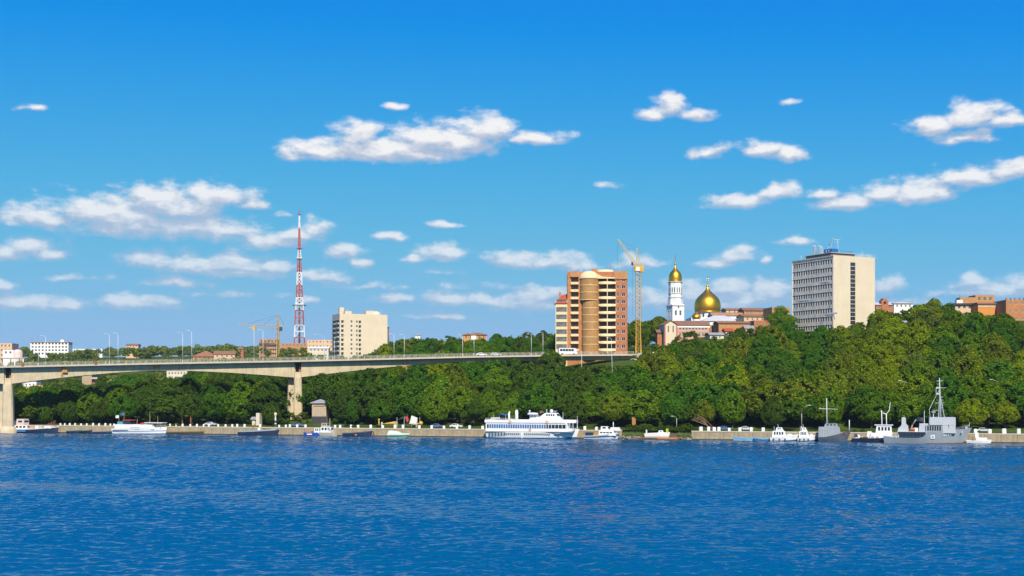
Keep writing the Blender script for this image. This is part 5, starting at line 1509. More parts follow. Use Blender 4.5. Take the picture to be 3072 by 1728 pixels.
wh = cabin(r, px_x(1588), px_x(1690), 2.2, z2 + .3, z3 + .75, WHITE, 1.0, 1.2, 'bridge_base', .1)
wh = cabin(r, px_x(1622), px_x(1680), 1.9, z3 + .75, z3 + 2.3, WHITE, .9, 2.2, 'wheelhouse', .15, windows=4, wz0=z3 + 1.25, wz1=z3 + 1.95)
cabin(r, px_x(1593), px_x(1618), 1.4, z3 + .76, z3 + 1.5, WHITE, .2, .2, 'lifeboat_house', .1, windows=2, wmat=mat('dull_glass', (0, 0, 0)))
lb = MB(); lb.lathe([(.02, -1.9), (.45, -1.5), (.62, -.6), (.62, .6), (.45, 1.5), (.02, 1.9)], 10); lb.v = [(px_x(1605) + z, -2.0 + x, z3 + 1.95 + y * .75) for x, y, z in lb.v]; lb.build('lifeboat', WHITE, r)
for px, h_, w_ in ((1531, 2.6, .34), (1554, 3.2, .55)):
    m = MB(); x = px_x(px)
    m.path([(x, -.8, z2 + .3), (x, -.8, z3 + h_ - .3), (x + (.35 if px == 1531 else -.1), -.8, z3 + h_)], [w_, w_ * .9, w_ * .8], 10)
    m.build('funnel', WHITE, r)
m = MB().tube((px_x(1593), -1.2, z3 + 1.5), (px_x(1593), -1.2, z3 + 2.7), .16, n=8).lathe([(.05, 0), (.35, .1), (.3, .5), (.05, .55)], 10, (px_x(1594), -1.2, z3 + 2.6)); m.build('ventilator', WHITE, r)
MB().box(px_x(1623), px_x(1631), -.8, .8, z3 + 2.2, z3 + 3.0).build('mast_housing', mat('brown_housing', (.20, .11, .07), .7), r)
m = MB().lathe([(.05, 0), (.5, .15), (.62, .6), (.45, 1.05), (.05, 1.2)], 12, (px_x(1657), -.3, z3 + 2.3)); m.build('radome', WHITE, r)
m = MB().tube((px_x(1642), 0, z3 + 2.3), (px_x(1642), 0, z3 + 3.6), .18, .06, 6).tube((px_x(1667), 0, z3 + 2.3), (px_x(1667), 0, z3 + 2.9), .07, n=5).tube((px_x(1663), 0, z3 + 2.8), (px_x(1673), 0, z3 + 3.0), .08, n=5)
m.tube((px_x(1690), 0, z3 - .2), (px_x(1690), 0, z3 + 2.6), .10, .05, 5).tube((px_x(1733), 0, 2.9), (px_x(1732), 0, z3 + 1.4), .10, .05, 5); m.build('signal_mast', STEEL, r)
m = MB().box(px_x(1482), px_x(1509), -3.0, -2.7, z3 + .1, z3 + .75); m.build('banner', mat('banner_pale', (.68, .60, .56), .7, .25, 2.0), r)
m = MB().add([(px_x(1486), -2.2, z3 + 1.6), (px_x(1525), -2.2, z3 + 1.4), (px_x(1525), 2.2, z3 + 1.4), (px_x(1486), 2.2, z3 + 1.6), (px_x(1505), -2.2, z3 + 1.95), (px_x(1505), 2.2, z3 + 1.95)], [(0, 4, 5, 3), (4, 1, 2, 5)]); m.build('awning', mat('awning_blue', (.04, .13, .32), .7, .1), r)
m = MB()
for px in (1487, 1505, 1524):
    for sd in (-2.1, 2.1): m.tube((px_x(px), sd, z3 - .6), (px_x(px), sd, z3 + 1.5), .06, n=5)
m.build('awning_post', STEEL, r)
ring(r, px_x(1600), -3.3, 3.0); ring(r, px_x(1540), -3.3, 5.6); ring(r, px_x(1650), -3.3, 5.6)

# ---- naval ship ----
r, L = boat('naval_ship', 'grey naval auxiliary ship with boxy wheelhouse and tall lattice mast', 'ship', 2650, 2917, 8.4, 6.0,
            lambda u: 1.7 + .45 * max(0, (.2 - u) / .2) + (1.9 * smooth((u - .43) / .06) if u < .49 else 1.9) * (u > .43) + 1.25 * max(0, (u - .5) / .5) ** 1.7,
            [(.14, 0), (.20, 1), (1.0, 2)], [BOTTOM, mat('waterline_brown', (.26, .16, .10), .8), GREY, mat('deck_grey', (.25, .27, .28), .8)], rake=3.2, bow_at=.52, deck_drop=.35)
GREY_LIGHT = mat('ship_light_grey', (0.47, 0.49, 0.50), 0.5, 0.06, 0.6, streak=0.15, dirt=(.34, .30, .27))
def nx(px): return (px - 2782.5) / 269.0 * L
sn = L / 269.0
cabin(r, nx(2692), nx(2775), 2.0, 1.35, 3.45, NAVY, .1, .1, 'aft_house', 0, windows=7, wz0=2.2, wz1=3.0)
MB().box(nx(2690), nx(2776), -2.3, 2.3, 3.45, 3.62).build('boat_deck', GREY_LIGHT, r)
m = MB().profile([(nx(2692), 3.62), (nx(2725), 3.62), (nx(2724), 5.2), (nx(2717), 6.0), (nx(2717), 7.4), (nx(2715), 7.8), (nx(2711), 7.9), (nx(2704), 7.7), (nx(2704), 5.6), (nx(2699), 4.9), (nx(2694), 4.6)][::-1], -1.1, 1.1); m.build('funnel', GREY_LIGHT, r)
m = MB().path([(nx(2730), -1.2, 3.6), (nx(2737), -1.2, 5.6), (nx(2748), -1.2, 7.2)], .16, 6); m.build('davit', GREY, r)
lb = MB(); lb.lathe([(.02, -1.3), (.45, -.9), (.55, 0), (.45, .9), (.02, 1.3)], 10); lb.v = [(nx(2742) + z, -1.4 + x, 4.3 + y * .9) for x, y, z in lb.v]; lb.build('lifeboat', ORANGE, r)
MB().box(nx(2744), nx(2753), -1.9, -.9, 3.63, 4.7).build('white_locker', WHITE, r)
cabin(r, nx(2755), nx(2790), 1.9, 3.3, 6.0, GREY_LIGHT, .2, .3, 'lower_house', .05)
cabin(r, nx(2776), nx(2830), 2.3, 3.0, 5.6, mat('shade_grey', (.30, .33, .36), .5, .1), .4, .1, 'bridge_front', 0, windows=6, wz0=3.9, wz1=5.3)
hs = cabin(r, nx(2787), nx(2866), 2.55, 5.6, 7.9, GREY_LIGHT, .05, .05, 'wheelhouse', 0)
cabin(r, nx(2826), nx(2866), 2.5, 3.2, 5.59, GREY_LIGHT, .05, .05, 'forward_house', 0)
m = MB().tube((nx(2845), -2.62, 4.7), (nx(2845), -2.5, 5.9), .05, n=4).tube((nx(2843), -2.6, 5.5), (nx(2847), -2.6, 5.5), .05, n=4); m.build('ladder', DARK, r)
m = MB(); m.lathe([(1.9, 0), (1.7, 1.2), (1.5, 1.2)], 16, (nx(2770), 0, 6.6), 0, pi / 2, 3 * pi / 2); m.build('bridge_wing', DARK, r)
m = MB(); mxx = nx(2822)
m.tube((mxx, 0, 7.8), (mxx - .3, 0, 19.6), .28, .13, 6)
m.tube((mxx + 1.1, 0, 7.8), (mxx - .1, 0, 14.5), .12, .08, 5).tube((mxx - .6, -.8, 7.8), (mxx - .3, 0, 13.5), .10, .07, 5).tube((mxx - .6, .8, 7.8), (mxx - .3, 0, 13.5), .10, .07, 5)
m.build('mast', GREY_LIGHT, r)
for z, a, b2 in ((18.7, -1.1, .8), (16.6, -1.2, 1.6), (12.1, -1.5, 1.0), (9.9, -2.2, .2)):
    MB().tube((mxx + a, 0, z), (mxx + b2, 0, z + .08), .09, n=4).build('yard_arm', GREY_LIGHT, r)
MB().box(mxx - 1.3, mxx - .2, -.3, .3, 14.6, 15.1).build('mast_platform', GREY_LIGHT, r)
MB().box(mxx - 1.3, mxx - .2, -.3, .3, 16.4, 16.9).build('mast_platform', GREY_LIGHT, r)
MB().box(mxx - 1.3, mxx - 1.15, -.2, .2, 15.1, 16.4).build('platform_post', GREY_LIGHT, r)
for z in (10.6, 11.4, 12.9, 13.8): MB().box(mxx + .1, mxx + .75, -.15, .15, z, z + .16).build('mast_step', GREY_LIGHT, r)
m = MB().lathe([(.05, 0), (.5, .2), (.72, .6)], 10, (mxx - 2.0, 0, 9.0)).tube((mxx - 2.0, 0, 7.9), (mxx - 2.0, 0, 9.1), .1, n=5).path([(nx(2787) + .3, -1, 7.9), (nx(2788), -1, 10.2), (nx(2800), 0, 12.6), (mxx - .4, 0, 16)], .05, 4)
m.build('radar', WHITE, r)
m = MB().tube((nx(2773), -.5, 5.2), (nx(2773), -.5, 9.8), .11, .07, 5); m.build('aft_mast', WHITE, r)
MB().box(nx(2791), nx(2803), -2.78, -2.6, 1.55, 2.7).build('white_emblem_frame', WHITE, r)
MB().box(nx(2793.5), nx(2800.5), -2.82, -2.75, 1.8, 2.45).build('emblem_field', GREY, r)
for i, (px, z) in enumerate(((2830, 2.3), (2836, 2.3), (2844, 2.5), (2850, 2.5), (2884, 3.4))):
    MB().box(nx(px), nx(px + 2.2), -2.45 + i * .12, -1.9 + i * .15, z, z + .35).build('hull_fitting', WHITE, r)
m = MB().tube((nx(2905), 0, 4.4), (nx(2909), 0, 6.3), .13, .06, 6).box(nx(2895), nx(2903), -.5, .5, 4.4, 5.2); m.build('bow_gear', GREY_LIGHT, r)
rails(r, [(nx(2652), -2.3, 2.0), (nx(2692), -2.6, 1.8)], .9, GREY_LIGHT); rails(r, [(nx(2868), -2.0, 4.0), (nx(2908), -.4, 4.9)], .8, GREY_LIGHT)
for i in range(6):
    MB().box(nx(2676 + i * 3.4), nx(2678.4 + i * 3.4), -2.5, -1.9, 1.5, 2.2 + .2 * (i % 3)).build('deck_crate', (WHITE, GREY_LIGHT, SILVER)[i % 3], r)

# ---- white and dark harbour tug left of the naval ship ----
r, L = boat('harbour_tug', 'dark hulled tug with a white wheelhouse and twin masts behind the naval ship', 'tugboat', 2556, 2690, 2.8, 5.0,
            lambda u: 1.25 + .9 * max(0, (u - .5) / .5) ** 1.5, [(.25, 0), (1.0, 1)], [BOTTOM, NAVY, DECKM], rake=1.0, bow_at=.6)
def gx(px): return (px - 2623) / 134.0 * L
cabin(r, gx(2610), gx(2685), 1.9, 1.0, 2.9, WHITE, .8, .3, 'deck_house', .1)
cabin(r, gx(2627), gx(2676), 1.6, 2.9, 5.2, WHITE, .2, .3, 'wheelhouse', .1, windows=4, wz0=3.6, wz1=4.7)
MB().box(gx(2624), gx(2679), -1.8, 1.8, 5.2, 5.4).build('wheelhouse_roof', WHITE, r)
MB().box(gx(2602), gx(2615), -1.0, 1.0, 1.0, 3.3).build('white_locker', WHITE, r)
m = MB().tube((gx(2646), 0, 5.4), (gx(2645), 0, 9.6), .18, .12, 6).tube((gx(2660), 0, 5.4), (gx(2659), 0, 8.6), .16, .13, 6).path([(gx(2648), 0, 9.0), (gx(2659), 0, 8.6), (gx(2668), 0, 9.8), (gx(2671), 0, 12.2)], .11, 5).tube((gx(2642), 0, 9.5), (gx(2647), 0, 9.6), .12, n=5)
m.build('mast', WHITE, r)
for px in (2618, 2632): ring(r, gx(px), -2.2, 1.3, .45, RUST, 'tyre_fender')
MB().box(gx(2580), gx(2605), -1.5, 1.5, 1.0, 1.5).build('rope_locker', DARK, r)

# ---- grey work vessel with cross-arm mast ----
r, L = boat('work_vessel', 'grey work vessel with slab-sided superstructure and a tall cross-arm mast', 'ship', 2454, 2554, 3.6, 5.2,
            lambda u: 1.5 + 2.2 * max(0, (u - .15) / .85) ** 1.3, [(.12, 0), (.97, 1), (1.0, 1)], [BOTTOM, mat('slate_hull', (.10, .12, .15), .5, .1, .5, streak=.2, dirt=(.2, .11, .07)), DECKM], rake=1.6, bow_at=.6)
def vx(px): return (px - 2504) / 100.0 * L
cabin(r, vx(2456), vx(2524), 2.0, 1.2, 4.6, GREY, .5, .05, 'superstructure', .05)
cabin(r, vx(2473), vx(2514), 1.7, 4.6, 5.6, GREY, .2, .3, 'upper_house', .05, windows=3)
m = MB().tube((vx(2481), 0, 4.5), (vx(2480), 0, 13.4), .19, .11, 6).tube((vx(2460), 0, 10.2), (vx(2514), 0, 10.1), .11, .07, 5).lathe([(.05, 0), (.3, .1), (.05, .5)], 8, (vx(2460), 0, 10.1)); m.build('mast', STEEL, r)
m = MB().tube((vx(2548), 0, 3.0), (vx(2548), 0, 6.8), .16, .14, 6); m.build('bow_post', STEEL, r)
ring(r, vx(2533), -2.0, 2.9, .35, RED)
m = MB()
for i in range(9): m.box(vx(2457 + i * 7), vx(2458 + i * 7), -2.04, -1.99, 1.4, 4.4)
m.build('plate_rib', GREY_LIGHT, r)

# ---- white cruisers ----
for nm, lab, pl, pr, off in (('cabin_cruiser', 'white cabin cruiser with wide windscreen left of the grey work vessel, nearer of two', 2310, 2396, 3.4),
                             ('cabin_cruiser', 'white cabin cruiser with a flared dark-shaded bow touching the grey work vessel', 2392, 2455, 2.6)):
    r, L = boat(nm, lab, 'motorboat', pl, pr, off, 3.4, lambda u: 1.25 + 1.0 * u ** 1.5, [(.30, 0), (.42, 1), (1.0, 2)], [BLACK, BLUE, WHITE, DECKW], group='white cabin cruisers', rake=1.2, bow_at=.5)
    cabin(r, -L * .42, L * .12, 1.35, 1.1, 3.2, WHITE, .9, .2, 'cabin', .15, windows=4)
    cabin(r, -L * .30, -L * .02, 1.1, 3.2, 4.3, WHITE, .5, .3, 'flybridge', .1, windows=2)
    cabin(r, L * .10, L * .34, 1.0, 1.6, 2.3, WHITE, .9, .1, 'foredeck', .2)
    m = MB().tube((-L * .2, 0, 4.3), (-L * .24, 0, 5.4), .08, .04, 5).tube((-L * .35, 0, 3.2), (-L * .36, 0, 4.6), .07, n=5); m.build('mast', STEEL, r)
    rails(r, [(L * .1, -1.4, 2.0), (L * .42, -.5, 2.3)], .6, STEEL)
    for i in range(3): MB().lathe([(.05, -.25), (.28, -.15), (.28, .15), (.05, .25)], 8, (-L * .35 + i * L * .2, -1.75, .9)).build('fender', mat('fender_tan', (.6, .45, .3), .7), r)
# people-free clutter on their roofs: coiled covers
# ---- blue open boats ----
for lab, pl, pr, off, hm in (('long light blue open boat with white inside at the quay foot', 2200, 2272, 2.4, mat('pale_blue_hull', (.30, .42, .50), .6, .1, 1)),
                             ('short bright blue open boat against the white cruiser', 2262, 2312, 3.2, BLUE)):
    r, L = boat('open_boat', lab, 'boat', pl, pr, off, 2.2, lambda u: .85 + .5 * abs(u - .55) ** 1.5 * 2, [(.75, 0), (.9, 1), (1.0, 1)], [hm, mat('sky_blue_paint', (.13, .38, .60), .5, .08), DECKW], rake=.6, bow_at=.5, deck_drop=.45)
    for x in (-.25, .05, .3): MB().box(L * x - .15, L * x + .15, -.85, .85, .62, .70).build('thwart', WHITE, r)
# ---- small white boats at the right ----
r, L = boat('white_launch', 'low white launch with a boxy engine cover right of the naval ship bow', 'motorboat', 2898, 2976, 2.6, 2.4, lambda u: .8 + .3 * u, [(.45, 0), (1.0, 1)], [mat('grubby_white', (.45, .40, .30), .7, .15), WHITE, DECKW], rake=.6, bow_at=.6)
cabin(r, -L * .05, L * .32, .9, .7, 1.7, WHITE, .2, .1, 'engine_cover', .1)
MB().box(-L * .16, -L * .02, -.6, .6, .7, 3.2).build('console', WHITE, r)
ring(r, -L * .2, -1.0, 1.3, .5, RUST, 'tyre_fender')
r, L = boat('covered_dinghy', 'small white dinghy with a blue cover between work vessel and tug', 'boat', 2557, 2590, 2.0, 2.2, lambda u: 1.2 + .5 * u, [(.35, 0), (1.0, 1)], [mat('grubby_white', (0, 0, 0)), WHITE, DECKW], rake=.5)
cabin(r, -L * .4, L * .1, .8, 1.2, 2.6, NAVY, .6, .3, 'tarpaulin', .3)
cabin(r, -L * .1, L * .3, .7, 1.3, 2.2, WHITE, .6, .2, 'cabin', .2, windows=1)
# ---- launch right of the passenger ship ----
r, L = boat('river_launch', 'white and slate blue river launch moored right of the passenger ship', 'motorboat', 1753, 1860, 3.0, 3.2, lambda u: 1.15 + 1.25 * u ** 1.8, [(.28, 0), (.55, 1), (.80, 2), (1.0, 0)], [mat('pale_hull', (.50, .55, .58), .5, .06), mat('pale_hull', (0, 0, 0)), mat('slate_blue', (.05, .09, .15), .5, .1), DECKW], rake=1.0, bow_at=.55)
def lx(px): return (px - 1806.5) / 107 * L
cabin(r, lx(1798), lx(1850), 1.25, 1.2, 2.9, WHITE, .9, .1, 'cabin', .1, windows=4, wz0=2.0, wz1=2.4, gap=.2)
cabin(r, lx(1804), lx(1828), 1.1, 2.9, 4.2, WHITE, .4, .1, 'wheelhouse', .1, windows=1)
cabin(r, lx(1832), lx(1862), 1.1, 2.9, 3.9, WHITE, .5, .2, 'foredeck_house', .1)
MB().box(lx(1782), lx(1797), -.9, .9, 1.2, 2.1).build('orange_cushion', mat('cradle_orange', (0, 0, 0)), r)
m = MB().tube((lx(1840), 0, 3.9), (lx(1840), 0, 5.6), .16, .14, 6); m.build('mast', WHITE, r)
m = MB().box(lx(1758), lx(1782), -1.2, 1.2, 1.2, 2.2); m.build('stern_locker', NAVY, r)
# ---- timber pontoon and skiff ----
c, ang, L = berth(1918, 2042, 3.0)
r = thing('timber_pontoon', 'long brown timber pontoon in front of the natural bank', 'pontoon', (c.x, c.y, 0), ang)
n = 24
for i in range(n): MB().box(-L / 2 + L * i / n + .02, -L / 2 + L * (i + 1) / n - .02, -1.8, 1.8, .62, .74).build('plank', WOOD, r)
MB().box(-L / 2, L / 2, -1.75, -1.5, -.4, .615).box(-L / 2, L / 2, 1.5, 1.75, -.4, .615).build('beam', mat('wet_timber', (.12, .06, .03), .8), r)
MB().box(-L * .05, L * .45, -1.95, -1.81, .25, .9).build('side_board', mat('orange_board', (.42, .18, .07), .8, .2), r)
r, L = boat('pale_skiff', 'pale blue-white skiff lying on the timber pontoon side', 'boat', 1934, 2010, 1.0, 2.0, lambda u: 1.6 + .5 * u, [(.6, 0), (1.0, 1)], [mat('pale_hull', (0, 0, 0)), WHITE, DECKW], rake=.6)
for o in [r]: o.location.z = .35
cabin(r, L * .02, L * .3, .7, 1.6, 2.6, WHITE, .7, .5, 'canopy', .3, windows=1)
MB().box(-L * .45, -L * .40, -.3, .3, 1.3, 2.8).build('outboard_motor', STEEL, r)
MB().box(L * .35, L * .44, -.3, .3, 1.5, 3.2).build('lime_canister', mat('lime_plastic', (.45, .50, .06), .5), r)
# ---- green speedboat ----
r, L = boat('green_speedboat', 'white and green speedboat at the quay foot below the white awning', 'motorboat', 1164, 1230, 2.6, 2.6, lambda u: 1.0 + .35 * u, [(.35, 0), (.72, 1), (1.0, 2)], [mat('mint_paint', (.45, .62, .46), .4), mat('green_paint', (.03, .28, .10), .4, .1), WHITE, DECKW], rake=1.4, bow_at=.4)
m = MB(); m.add([(-L * .48, -1.1, 1.0), (L * .12, -1.0, 1.2), (L * .12, 1.0, 1.2), (-L * .48, 1.1, 1.0), (-L * .42, -.8, 2.2), (-L * .05, -.7, 1.9), (-L * .05, .7, 1.9), (-L * .42, .8, 2.2)], [(0, 1, 5, 4), (1, 2, 6, 5), (2, 3, 7, 6), (3, 0, 4, 7), (4, 5, 6, 7)]); m.build('cover', mat('canvas_pale', (.70, .62, .54), .8, .08), r)
# ---- dark boats at left and centre ----
def barge(lab, pl, pr, off, hm, rim, up=.4, extra=None, B=2.6, z=.95):
    r, L = boat('moored_barge', lab, 'boat', pl, pr, off, B, lambda u: z + up * u ** 1.6, [(.5, 0), (.84, 0), (1.0, 1)], [hm, rim, DECKM], rake=.8, bow_at=.6, deck_drop=.4)
    for x in (-.3, 0.0, .28): MB().box(L * x - .14, L * x + .14, -B * .4, B * .4, z - .28, z - .18).build('thwart', WOOD, r)
    return r, L
barge('low dark blue open boat nearest the work boat', 203, 246, 2.0, NAVY, mat('teal_rim', (.06, .15, .20), .5))
barge('low black open boat in the middle of three beside the yacht', 240, 278, 2.6, BLACK, mat('teal_rim', (0, 0, 0)), z=1.1)
barge('low dark blue open boat just left of the motor yacht', 276, 343, 2.0, NAVY, BLUE, z=.7)
barge('long flat dark barge right of the motor yacht', 504, 614, 2.2, mat('dark_brown_hull', (.06, .05, .045), .7, .2), mat('moss_rim', (.20, .18, .05), .8), B=3.0, z=1.0)
r, L = barge('dark blue work boat with a tan bow and deck gear beside the kiosk', 717, 838, 2.6, NAVY, mat('pale_blue_hull', (0, 0, 0)), up=1.0, B=3.2, z=1.5)
m = MB().path([(-L * .2, 0, 1.5), (-L * .12, 0, 3.4), (-L * .12, 0, 4.2)], .16, 5); m.build('derrick', WOOD, r)
MB().box(L * .12, L * .26, -.8, .8, 1.5, 2.4).build('deck_crate', WOOD, r); MB().box(L * .3, L * .42, -.5, .5, 1.9, 2.5).build('yellow_float', YELLOW, r)
m = MB().lathe([(.05, 0), (.6, .3), (.6, 1.0), (.05, 1.4)], 10, (L * .0, 0, 1.4)); m.build('drum', WHITE, r)
ring(r, L * .47, -.3, 1.7, .55, BLACK, 'tyre_fender')
r, L = barge('dark blue boat with a bow tyre right of the pump house', 1030, 1118, 2.4, NAVY, mat('slate_blue', (0, 0, 0)), up=.9, B=2.8, z=1.2)
ring(r, L * .49, -.2, 1.2, .6, BLACK, 'tyre_fender'); ring(r, L * .49, .2, .6, .6, BLACK, 'tyre_fender')
MB().lathe([(.05, -.35), (.38, -.2), (.38, .2), (.05, .35)], 10, (-L * .02, -1.35, .5)).build('fender', ORANGE, r)
r, L = boat('blue_fishing_boat', 'bright blue fishing boat with white bridge right of the bridge pier', 'boat', 914, 966, 2.6, 2.6, lambda u: 1.1 + .5 * abs(u - .4), [(.5, 0), (1.0, 0)], [mat('cobalt_paint', (.02, .08, .38), .45, .15), DECKM], rake=.4, bow_at=.7)
cabin(r, L * .1, L * .42, .9, 1.0, 2.9, WHITE, .2, .1, 'wheelhouse', .1, windows=2); MB().box(-L * .28, L * .02, -1.32, -1.2, .45, .85).build('white_name_strip', WHITE, r)
MB().box(-L * .42, -L * .05, -.9, .9, 1.0, 1.7).build('net_heap', mat('net_brown', (.40, .20, .12), .9, .3, 3), r)
r, L = boat('white_houseboat', 'cluttered grey-white houseboat moored right of the blue fishing boat', 'boat', 962, 1012, 2.2, 2.8, lambda u: 1.3, [(.5, 0), (1.0, 0)], [mat('grubby_white', (0, 0, 0)), DECKM], rake=.2, bow_at=.85, stern=1.0)
cabin(r, -L * .45, L * .2, 1.1, 1.2, 3.2, WHITE, .1, .1, 'cabin', .05, windows=3); cabin(r, -L * .40, -L * .05, .9, 3.2, 4.6, mat('grubby_white', (0, 0, 0)), .1, .1, 'upper_cabin', .05, windows=2)
rails(r, [(L * .2, -1.2, 1.3), (L * .48, -1.2, 1.3)], 1.0, STEEL); ring(r, L * .12, -1.25, 2.4, .4, WHITE)
m = MB().tube((L * .05, 0, 3.2), (L * .05, 0, 6.2), .08, n=5); m.build('mast', STEEL, r)
# ---- white motor yacht ----
r, L = boat('motor_yacht', 'white motor yacht with blue stripe, flags and red lifeboats on the left', 'yacht', 343, 502, 3.4, 4.6, lambda u: 2.1 + .75 * u ** 1.4, [(.20, 0), (.30, 1), (.52, 2), (.60, 1), (1.0, 2)], [BOTTOM, BLUE, WHITE, DECKW], rake=1.0, bow_at=.6)
def yx(px): return (px - 422.5) / 159 * L
cabin(r, yx(352), yx(470), 1.9, 1.9, 3.6, WHITE, 1.2, .3, 'deck_house', .1)
for a, b2, mm in ((348, 395, mat('long_slot', (.16, .18, .22), .4)), (400, 414, mat('curtain', (.30, .16, .08), .6)), (414, 430, GLASS)):
    MB().box(yx(a), yx(b2), -2.2, -2.0, 1.25 if a < 395 else 1.7, 1.6 if a < 395 else 2.5).build('side_window', mm, r)
cabin(r, yx(377), yx(397), 1.3, 3.6, 5.0, NAVY, .2, .2, 'wheelhouse', .1, windows=2)
MB().box(yx(375), yx(400), -1.5, 1.5, 5.0, 5.3).build('wheelhouse_roof', RED, r)
MB().box(yx(358), yx(374), -1.2, 1.2, 3.6, 4.6).build('teal_tarpaulin', mat('teal_canvas', (.08, .28, .32), .7), r)
m = MB().box(yx(440), yx(494), -1.6, 1.6, 4.1, 4.35); m.build('canopy', WHITE, r)
m = MB()
for px in (442, 465, 488):
    for sd in (-1.4, 1.4): m.tube((yx(px), sd, 2.4), (yx(px), sd, 4.1), .06, n=5)
m.tube((yx(450), 0, 4.3), (yx(450), 0, 8.2), .10, .06, 5).tube((yx(474), 0, 4.3), (yx(473), 0, 6.8), .08, .05, 5).tube((yx(411), 0, 3.6), (yx(413), 0, 5.6), .09, n=5).tube((yx(357), 0, 3.6), (yx(357), 0, 7.0), .06, n=5).tube((yx(372), 0, 3.6), (yx(373), 0, 8.0), .06, n=5)
m.build('mast', mat('varnish', (.45, .30, .14), .6), r)
flag(r, yx(357), 0, 5.9, 1.5, 1.0, WHITE); flag(r, yx(373), 0, 6.9, 1.6, .9, BLUE)
lb = MB(); lb.lathe([(.02, -.8), (.35, -.5), (.4, 0), (.35, .5), (.02, .8)], 10); lb.v = [(yx(434) + z, -1.6 + x, 3.9 + y) for x, y, z in lb.v]; lb.build('lifeboat', RED, r)
rails(r, [(yx(478), -1.6, 2.7), (yx(500), -.4, 2.85)], .7, STEEL)
# ---- work boat beside the left pier ----
r, L = boat('work_boat', 'cluttered blue and black work boat with white wheelhouse beside the left bridge pier', 'boat', 26, 177, 3.0, 5.0, lambda u: 1.5 + 1.1 * max(0, (u - .4) / .6) ** 1.5, [(.2, 0), (.55, 1), (.9, 1), (1.0, 2)], [BOTTOM, NAVY, WHITE, DECKM], rake=.7, bow_at=.62)
def ox(px): return (px - 101.5) / 151 * L
MB().box(ox(52), ox(90), -2.55, -2.45, .45, 1.2).build('blue_side_panel', BLUE, r)
cabin(r, ox(52), ox(92), 1.8, 1.2, 2.9, WHITE, .4, .2, 'deck_house', .1, windows=3)
cabin(r, ox(56), ox(80), 1.5, 2.9, 5.3, mat('pale_pink', (0, 0, 0)), .1, .3, 'wheelhouse', .05, windows=1, wz0=4.0, wz1=4.7)
cabin(r, ox(34), ox(54), 1.5, 2.4, 4.6, BLUE, .2, .2, 'blue_tarpaulin', .3); MB().box(ox(28), ox(50), -1.8, 1.8, 1.2, 2.4).build('stern_house', WHITE, r)
MB().box(ox(95), ox(114), -1.0, 1.0, 2.0, 2.7).build('orange_dinghy', ORANGE, r)
MB().box(ox(112), ox(122), -1.2, 1.2, 1.3, 2.8).build('winch_house', WHITE, r)
m = MB()
for i in range(7): m.tube((ox(136 + i * 4), -.6 + .2 * i, 1.8), (ox(138 + i * 4.4), -.3 + .1 * i, 3.2 + .28 * i), .14, n=5)
m.build('winch_gear', RUST, r)
MB().box(ox(140), ox(160), -1.4, 1.4, 1.8, 2.8).build('bow_locker', WHITE, r)
rails(r, [(ox(92), -2.4, 1.6), (ox(136), -2.4, 1.9)], .8, WHITE)

# ---- odds and ends on the promenade ----
p = quay_pt(1196, 7, 2.96)
a = thing('sail_awning', 'white peaked fabric awning with a red panel on the promenade above the speedboat', 'awning', p, QANG)
m = MB(); m.add([(-3.0, -1, 2.6), (-.2, -1.2, 4.2), (.9, -.6, 2.2), (-.6, 1.5, 3.4)], [(0, 1, 3), (1, 2, 3)]); m.add([(1.6, -1, 1.4), (2.5, -1, 4.3), (4.6, -1, 3.5), (4.3, -1, 1.4), (2.6, 1.8, 3.6), (4.6, 1.8, 3.0)], [(0, 1, 2, 3), (1, 4, 5, 2)])
m.build('canvas', mat('canvas_white', (.78, .74, .68), .8, .06), a)
MB().add([(.1, -1.25, 3.5), (1.0, -1.15, 4.2), (1.5, -1.05, 2.6), (.9, -1.15, 1.8)], [(0, 1, 2, 3)]).build('red_panel', RED, a)
m = MB()
for x, y in ((-3, -1), (-.2, -1.2), (2.5, -1), (4.6, -1), (-.6, 1.5), (4.5, 1.8)): m.tube((x, y, 0), (x, y, 3.6), .07, n=5)
m.build('post', STEEL, a)
p = quay_pt(1152, 5, 2.96)
a = thing('yellow_boom', 'long tapering yellow boom lying on stands left of the white awning', 'boom', p, QANG)
m = MB().tube((-2.6, 0, 1.2), (2.4, 0, 1.7), .22, .55, 8); m.build('boom', YELLOW, a)
MB().box(-2.9, -2.6, -.3, .3, .0, 1.9).build('end_plate', mat('canvas_white', (0, 0, 0)), a); MB().box(1.8, 3.0, -.5, .5, .0, 2.2).build('stand', mat('stand_tan', (.45, .36, .2), .8), a)
p = quay_pt(1236, 5, 2.96)
a = thing('yellow_buoy', 'round yellow buoy on a tan spar right of the white awning', 'buoy', p, QANG)
m = MB().lathe([(.05, -.8), (.6, -.5), (.8, 0), (.6, .5), (.05, .8)], 12, (1.4, 0, 1.6)); m.build('float', YELLOW, a)
m = MB().tube((-2.0, 0, .9), (1.2, 0, 1.6), .28, .22, 8).box(-.4, .1, -.3, .3, 0, 1.3); m.build('spar', mat('stand_tan', (0, 0, 0)), a)
p = quay_pt(537, 5, 2.96)
a = thing('rusty_gantry', 'rusty orange gantry frame on the promenade right of the motor yacht', 'gantry', p, QANG)
m = MB().path([(-1.7, 0, 0), (-1.7, 0, 3.6), (1.4, 0, 3.7), (1.8, 0, 3.2), (1.9, 0, 0)], .22, 6); m.build('frame', RUST, a)
p = quay_pt(803, 6, 2.96)
a = thing('navigation_mark', 'white and dark striped navigation mark beside the kiosk', 'sign', p, QANG)
for i, z in enumerate((0, 1.3, 2.2, 3.0)):
    MB().lathe([(.42 - .05 * i, z), (.40 - .05 * i, z + (1.25, .85, .75, .7)[i])], 10).build('stripe', (WHITE, mat('plum', (.10, .05, .10), .6), WHITE, WHITE)[i], a)
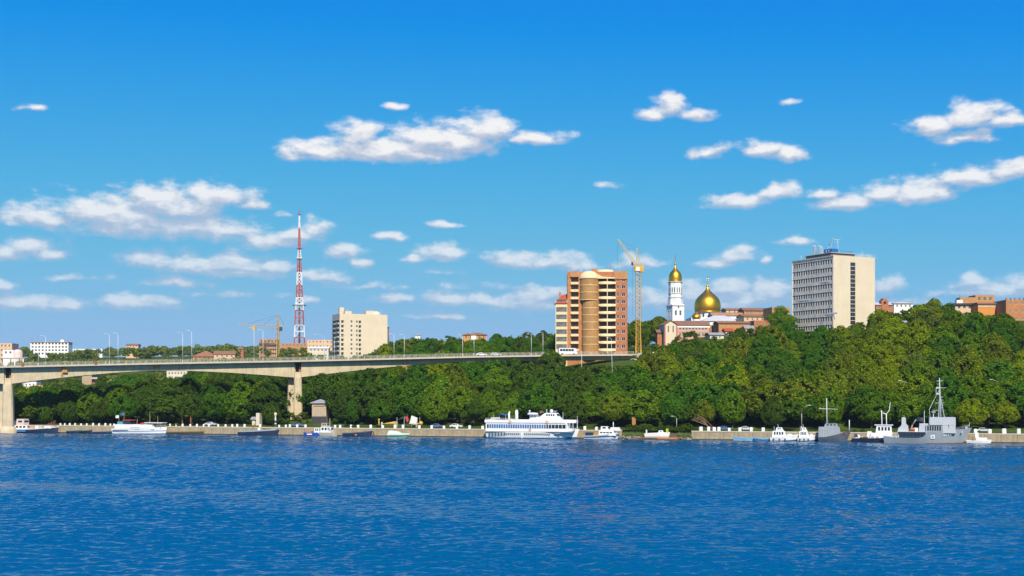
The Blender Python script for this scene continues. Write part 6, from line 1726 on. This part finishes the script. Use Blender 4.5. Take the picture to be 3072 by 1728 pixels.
MB().lathe([(.3, 3.72), (.5, 4.2), (.5, 4.9), (.05, 5.1)], 10).build('top_mark', mat('mark_cream', (.66, .58, .38), .6), a)
p = quay_pt(1117, 6, 2.96)
a = thing('yellow_bollard_post', 'slim yellow post with a round top left of the yellow boom', 'post', p, QANG)
m = MB().tube((0, 0, 0), (0, 0, 2.4), .28, .22, 8).lathe([(.05, 2.3), (.36, 2.5), (.36, 2.9), (.05, 3.1)], 10); m.build('post', YELLOW, a)
p = quay_pt(1890, 7, 2.9)
a = thing('notice_board', 'orange notice board on a post among the trees above the boulders', 'sign', p, QANG)
MB().box(-.6, .6, -.06, .06, 1.6, 4.2).build('board', mat('board_orange', (.46, .20, .05), .7, .15), a); MB().box(-.08, .08, .07, .2, 0, 4.0).build('post', WOOD, a)
p = quay_pt(905, 0, 0)
sg = thing('round_sign', 'round white navigation sign fixed on the middle bridge pier', 'sign', (wx(902.5, 463.6), 463.6, wz(1260.5, 463.6)), 0)
MB().tube((0, 0, 0), (0, .12, 0), .5, n=20).build('disc', WHITE, sg)
m = MB(); m.path([(.42 * cos(i * pi / 10), -.02, .42 * sin(i * pi / 10)) for i in range(21)], .06, 5); m.build('rim', STEEL, sg)
# ------------------------------------------------------------------ trees
def leaf_material():
    m = bpy.data.materials.new('foliage'); m.use_nodes = True
    t = m.node_tree; t.nodes.clear()
    oi = nd(t, 'ShaderNodeObjectInfo'); at = nd(t, 'ShaderNodeAttribute'); at.attribute_name = 'tint'
    mx = nd(t, 'ShaderNodeMix'); mx.data_type = 'RGBA'; mx.blend_type = 'MULTIPLY'; mx.inputs['Factor'].default_value = 1.0
    t.links.new(oi.outputs['Color'], mx.inputs['A']); t.links.new(at.outputs['Color'], mx.inputs['B'])
    d = nd(t, 'ShaderNodeBsdfDiffuse'); tr = nd(t, 'ShaderNodeBsdfTranslucent')
    t.links.new(mx.outputs['Result'], d.inputs['Color'])
    hs = nd(t, 'ShaderNodeMix'); hs.data_type = 'RGBA'; hs.blend_type = 'MULTIPLY'; hs.inputs['Factor'].default_value = 1.0
    hs.inputs['B'].default_value = (1.3, 1.2, .25, 1)
    t.links.new(mx.outputs['Result'], hs.inputs['A']); t.links.new(hs.outputs['Result'], tr.inputs['Color'])
    ms = nd(t, 'ShaderNodeMixShader'); ms.inputs[0].default_value = 0.28
    t.links.new(d.outputs[0], ms.inputs[1]); t.links.new(tr.outputs[0], ms.inputs[2])
    o = nd(t, 'ShaderNodeOutputMaterial'); t.links.new(ms.outputs[0], o.inputs['Surface'])
    return m
LEAF = leaf_material()
BARK = mat('bark', (0.085, 0.065, 0.045), 0.95, 0.25, 1.5, bump=0.3)

def crown_data(seed, rx, rz, base, nlobes, nleaf, size, flat=0.0):
    """leaf faces scattered over many unequal lobes; unit tree height is 1"""
    g = np.random.default_rng(seed)
    lob = []
    for i in range(nlobes):
        for _ in range(30):
            d = g.normal(size=3); d /= np.linalg.norm(d)
            if d[2] < -.75: continue
            rr = g.uniform(.45, .86)
            c = np.array([d[0] * rx * rr, d[1] * rx * rr, base + rz + d[2] * rz * rr])
            break
        # egg shape: narrower towards the top, uneven radius
        f = (c[2] - base) / (2 * rz)
        c[:2] *= (1.12 - .42 * f) * g.uniform(.85, 1.15)
        lob.append((c, rx * (.17 + .26 * g.random() ** 1.5)))
    lob.append((np.array([0, 0, base + rz]), rx * .55))
    C = np.array([l[0] for l in lob]); R = np.array([l[1] for l in lob])
    w = R ** 2 / (R ** 2).sum()
    pos = []; nor = []
    while len(pos) < nleaf:
        n = nleaf * 2
        idx = g.choice(len(R), n, p=w)
        d = g.normal(size=(n, 3)); d /= np.linalg.norm(d, axis=1)[:, None]
        d[:, 2] = np.where(d[:, 2] < -.35, -d[:, 2] * .5, d[:, 2]); d /= np.linalg.norm(d, axis=1)[:, None]
        jit = g.normal(.93, .16, n).clip(.4, 1.45)
        p = C[idx] + d * (R[idx] * jit)[:, None] * np.array([1, 1, .82])
        dist = np.linalg.norm((p[:, None, :] - C[None]) / np.array([1, 1, .82]), axis=2) / R[None]
        dist[np.arange(n), idx] = 9
        ok = dist.min(1) > .74
        pos += list(p[ok]); nor += list(d[ok])
    pos = np.array(pos[:nleaf]); nor = np.array(nor[:nleaf])
    nn = nor * 1.0 + g.normal(size=nor.shape) * .42 + np.array([0, 0, .22])
    nn /= np.linalg.norm(nn, axis=1)[:, None]
    a = np.cross(nn, g.normal(size=nn.shape)); a /= np.linalg.norm(a, axis=1)[:, None]
    b = np.cross(nn, a)
    s = size * g.uniform(.55, 1.35, nleaf)[:, None]
    asp = g.uniform(.6, 1.0, nleaf)[:, None]
    v = np.stack([pos - a * s, pos - b * s * asp, pos + a * s, pos + b * s * asp], 1).reshape(-1, 3)
    tint = g.normal(1.0, .16, nleaf).clip(.55, 1.5)
    warm = g.normal(0, .06, nleaf)
    return v, tint, warm
def loose_crown(seed, rx, rz, base, nleaf, size, freq):
    """airy crown: leaves through the volume, torn into ragged tufts with gaps"""
    g = np.random.default_rng(seed); pos = []
    off_ = g.uniform(0, 50, 3)
    while len(pos) < nleaf:
        d = g.normal(size=3); d /= np.linalg.norm(d)
        r = g.random() ** (1 / 2.6)
        f = (d[2] * r + 1) / 2
        wid = (1.10 - .55 * f) * (1 + .28 * mnoise.noise(Vector((d[0] * 1.6 + off_[0], d[1] * 1.6 + off_[1], d[2] * 1.6))))
        p = np.array([d[0] * rx * r * wid, d[1] * rx * r * wid, base + rz + d[2] * rz * r])
        q = Vector(((p[0] + off_[0]) * freq, (p[1] + off_[1]) * freq, p[2] * freq * .7))
        v = mnoise.noise(q) + .5 * mnoise.noise(q * 2.3)
        if v + .9 * (r - .72) > g.uniform(-.05, .22): pos.append(np.concatenate([p, d]))
    pos = np.array(pos); nor = pos[:, 3:]; pos = pos[:, :3]
    nn = nor * .7 + g.normal(size=nor.shape) * .55 + np.array([0, 0, .35]); nn /= np.linalg.norm(nn, axis=1)[:, None]
    a = np.cross(nn, g.normal(size=nn.shape)); a /= np.linalg.norm(a, axis=1)[:, None]
    b = np.cross(nn, a); s = size * g.uniform(.55, 1.4, nleaf)[:, None]; asp = g.uniform(.5, 1.0, nleaf)[:, None]
    v = np.stack([pos - a * s, pos - b * s * asp, pos + a * s, pos + b * s * asp], 1).reshape(-1, 3)
    return v, g.normal(1.0, .20, nleaf).clip(.5, 1.6), g.normal(0, .07, nleaf)
def leaf_mesh(name, v, tint, warm):
    n = len(tint)
    me = bpy.data.meshes.new(name)
    me.vertices.add(4 * n); me.vertices.foreach_set('co', v.astype(np.float32).ravel())
    me.loops.add(4 * n); me.loops.foreach_set('vertex_index', np.arange(4 * n, dtype=np.int32))
    me.polygons.add(n); me.polygons.foreach_set('loop_start', np.arange(0, 4 * n, 4, dtype=np.int32)); me.polygons.foreach_set('loop_total', np.full(n, 4, dtype=np.int32))
    me.update(calc_edges=True)
    at = me.attributes.new('tint', 'FLOAT_COLOR', 'FACE')
    c = np.stack([tint * (1 + warm), tint, tint * (1 - warm), np.ones(n)], 1).astype(np.float32)
    at.data.foreach_set('color', c.ravel())
    me.materials.append(LEAF)
    return me
def trunk_mesh(seed, base, rx, h):
    r = random.Random(seed); mb = MB()
    lean = r.uniform(-.03, .03)
    pts = [(0, 0, -.05), (lean * .5, 0, base * .6), (lean, lean, base + .12), (lean * 1.4, lean, h * .75)]
    mb.path(pts, [.030, .022, .018, .006], 7)
    for i in range(6):
        a = r.uniform(0, 2 * pi); z0 = r.uniform(base * .7, base + .25)
        e = (cos(a) * rx * r.uniform(.5, .8), sin(a) * rx * r.uniform(.5, .8), z0 + r.uniform(.15, .32))
        mid = (e[0] * .5, e[1] * .5, z0 + (e[2] - z0) * .35)
        mb.path([(lean, lean * .5, z0), mid, e], [.011, .008, .003], 5)
    return mb.mesh('trunk', BARK)
PROTO = []
SPEC = [  # rx, rz (half height), base, lobes, leaves, leaf size, shape word
 (.40, .40, .20, 44, 9500, .0165, 'round'), (.37, .41, .18, 40, 9500, .016, 'round'), (.44, .38, .22, 50, 10000, .0165, 'spreading'),
 (.31, .43, .14, 36, 8500, .015, 'tall'), (.47, .40, .16, 52, 10500, .017, 'spreading'), (.35, .45, .08, 44, 9500, .0155, 'bushy'), (.43, .44, .06, 50, 8000, .0165, 'bushy'),
 (.17, .46, .06, 18, 3200, .014, 'columnar')]
for i, (rx, rz, ba, nl, nf, ls, word) in enumerate(SPEC):
    v, tn, wm = loose_crown(100 + i, rx * 1.12, rz, ba, nf, ls * 1.06, {0: 8.0, 1: 9.0, 2: 7.0, 3: 11.0, 4: 7.5, 5: 9.5}[i]) if i < 6 else crown_data(100 + i, rx, rz, ba, nl, nf, ls)
    PROTO.append((leaf_mesh('crown', v, tn, wm), trunk_mesh(200 + i, ba, rx, ba + 2 * rz), word, rx))

# tones: (name, colour)
TONES = [('dark green', (0.066, 0.122, 0.010)), ('deep green', (0.062, 0.152, 0.008)), ('mid green', (0.112, 0.198, 0.008)), ('olive green', (0.145, 0.192, 0.010)),
         ('yellow-green', (0.190, 0.250, 0.006)), ('grey-green', (0.120, 0.165, 0.022))]

ENV = [(-100, 1175), (30, 1166), (100, 1152), (230, 1163), (350, 1150), (450, 1135), (520, 1122), (640, 1117), (760, 1112), (870, 1122), (960, 1112), (1050, 1106), (1150, 1100), (1250, 1092),
       (1400, 1082), (1420, 1072), (1500, 1072), (1545, 1072), (1575, 1084), (1600, 1092), (1640, 1098), (1700, 1098), (1730, 1102), (1790, 1104), (1850, 1102), (1895, 1096), (1915, 1078), (1945, 1046), (1990, 1024), (2080, 1020),
       (2130, 1018), (2200, 1012), (2255, 1002), (2290, 985), (2310, 968), (2345, 950), (2372, 948), (2380, 985), (2440, 982), (2490, 972), (2540, 978), (2590, 962), (2625, 950), (2632, 925),
       (2700, 930), (2745, 912), (2790, 894), (2835, 898), (2858, 918), (2880, 942), (2930, 928), (2960, 945), (3010, 936), (3045, 955), (3072, 978), (3200, 990)]
FAR_ENV = [(1080, 1068), (1110, 1060), (1150, 1030), (1190, 1008), (1230, 1000), (1290, 1012), (1335, 1012), (1345, 1000), (1380, 1008), (1400, 1016), (1460, 1012), (1500, 1000), (1560, 995), (1610, 985), (1660, 975), (1700, 972)]
MID_ENV = [(1880, 962), (1900, 958), (1925, 942), (1950, 938), (1968, 930), (1985, 948), (2010, 960), (2050, 975)]
bufw = 6
buf = np.full(3400 // bufw + 4, 1310.0)
trees = []
rt = random.Random(11)
def in_bridge(x, y):
    d = Vector((x, y)) - BP2
    k = d.dot(BU) / BSPAN; n_ = d.dot(BN)
    return k, n_
CLEAR = [(845, 945, 468), (905, 1000, 452), (738, 805, 443), (1125, 1265, 432)]   # open ground seen in front of pier, pump house, kiosk, awning
def try_tree(px, D, hmin, hmax, env, zone, kinds=None, tone=None, force=False, rad=None, hfix=None):
    x, y = wx(px, D), D
    z = ground(px, D) - .3
    k, n_ = in_bridge(x, y)
    h = hfix or rt.uniform(hmin, hmax)
    if env is not None:
        hm = (HY - table(env, px)) * D / F + CAMH - z
        if hm < hmin * .42: return
        h = min(h, hm * rt.uniform(.93, 1.03))
    if -2 < n_ < DECK_W + 2 and -2.2 < k < 1.42:
        lim = deck_z(k) - gird_depth(k) - 1.2 - z
        if k > 1.22: return
        h = min(h, lim)
        if h < 5: return
    for fx, fy, fr in FOOT:
        if hypot(x - fx, y - fy) < fr + h * .12: return
    for a_, b_, dm in CLEAR:
        if a_ < px < b_ and D < dm: return
    pi_ = kinds[rt.randrange(len(kinds))] if kinds else rt.randrange(7)
    rx = PROTO[pi_][3] * h
    # hide test against what stands nearer
    ytop = HY - (z + h * .98 - CAMH) * F / D
    a, b = int((px - rx * F / D * .8 + 150) / bufw), int((px + rx * F / D * .8 + 150) / bufw)
    a, b = max(0, a), min(len(buf) - 1, b)
    if b <= a: return
    seg = buf[a:b + 1]
    vis = (seg - ytop).clip(0, None)
    if not force and (vis > 7).mean() < .30: return
    width = np.linspace(-1, 1, b - a + 1)
    cover = ytop + (h * F / D) * (.10 + .32 * np.abs(width) ** 2)
    buf[a:b + 1] = np.minimum(seg, cover)
    trees.append([px, D, x, y, z, h, pi_, zone, tone if tone is not None else None, float(np.mean(vis))])

def rows(ts, px0, px1, spacing, hmin, hmax, env, zone, dmax=None, **kw):
    for t in ts:
        px = px0 + rt.uniform(0, 40)
        while px < px1:
            D = quay_depth(px) + t + rt.uniform(-3, 3)
            step = spacing * rt.uniform(.75, 1.25) * F / D
            if dmax is None or D < dmax(px):
                try_tree(px, D, hmin, hmax, env, zone, **kw)
            px += step
# bushes and low trees at the very edge of the promenade, then the rows climbing the bank
rows([13.5], -80, 3160, 11.0, 9.0, 14.0, ENV, 'front')
rows([20, 28], -80, 3160, 9.5, 12, 17.5, ENV, 'front')
for t in (38, 50, 62, 75):
    rows([t], -80, 1000, 10, 13, 18, ENV, 'wood')
    rows([t], 1000, 1915, 9.0, 14, 21, ENV, 'wood', dmax=lambda px: BP2.y + BDIR.y * bridge_k(px) - 2.5)
    rows([t], 1905, 3160, 9.5, 11, 16, ENV, 'slope')
for t in (88, 100, 112, 125, 138, 150, 165):
    rows([t], 1935, 3160, 9.5, 10, 15, ENV, 'slope')
rows([72, 84, 97], 1000, 1660, 9.5, 9, 13, None, 'far')
BACK_ENV = [(-100, 1120), (52, 1120), (58, 1162), (130, 1164), (142, 1128), (222, 1128), (228, 1166), (296, 1166), (304, 1124), (490, 1112), (496, 1128), (562, 1128), (572, 1104), (1000, 1095)]
rows([95, 120, 150, 190], -80, 1000, 12, 13, 17, BACK_ENV, 'back')
rows([115, 140, 165, 190, 220, 260, 300], 1080, 1690, 12, 11, 16, FAR_ENV, 'far')
rows([180, 200, 225, 250, 300], 1870, 2040, 10, 12, 17, MID_ENV, 'mid')
rows([185, 205, 230], 2628, 3160, 9, 8, 13, ENV, 'slope')
# single trees that stand out
for px, D, h, kk, tn in ((2344, 545, 13, [6], 2), (2370, 380, 11.5, [0], 1), (86 + 1, 462, 8.5, [5], 2), (1968, 700, 17, [7], 0), (2060, 392, 9, [6], 1), (1345, 640, 15, [7], 0), (2460, 384, 8, [5], 3)):
    try_tree(px, D, h * .9, h, None, 'single', kinds=kk, tone=tn, force=True, hfix=h)

# keep the 300 that show most; colours by neighbourhood so stands of one kind read together
trees.sort(key=lambda t: -t[9] * (t[5] * F / t[1]))
extra = trees[296:]; trees = trees[:296]
trees.sort(key=lambda t: t[0])
def tone_of(px, D, zone):
    v = mnoise.noise((px * .006, D * .02, 3.3)) + rt.uniform(-.42, .42) + (.32 if px > 1950 else -.06 if px > 1150 else -.46)
    if zone in ('far', 'mid'): v += .05
    cuts = [-.38, -.10, .20, .44, .72]
    for i, c in enumerate(cuts):
        if v < c: return (0, 1, 2, 3, 4)[i]
    return 4 if rt.random() < .7 else 5
LANDMARK = [(-200, 100, 'beside the left bridge pier'), (100, 330, 'behind the low dark boats'), (330, 510, 'behind the motor yacht'), (510, 700, 'behind the flat dark barge'), (700, 870, 'behind the dark blue work boat'),
            (870, 1010, 'around the pump house'), (1010, 1160, 'left of the white awning'), (1160, 1300, 'behind the green speedboat'), (1300, 1465, 'left of the passenger ship'), (1465, 1600, 'behind the passenger ship stern'),
            (1600, 1745, 'behind the passenger ship bow'), (1745, 1890, 'behind the river launch'), (1890, 2050, 'above the timber pontoon'), (2050, 2200, 'above the right quay wall'), (2200, 2330, 'behind the blue open boats'),
            (2330, 2460, 'behind the white cruisers'), (2460, 2560, 'behind the grey work vessel'), (2560, 2690, 'behind the harbour tug'), (2690, 2800, 'behind the naval ship funnel'), (2800, 2930, 'behind the naval ship bow'), (2930, 3300, 'near the right edge')]
FARMARK = [(-200, 100, 'at the far left'), (100, 330, 'beyond the left bridge span'), (330, 620, 'beyond the middle of the left span'), (620, 900, 'beyond the left span end'), (900, 1150, 'beyond the middle pier'),
           (1150, 1300, 'on the middle skyline'), (1300, 1465, 'around the orange villa'), (1465, 1700, 'left of the brick apartment tower'), (1700, 1900, 'behind the apartment tower'), (1900, 2050, 'between crane and bell tower')]
WHERE = {'front': 'on the promenade', 'wood': 'in the bank wood', 'slope': 'on the upper slope', 'back': 'under the bridge view', 'far': 'beyond the bridge', 'mid': 'beyond the crane', 'single': 'standing apart'}
WHERE2 = {'front': 'promenade tree', 'wood': 'woodland tree', 'slope': 'slope tree', 'back': 'distant tree', 'far': 'hilltop tree', 'mid': 'hilltop tree', 'single': 'lone tree'}
labels = {}
for t in trees:
    px, D, x, y, z, h, pi_, zone, tn, _ = t
    tn = tn if tn is not None else tone_of(px, D, zone)
    t[8] = tn
    lm = next((l[2] for l in (FARMARK if zone in ('back', 'far', 'mid') else LANDMARK) if l[0] <= px < l[1]), 'near the right edge')
    key = TONES[tn][0] + ' ' + PROTO[pi_][2] + ' ' + WHERE2[zone] + ' ' + lm
    labels.setdefault(key, []).append(t)
for key, lst in labels.items():
    lst.sort(key=lambda t: t[0])
    for i, t in enumerate(lst):
        px, D, x, y, z, h, pi_, zone, tn, _ = t
        lab = key if len(lst) == 1 else key + ', ' + ordinal(i) + ' from left'
        root = thing('broadleaf_tree' if pi_ != 7 else 'cypress_tree', lab, 'tree', (x, y, z), rt.uniform(0, 2 * pi), 'trees of the wooded bank')
        root.scale = (h * rt.uniform(.95, 1.28), h * rt.uniform(.95, 1.28), h)
        cr_ = link('crown', PROTO[pi_][0], root); link('trunk', PROTO[pi_][1], root)
        c = TONES[tn][1]; j = rt.uniform(.90, 1.22); hue = rt.uniform(-.08, .08)
        cr_.color = (c[0] * j * (1 + hue), c[1] * j, c[2] * j, 1)

# what shows too little to count: a far wood and undergrowth, each one object of small leaf faces
LOW = [crown_data(300 + i, .42, .42, .12, 16, 420, .055) for i in range(4)]
def wood_object(name, label, cat, items, tones):
    vs, ts, ws = [], [], []
    for (x, y, z, h, wide) in items:
        v, tn, wm = LOW[rt.randrange(4)]
        a = rt.uniform(0, 2 * pi); c, s = cos(a), sin(a)
        q = np.stack([(v[:, 0] * c - v[:, 1] * s) * h * wide + x, (v[:, 0] * s + v[:, 1] * c) * h * wide + y, v[:, 2] * h + z], 1)
        vs.append(q); ts.append(tn * rt.uniform(.75, 1.25)); ws.append(wm + rt.uniform(-.1, .16))
    me = leaf_mesh(name, np.concatenate(vs), np.concatenate(ts), np.concatenate(ws))
    o = link(name, me); o.color = (*tones, 1); o['kind'] = 'stuff'; o['label'] = label; o['category'] = cat
    return o
items = []
DIST_ENV = [(a_, b_ - 9) for a_, b_ in [(-100, 1052), (40, 1058), (70, 1040), (95, 1052), (200, 1060), (290, 1052), (330, 1040), (372, 1048), (420, 1048), (450, 1042), (500, 1046), (550, 1042), (590, 1040), (640, 1040), (700, 1038), (735, 1046), (770, 1044), (860, 1050), (930, 1048), (1000, 1056), (1090, 1062)]]
def far_items(px0, px1, D0_, D1_, n, env, hmin, hmax):
    for _ in range(n):
        px = rt.uniform(px0, px1); D = rt.uniform(D0_, D1_); z = ground(px, D) - .5; h = rt.uniform(hmin, hmax)
        if env:
            hm = (HY - table(env, px)) * D / F + CAMH - z
            if hm < 3: continue
            h = min(h, hm * rt.uniform(.88, 1.02))
        x = wx(px, D)
        if any(hypot(x - fx, D - fy) < fr + 2 for fx, fy, fr in FOOT): continue
        # do not stand in front of a building that the photograph shows clear
        if D < 1290 and 91 < px < 207 and (HY - (z + h - CAMH) * F / D) < 1056: h = min(h, (HY - 1056) * D / F + CAMH - z)
        if px < 1000 and D < 730:
            h = min(h, (HY - table(BACK_ENV, px)) * D / F + CAMH - z)
        if h < 3: continue
        items.append((x, D, z, h, rt.uniform(.9, 1.25)))
far_items(-100, 1090, 1000, 1650, 420, DIST_ENV, 11, 17)
far_items(-100, 1100, 640, 1000, 300, [(-100, 1068), (220, 1075), (500, 1075), (560, 1072), (780, 1066), (830, 1072), (850, 1050), (930, 1056), (1000, 1062), (1100, 1062)], 10, 15)
far_items(1000, 1700, 680, 1100, 160, FAR_ENV, 9, 14)
far_items(1880, 2640, 660, 900, 90, [(1880, 962), (1990, 950), (2000, 985), (2640, 975)], 9, 14)
far_items(2620, 3200, 640, 800, 70, [(2620, 925), (2740, 915), (2860, 925), (3200, 930)], 8, 12)
wood_object('distant_wood', 'hazy green wood covering the far hills on the left', 'wood', items, (0.135, 0.185, 0.030))
items = [(t[2], t[3], t[4], t[5], 1.05) for t in extra]
for _ in range(520):                      # undergrowth along the foot of the wood and on the slopes
    px = rt.uniform(-100, 3180); tt = rt.choice([21, 26, 30, 40, 55, 70, 90, 120, 150]) + rt.uniform(-2, 2)
    if px < 1900 and tt > 60: tt = rt.uniform(20, 60)
    D = quay_depth(px) + tt; x = wx(px, D)
    if any(hypot(x - fx, D - fy) < fr for fx, fy, fr in FOOT): continue
    k, n_ = in_bridge(x, D)
    items.append((x, D, ground(px, D) - .4, rt.uniform(2.0, 4.2), rt.uniform(1.0, 1.6)))
for _ in range(150):                      # scrub below the bridge end and on bare patches of the upper slope
    px, D = (rt.uniform(1640, 1935), rt.uniform(452, 486)) if _ < 110 else (rt.uniform(1960, 2360), rt.uniform(520, 560))
    x = wx(px, D)
    if any(hypot(x - fx, D - fy) < fr * .8 for fx, fy, fr in FOOT): continue
    k, n_ = in_bridge(x, D); z = ground(px, D) - .4; h = rt.uniform(2.4, 5.0)
    if -2 < n_ < DECK_W + 2: h = min(h, deck_z(k) - 3.2 - z)
    if px < 1940: h = min(h, (HY - 1094) * D / F + CAMH - z)
    if h > 1.2: items.append((x, D, z, h, rt.uniform(1.0, 1.5)))
for a_, b_, n_ in ((502, 530, 7), (1030, 1076, 8), (1120, 1135, 3), (812, 834, 4), (1742, 1756, 3), (2060, 2090, 7), (2560, 2600, 4)):    # weeds over the coping
    for _ in range(n_):
        p = quay_pt(rt.uniform(a_, b_), rt.uniform(.6, 1.6), 2.75); items.append((p[0], p[1], p[2], rt.uniform(.7, 1.5), 1.5))
for _ in range(46):                       # bushes on the natural bank
    px = rt.uniform(1868, 2076); p = quay_pt(px, rt.uniform(1.2, 7), 2.6)
    items.append((p[0], p[1], p[2] - .6, rt.uniform(1.6, 3.6), 1.1))
wood_object('undergrowth', 'dense green undergrowth beneath the trees of the bank', 'undergrowth', items, (0.066, 0.120, 0.008))
items = []                                # the same wood going on beyond both ends of the view
for _ in range(620):
    px, tt = (rt.uniform(3150, 4300), rt.uniform(16, 230)) if _ < 400 else (rt.uniform(-900, -70), rt.uniform(16, 260))
    D = quay_depth(min(px, 4000)) + tt; x = wx(px, D)
    k, n_ = in_bridge(x, D)
    if -4 < n_ < DECK_W + 4: continue
    if any(hypot(x - fx, D - fy) < fr for fx, fy, fr in FOOT): continue
    items.append((x, D, ground(px, D) - .4, rt.uniform(9, 15), rt.uniform(1.0, 1.3)))
wood_object('bank_wood', 'wood on the bank continuing past the edges of the view', 'wood', items, (0.100, 0.175, 0.009))
mb = MB(); g = random.Random(3)           # reeds and grass by the boulders
for _ in range(900):
    px = g.uniform(1868, 1935) if g.random() < .7 else g.uniform(2030, 2074)
    p = quay_pt(px, g.uniform(-1.2, 2.2), g.uniform(.6, 1.8)); h = g.uniform(.5, 1.3); a = g.uniform(0, 6.28); w = .07
    mb.add([(p[0] - w * cos(a), p[1] - w * sin(a), p[2]), (p[0] + w * cos(a), p[1] + w * sin(a), p[2]), (p[0] + g.uniform(-.3, .3), p[1] + g.uniform(-.3, .3), p[2] + h)], [(0, 1, 2)])
o = mb.build('reed_grass', mat('reed', (.10, .17, .03), .8, .3, 2.0)); o['kind'] = 'stuff'; o['label'] = 'reeds and grass on the natural bank'; o['category'] = 'grass'
# bare fallen limbs over the quay end
p = quay_pt(2100, 4, 2.9)
a = thing('dead_branches', 'bare brown fallen branches arching over the quay end', 'branches', p, QANG)
m = MB(); g = random.Random(9)
for i in range(5):
    z0 = 1.2 + .5 * i; pts = [(-4.5 + i * .4, g.uniform(-.5, .5), z0 + 2.2 - i * .3), (-2, g.uniform(-.6, .6), z0 + 1.9), (.5, g.uniform(-.6, .6), z0 + 1.0), (3.4 + g.uniform(-1, 1), 0, .6)]
    m.path(pts, [.05, .09, .11, .06], 5)
m.build('branch', mat('dead_wood', (.28, .17, .09), .9, .2, 2), a)
# ------------------------------------------------------------------ haze
hz_m = bpy.data.materials.new('haze_air'); hz_m.use_nodes = True
t = hz_m.node_tree; t.nodes.clear()
pv_ = nd(t, 'ShaderNodeVolumePrincipled')
pv_.inputs['Color'].default_value = (0.66, 0.82, 1.0, 1)
pv_.inputs['Density'].default_value = 0.000046
pv_.inputs['Anisotropy'].default_value = 0.0
o_ = nd(t, 'ShaderNodeOutputMaterial'); t.links.new(pv_.outputs[0], o_.inputs['Volume'])
mb = MB(); mb.box(-3900, 3900, -800, 4300, -9, 262)
o = mb.build('haze', hz_m); o['kind'] = 'stuff'
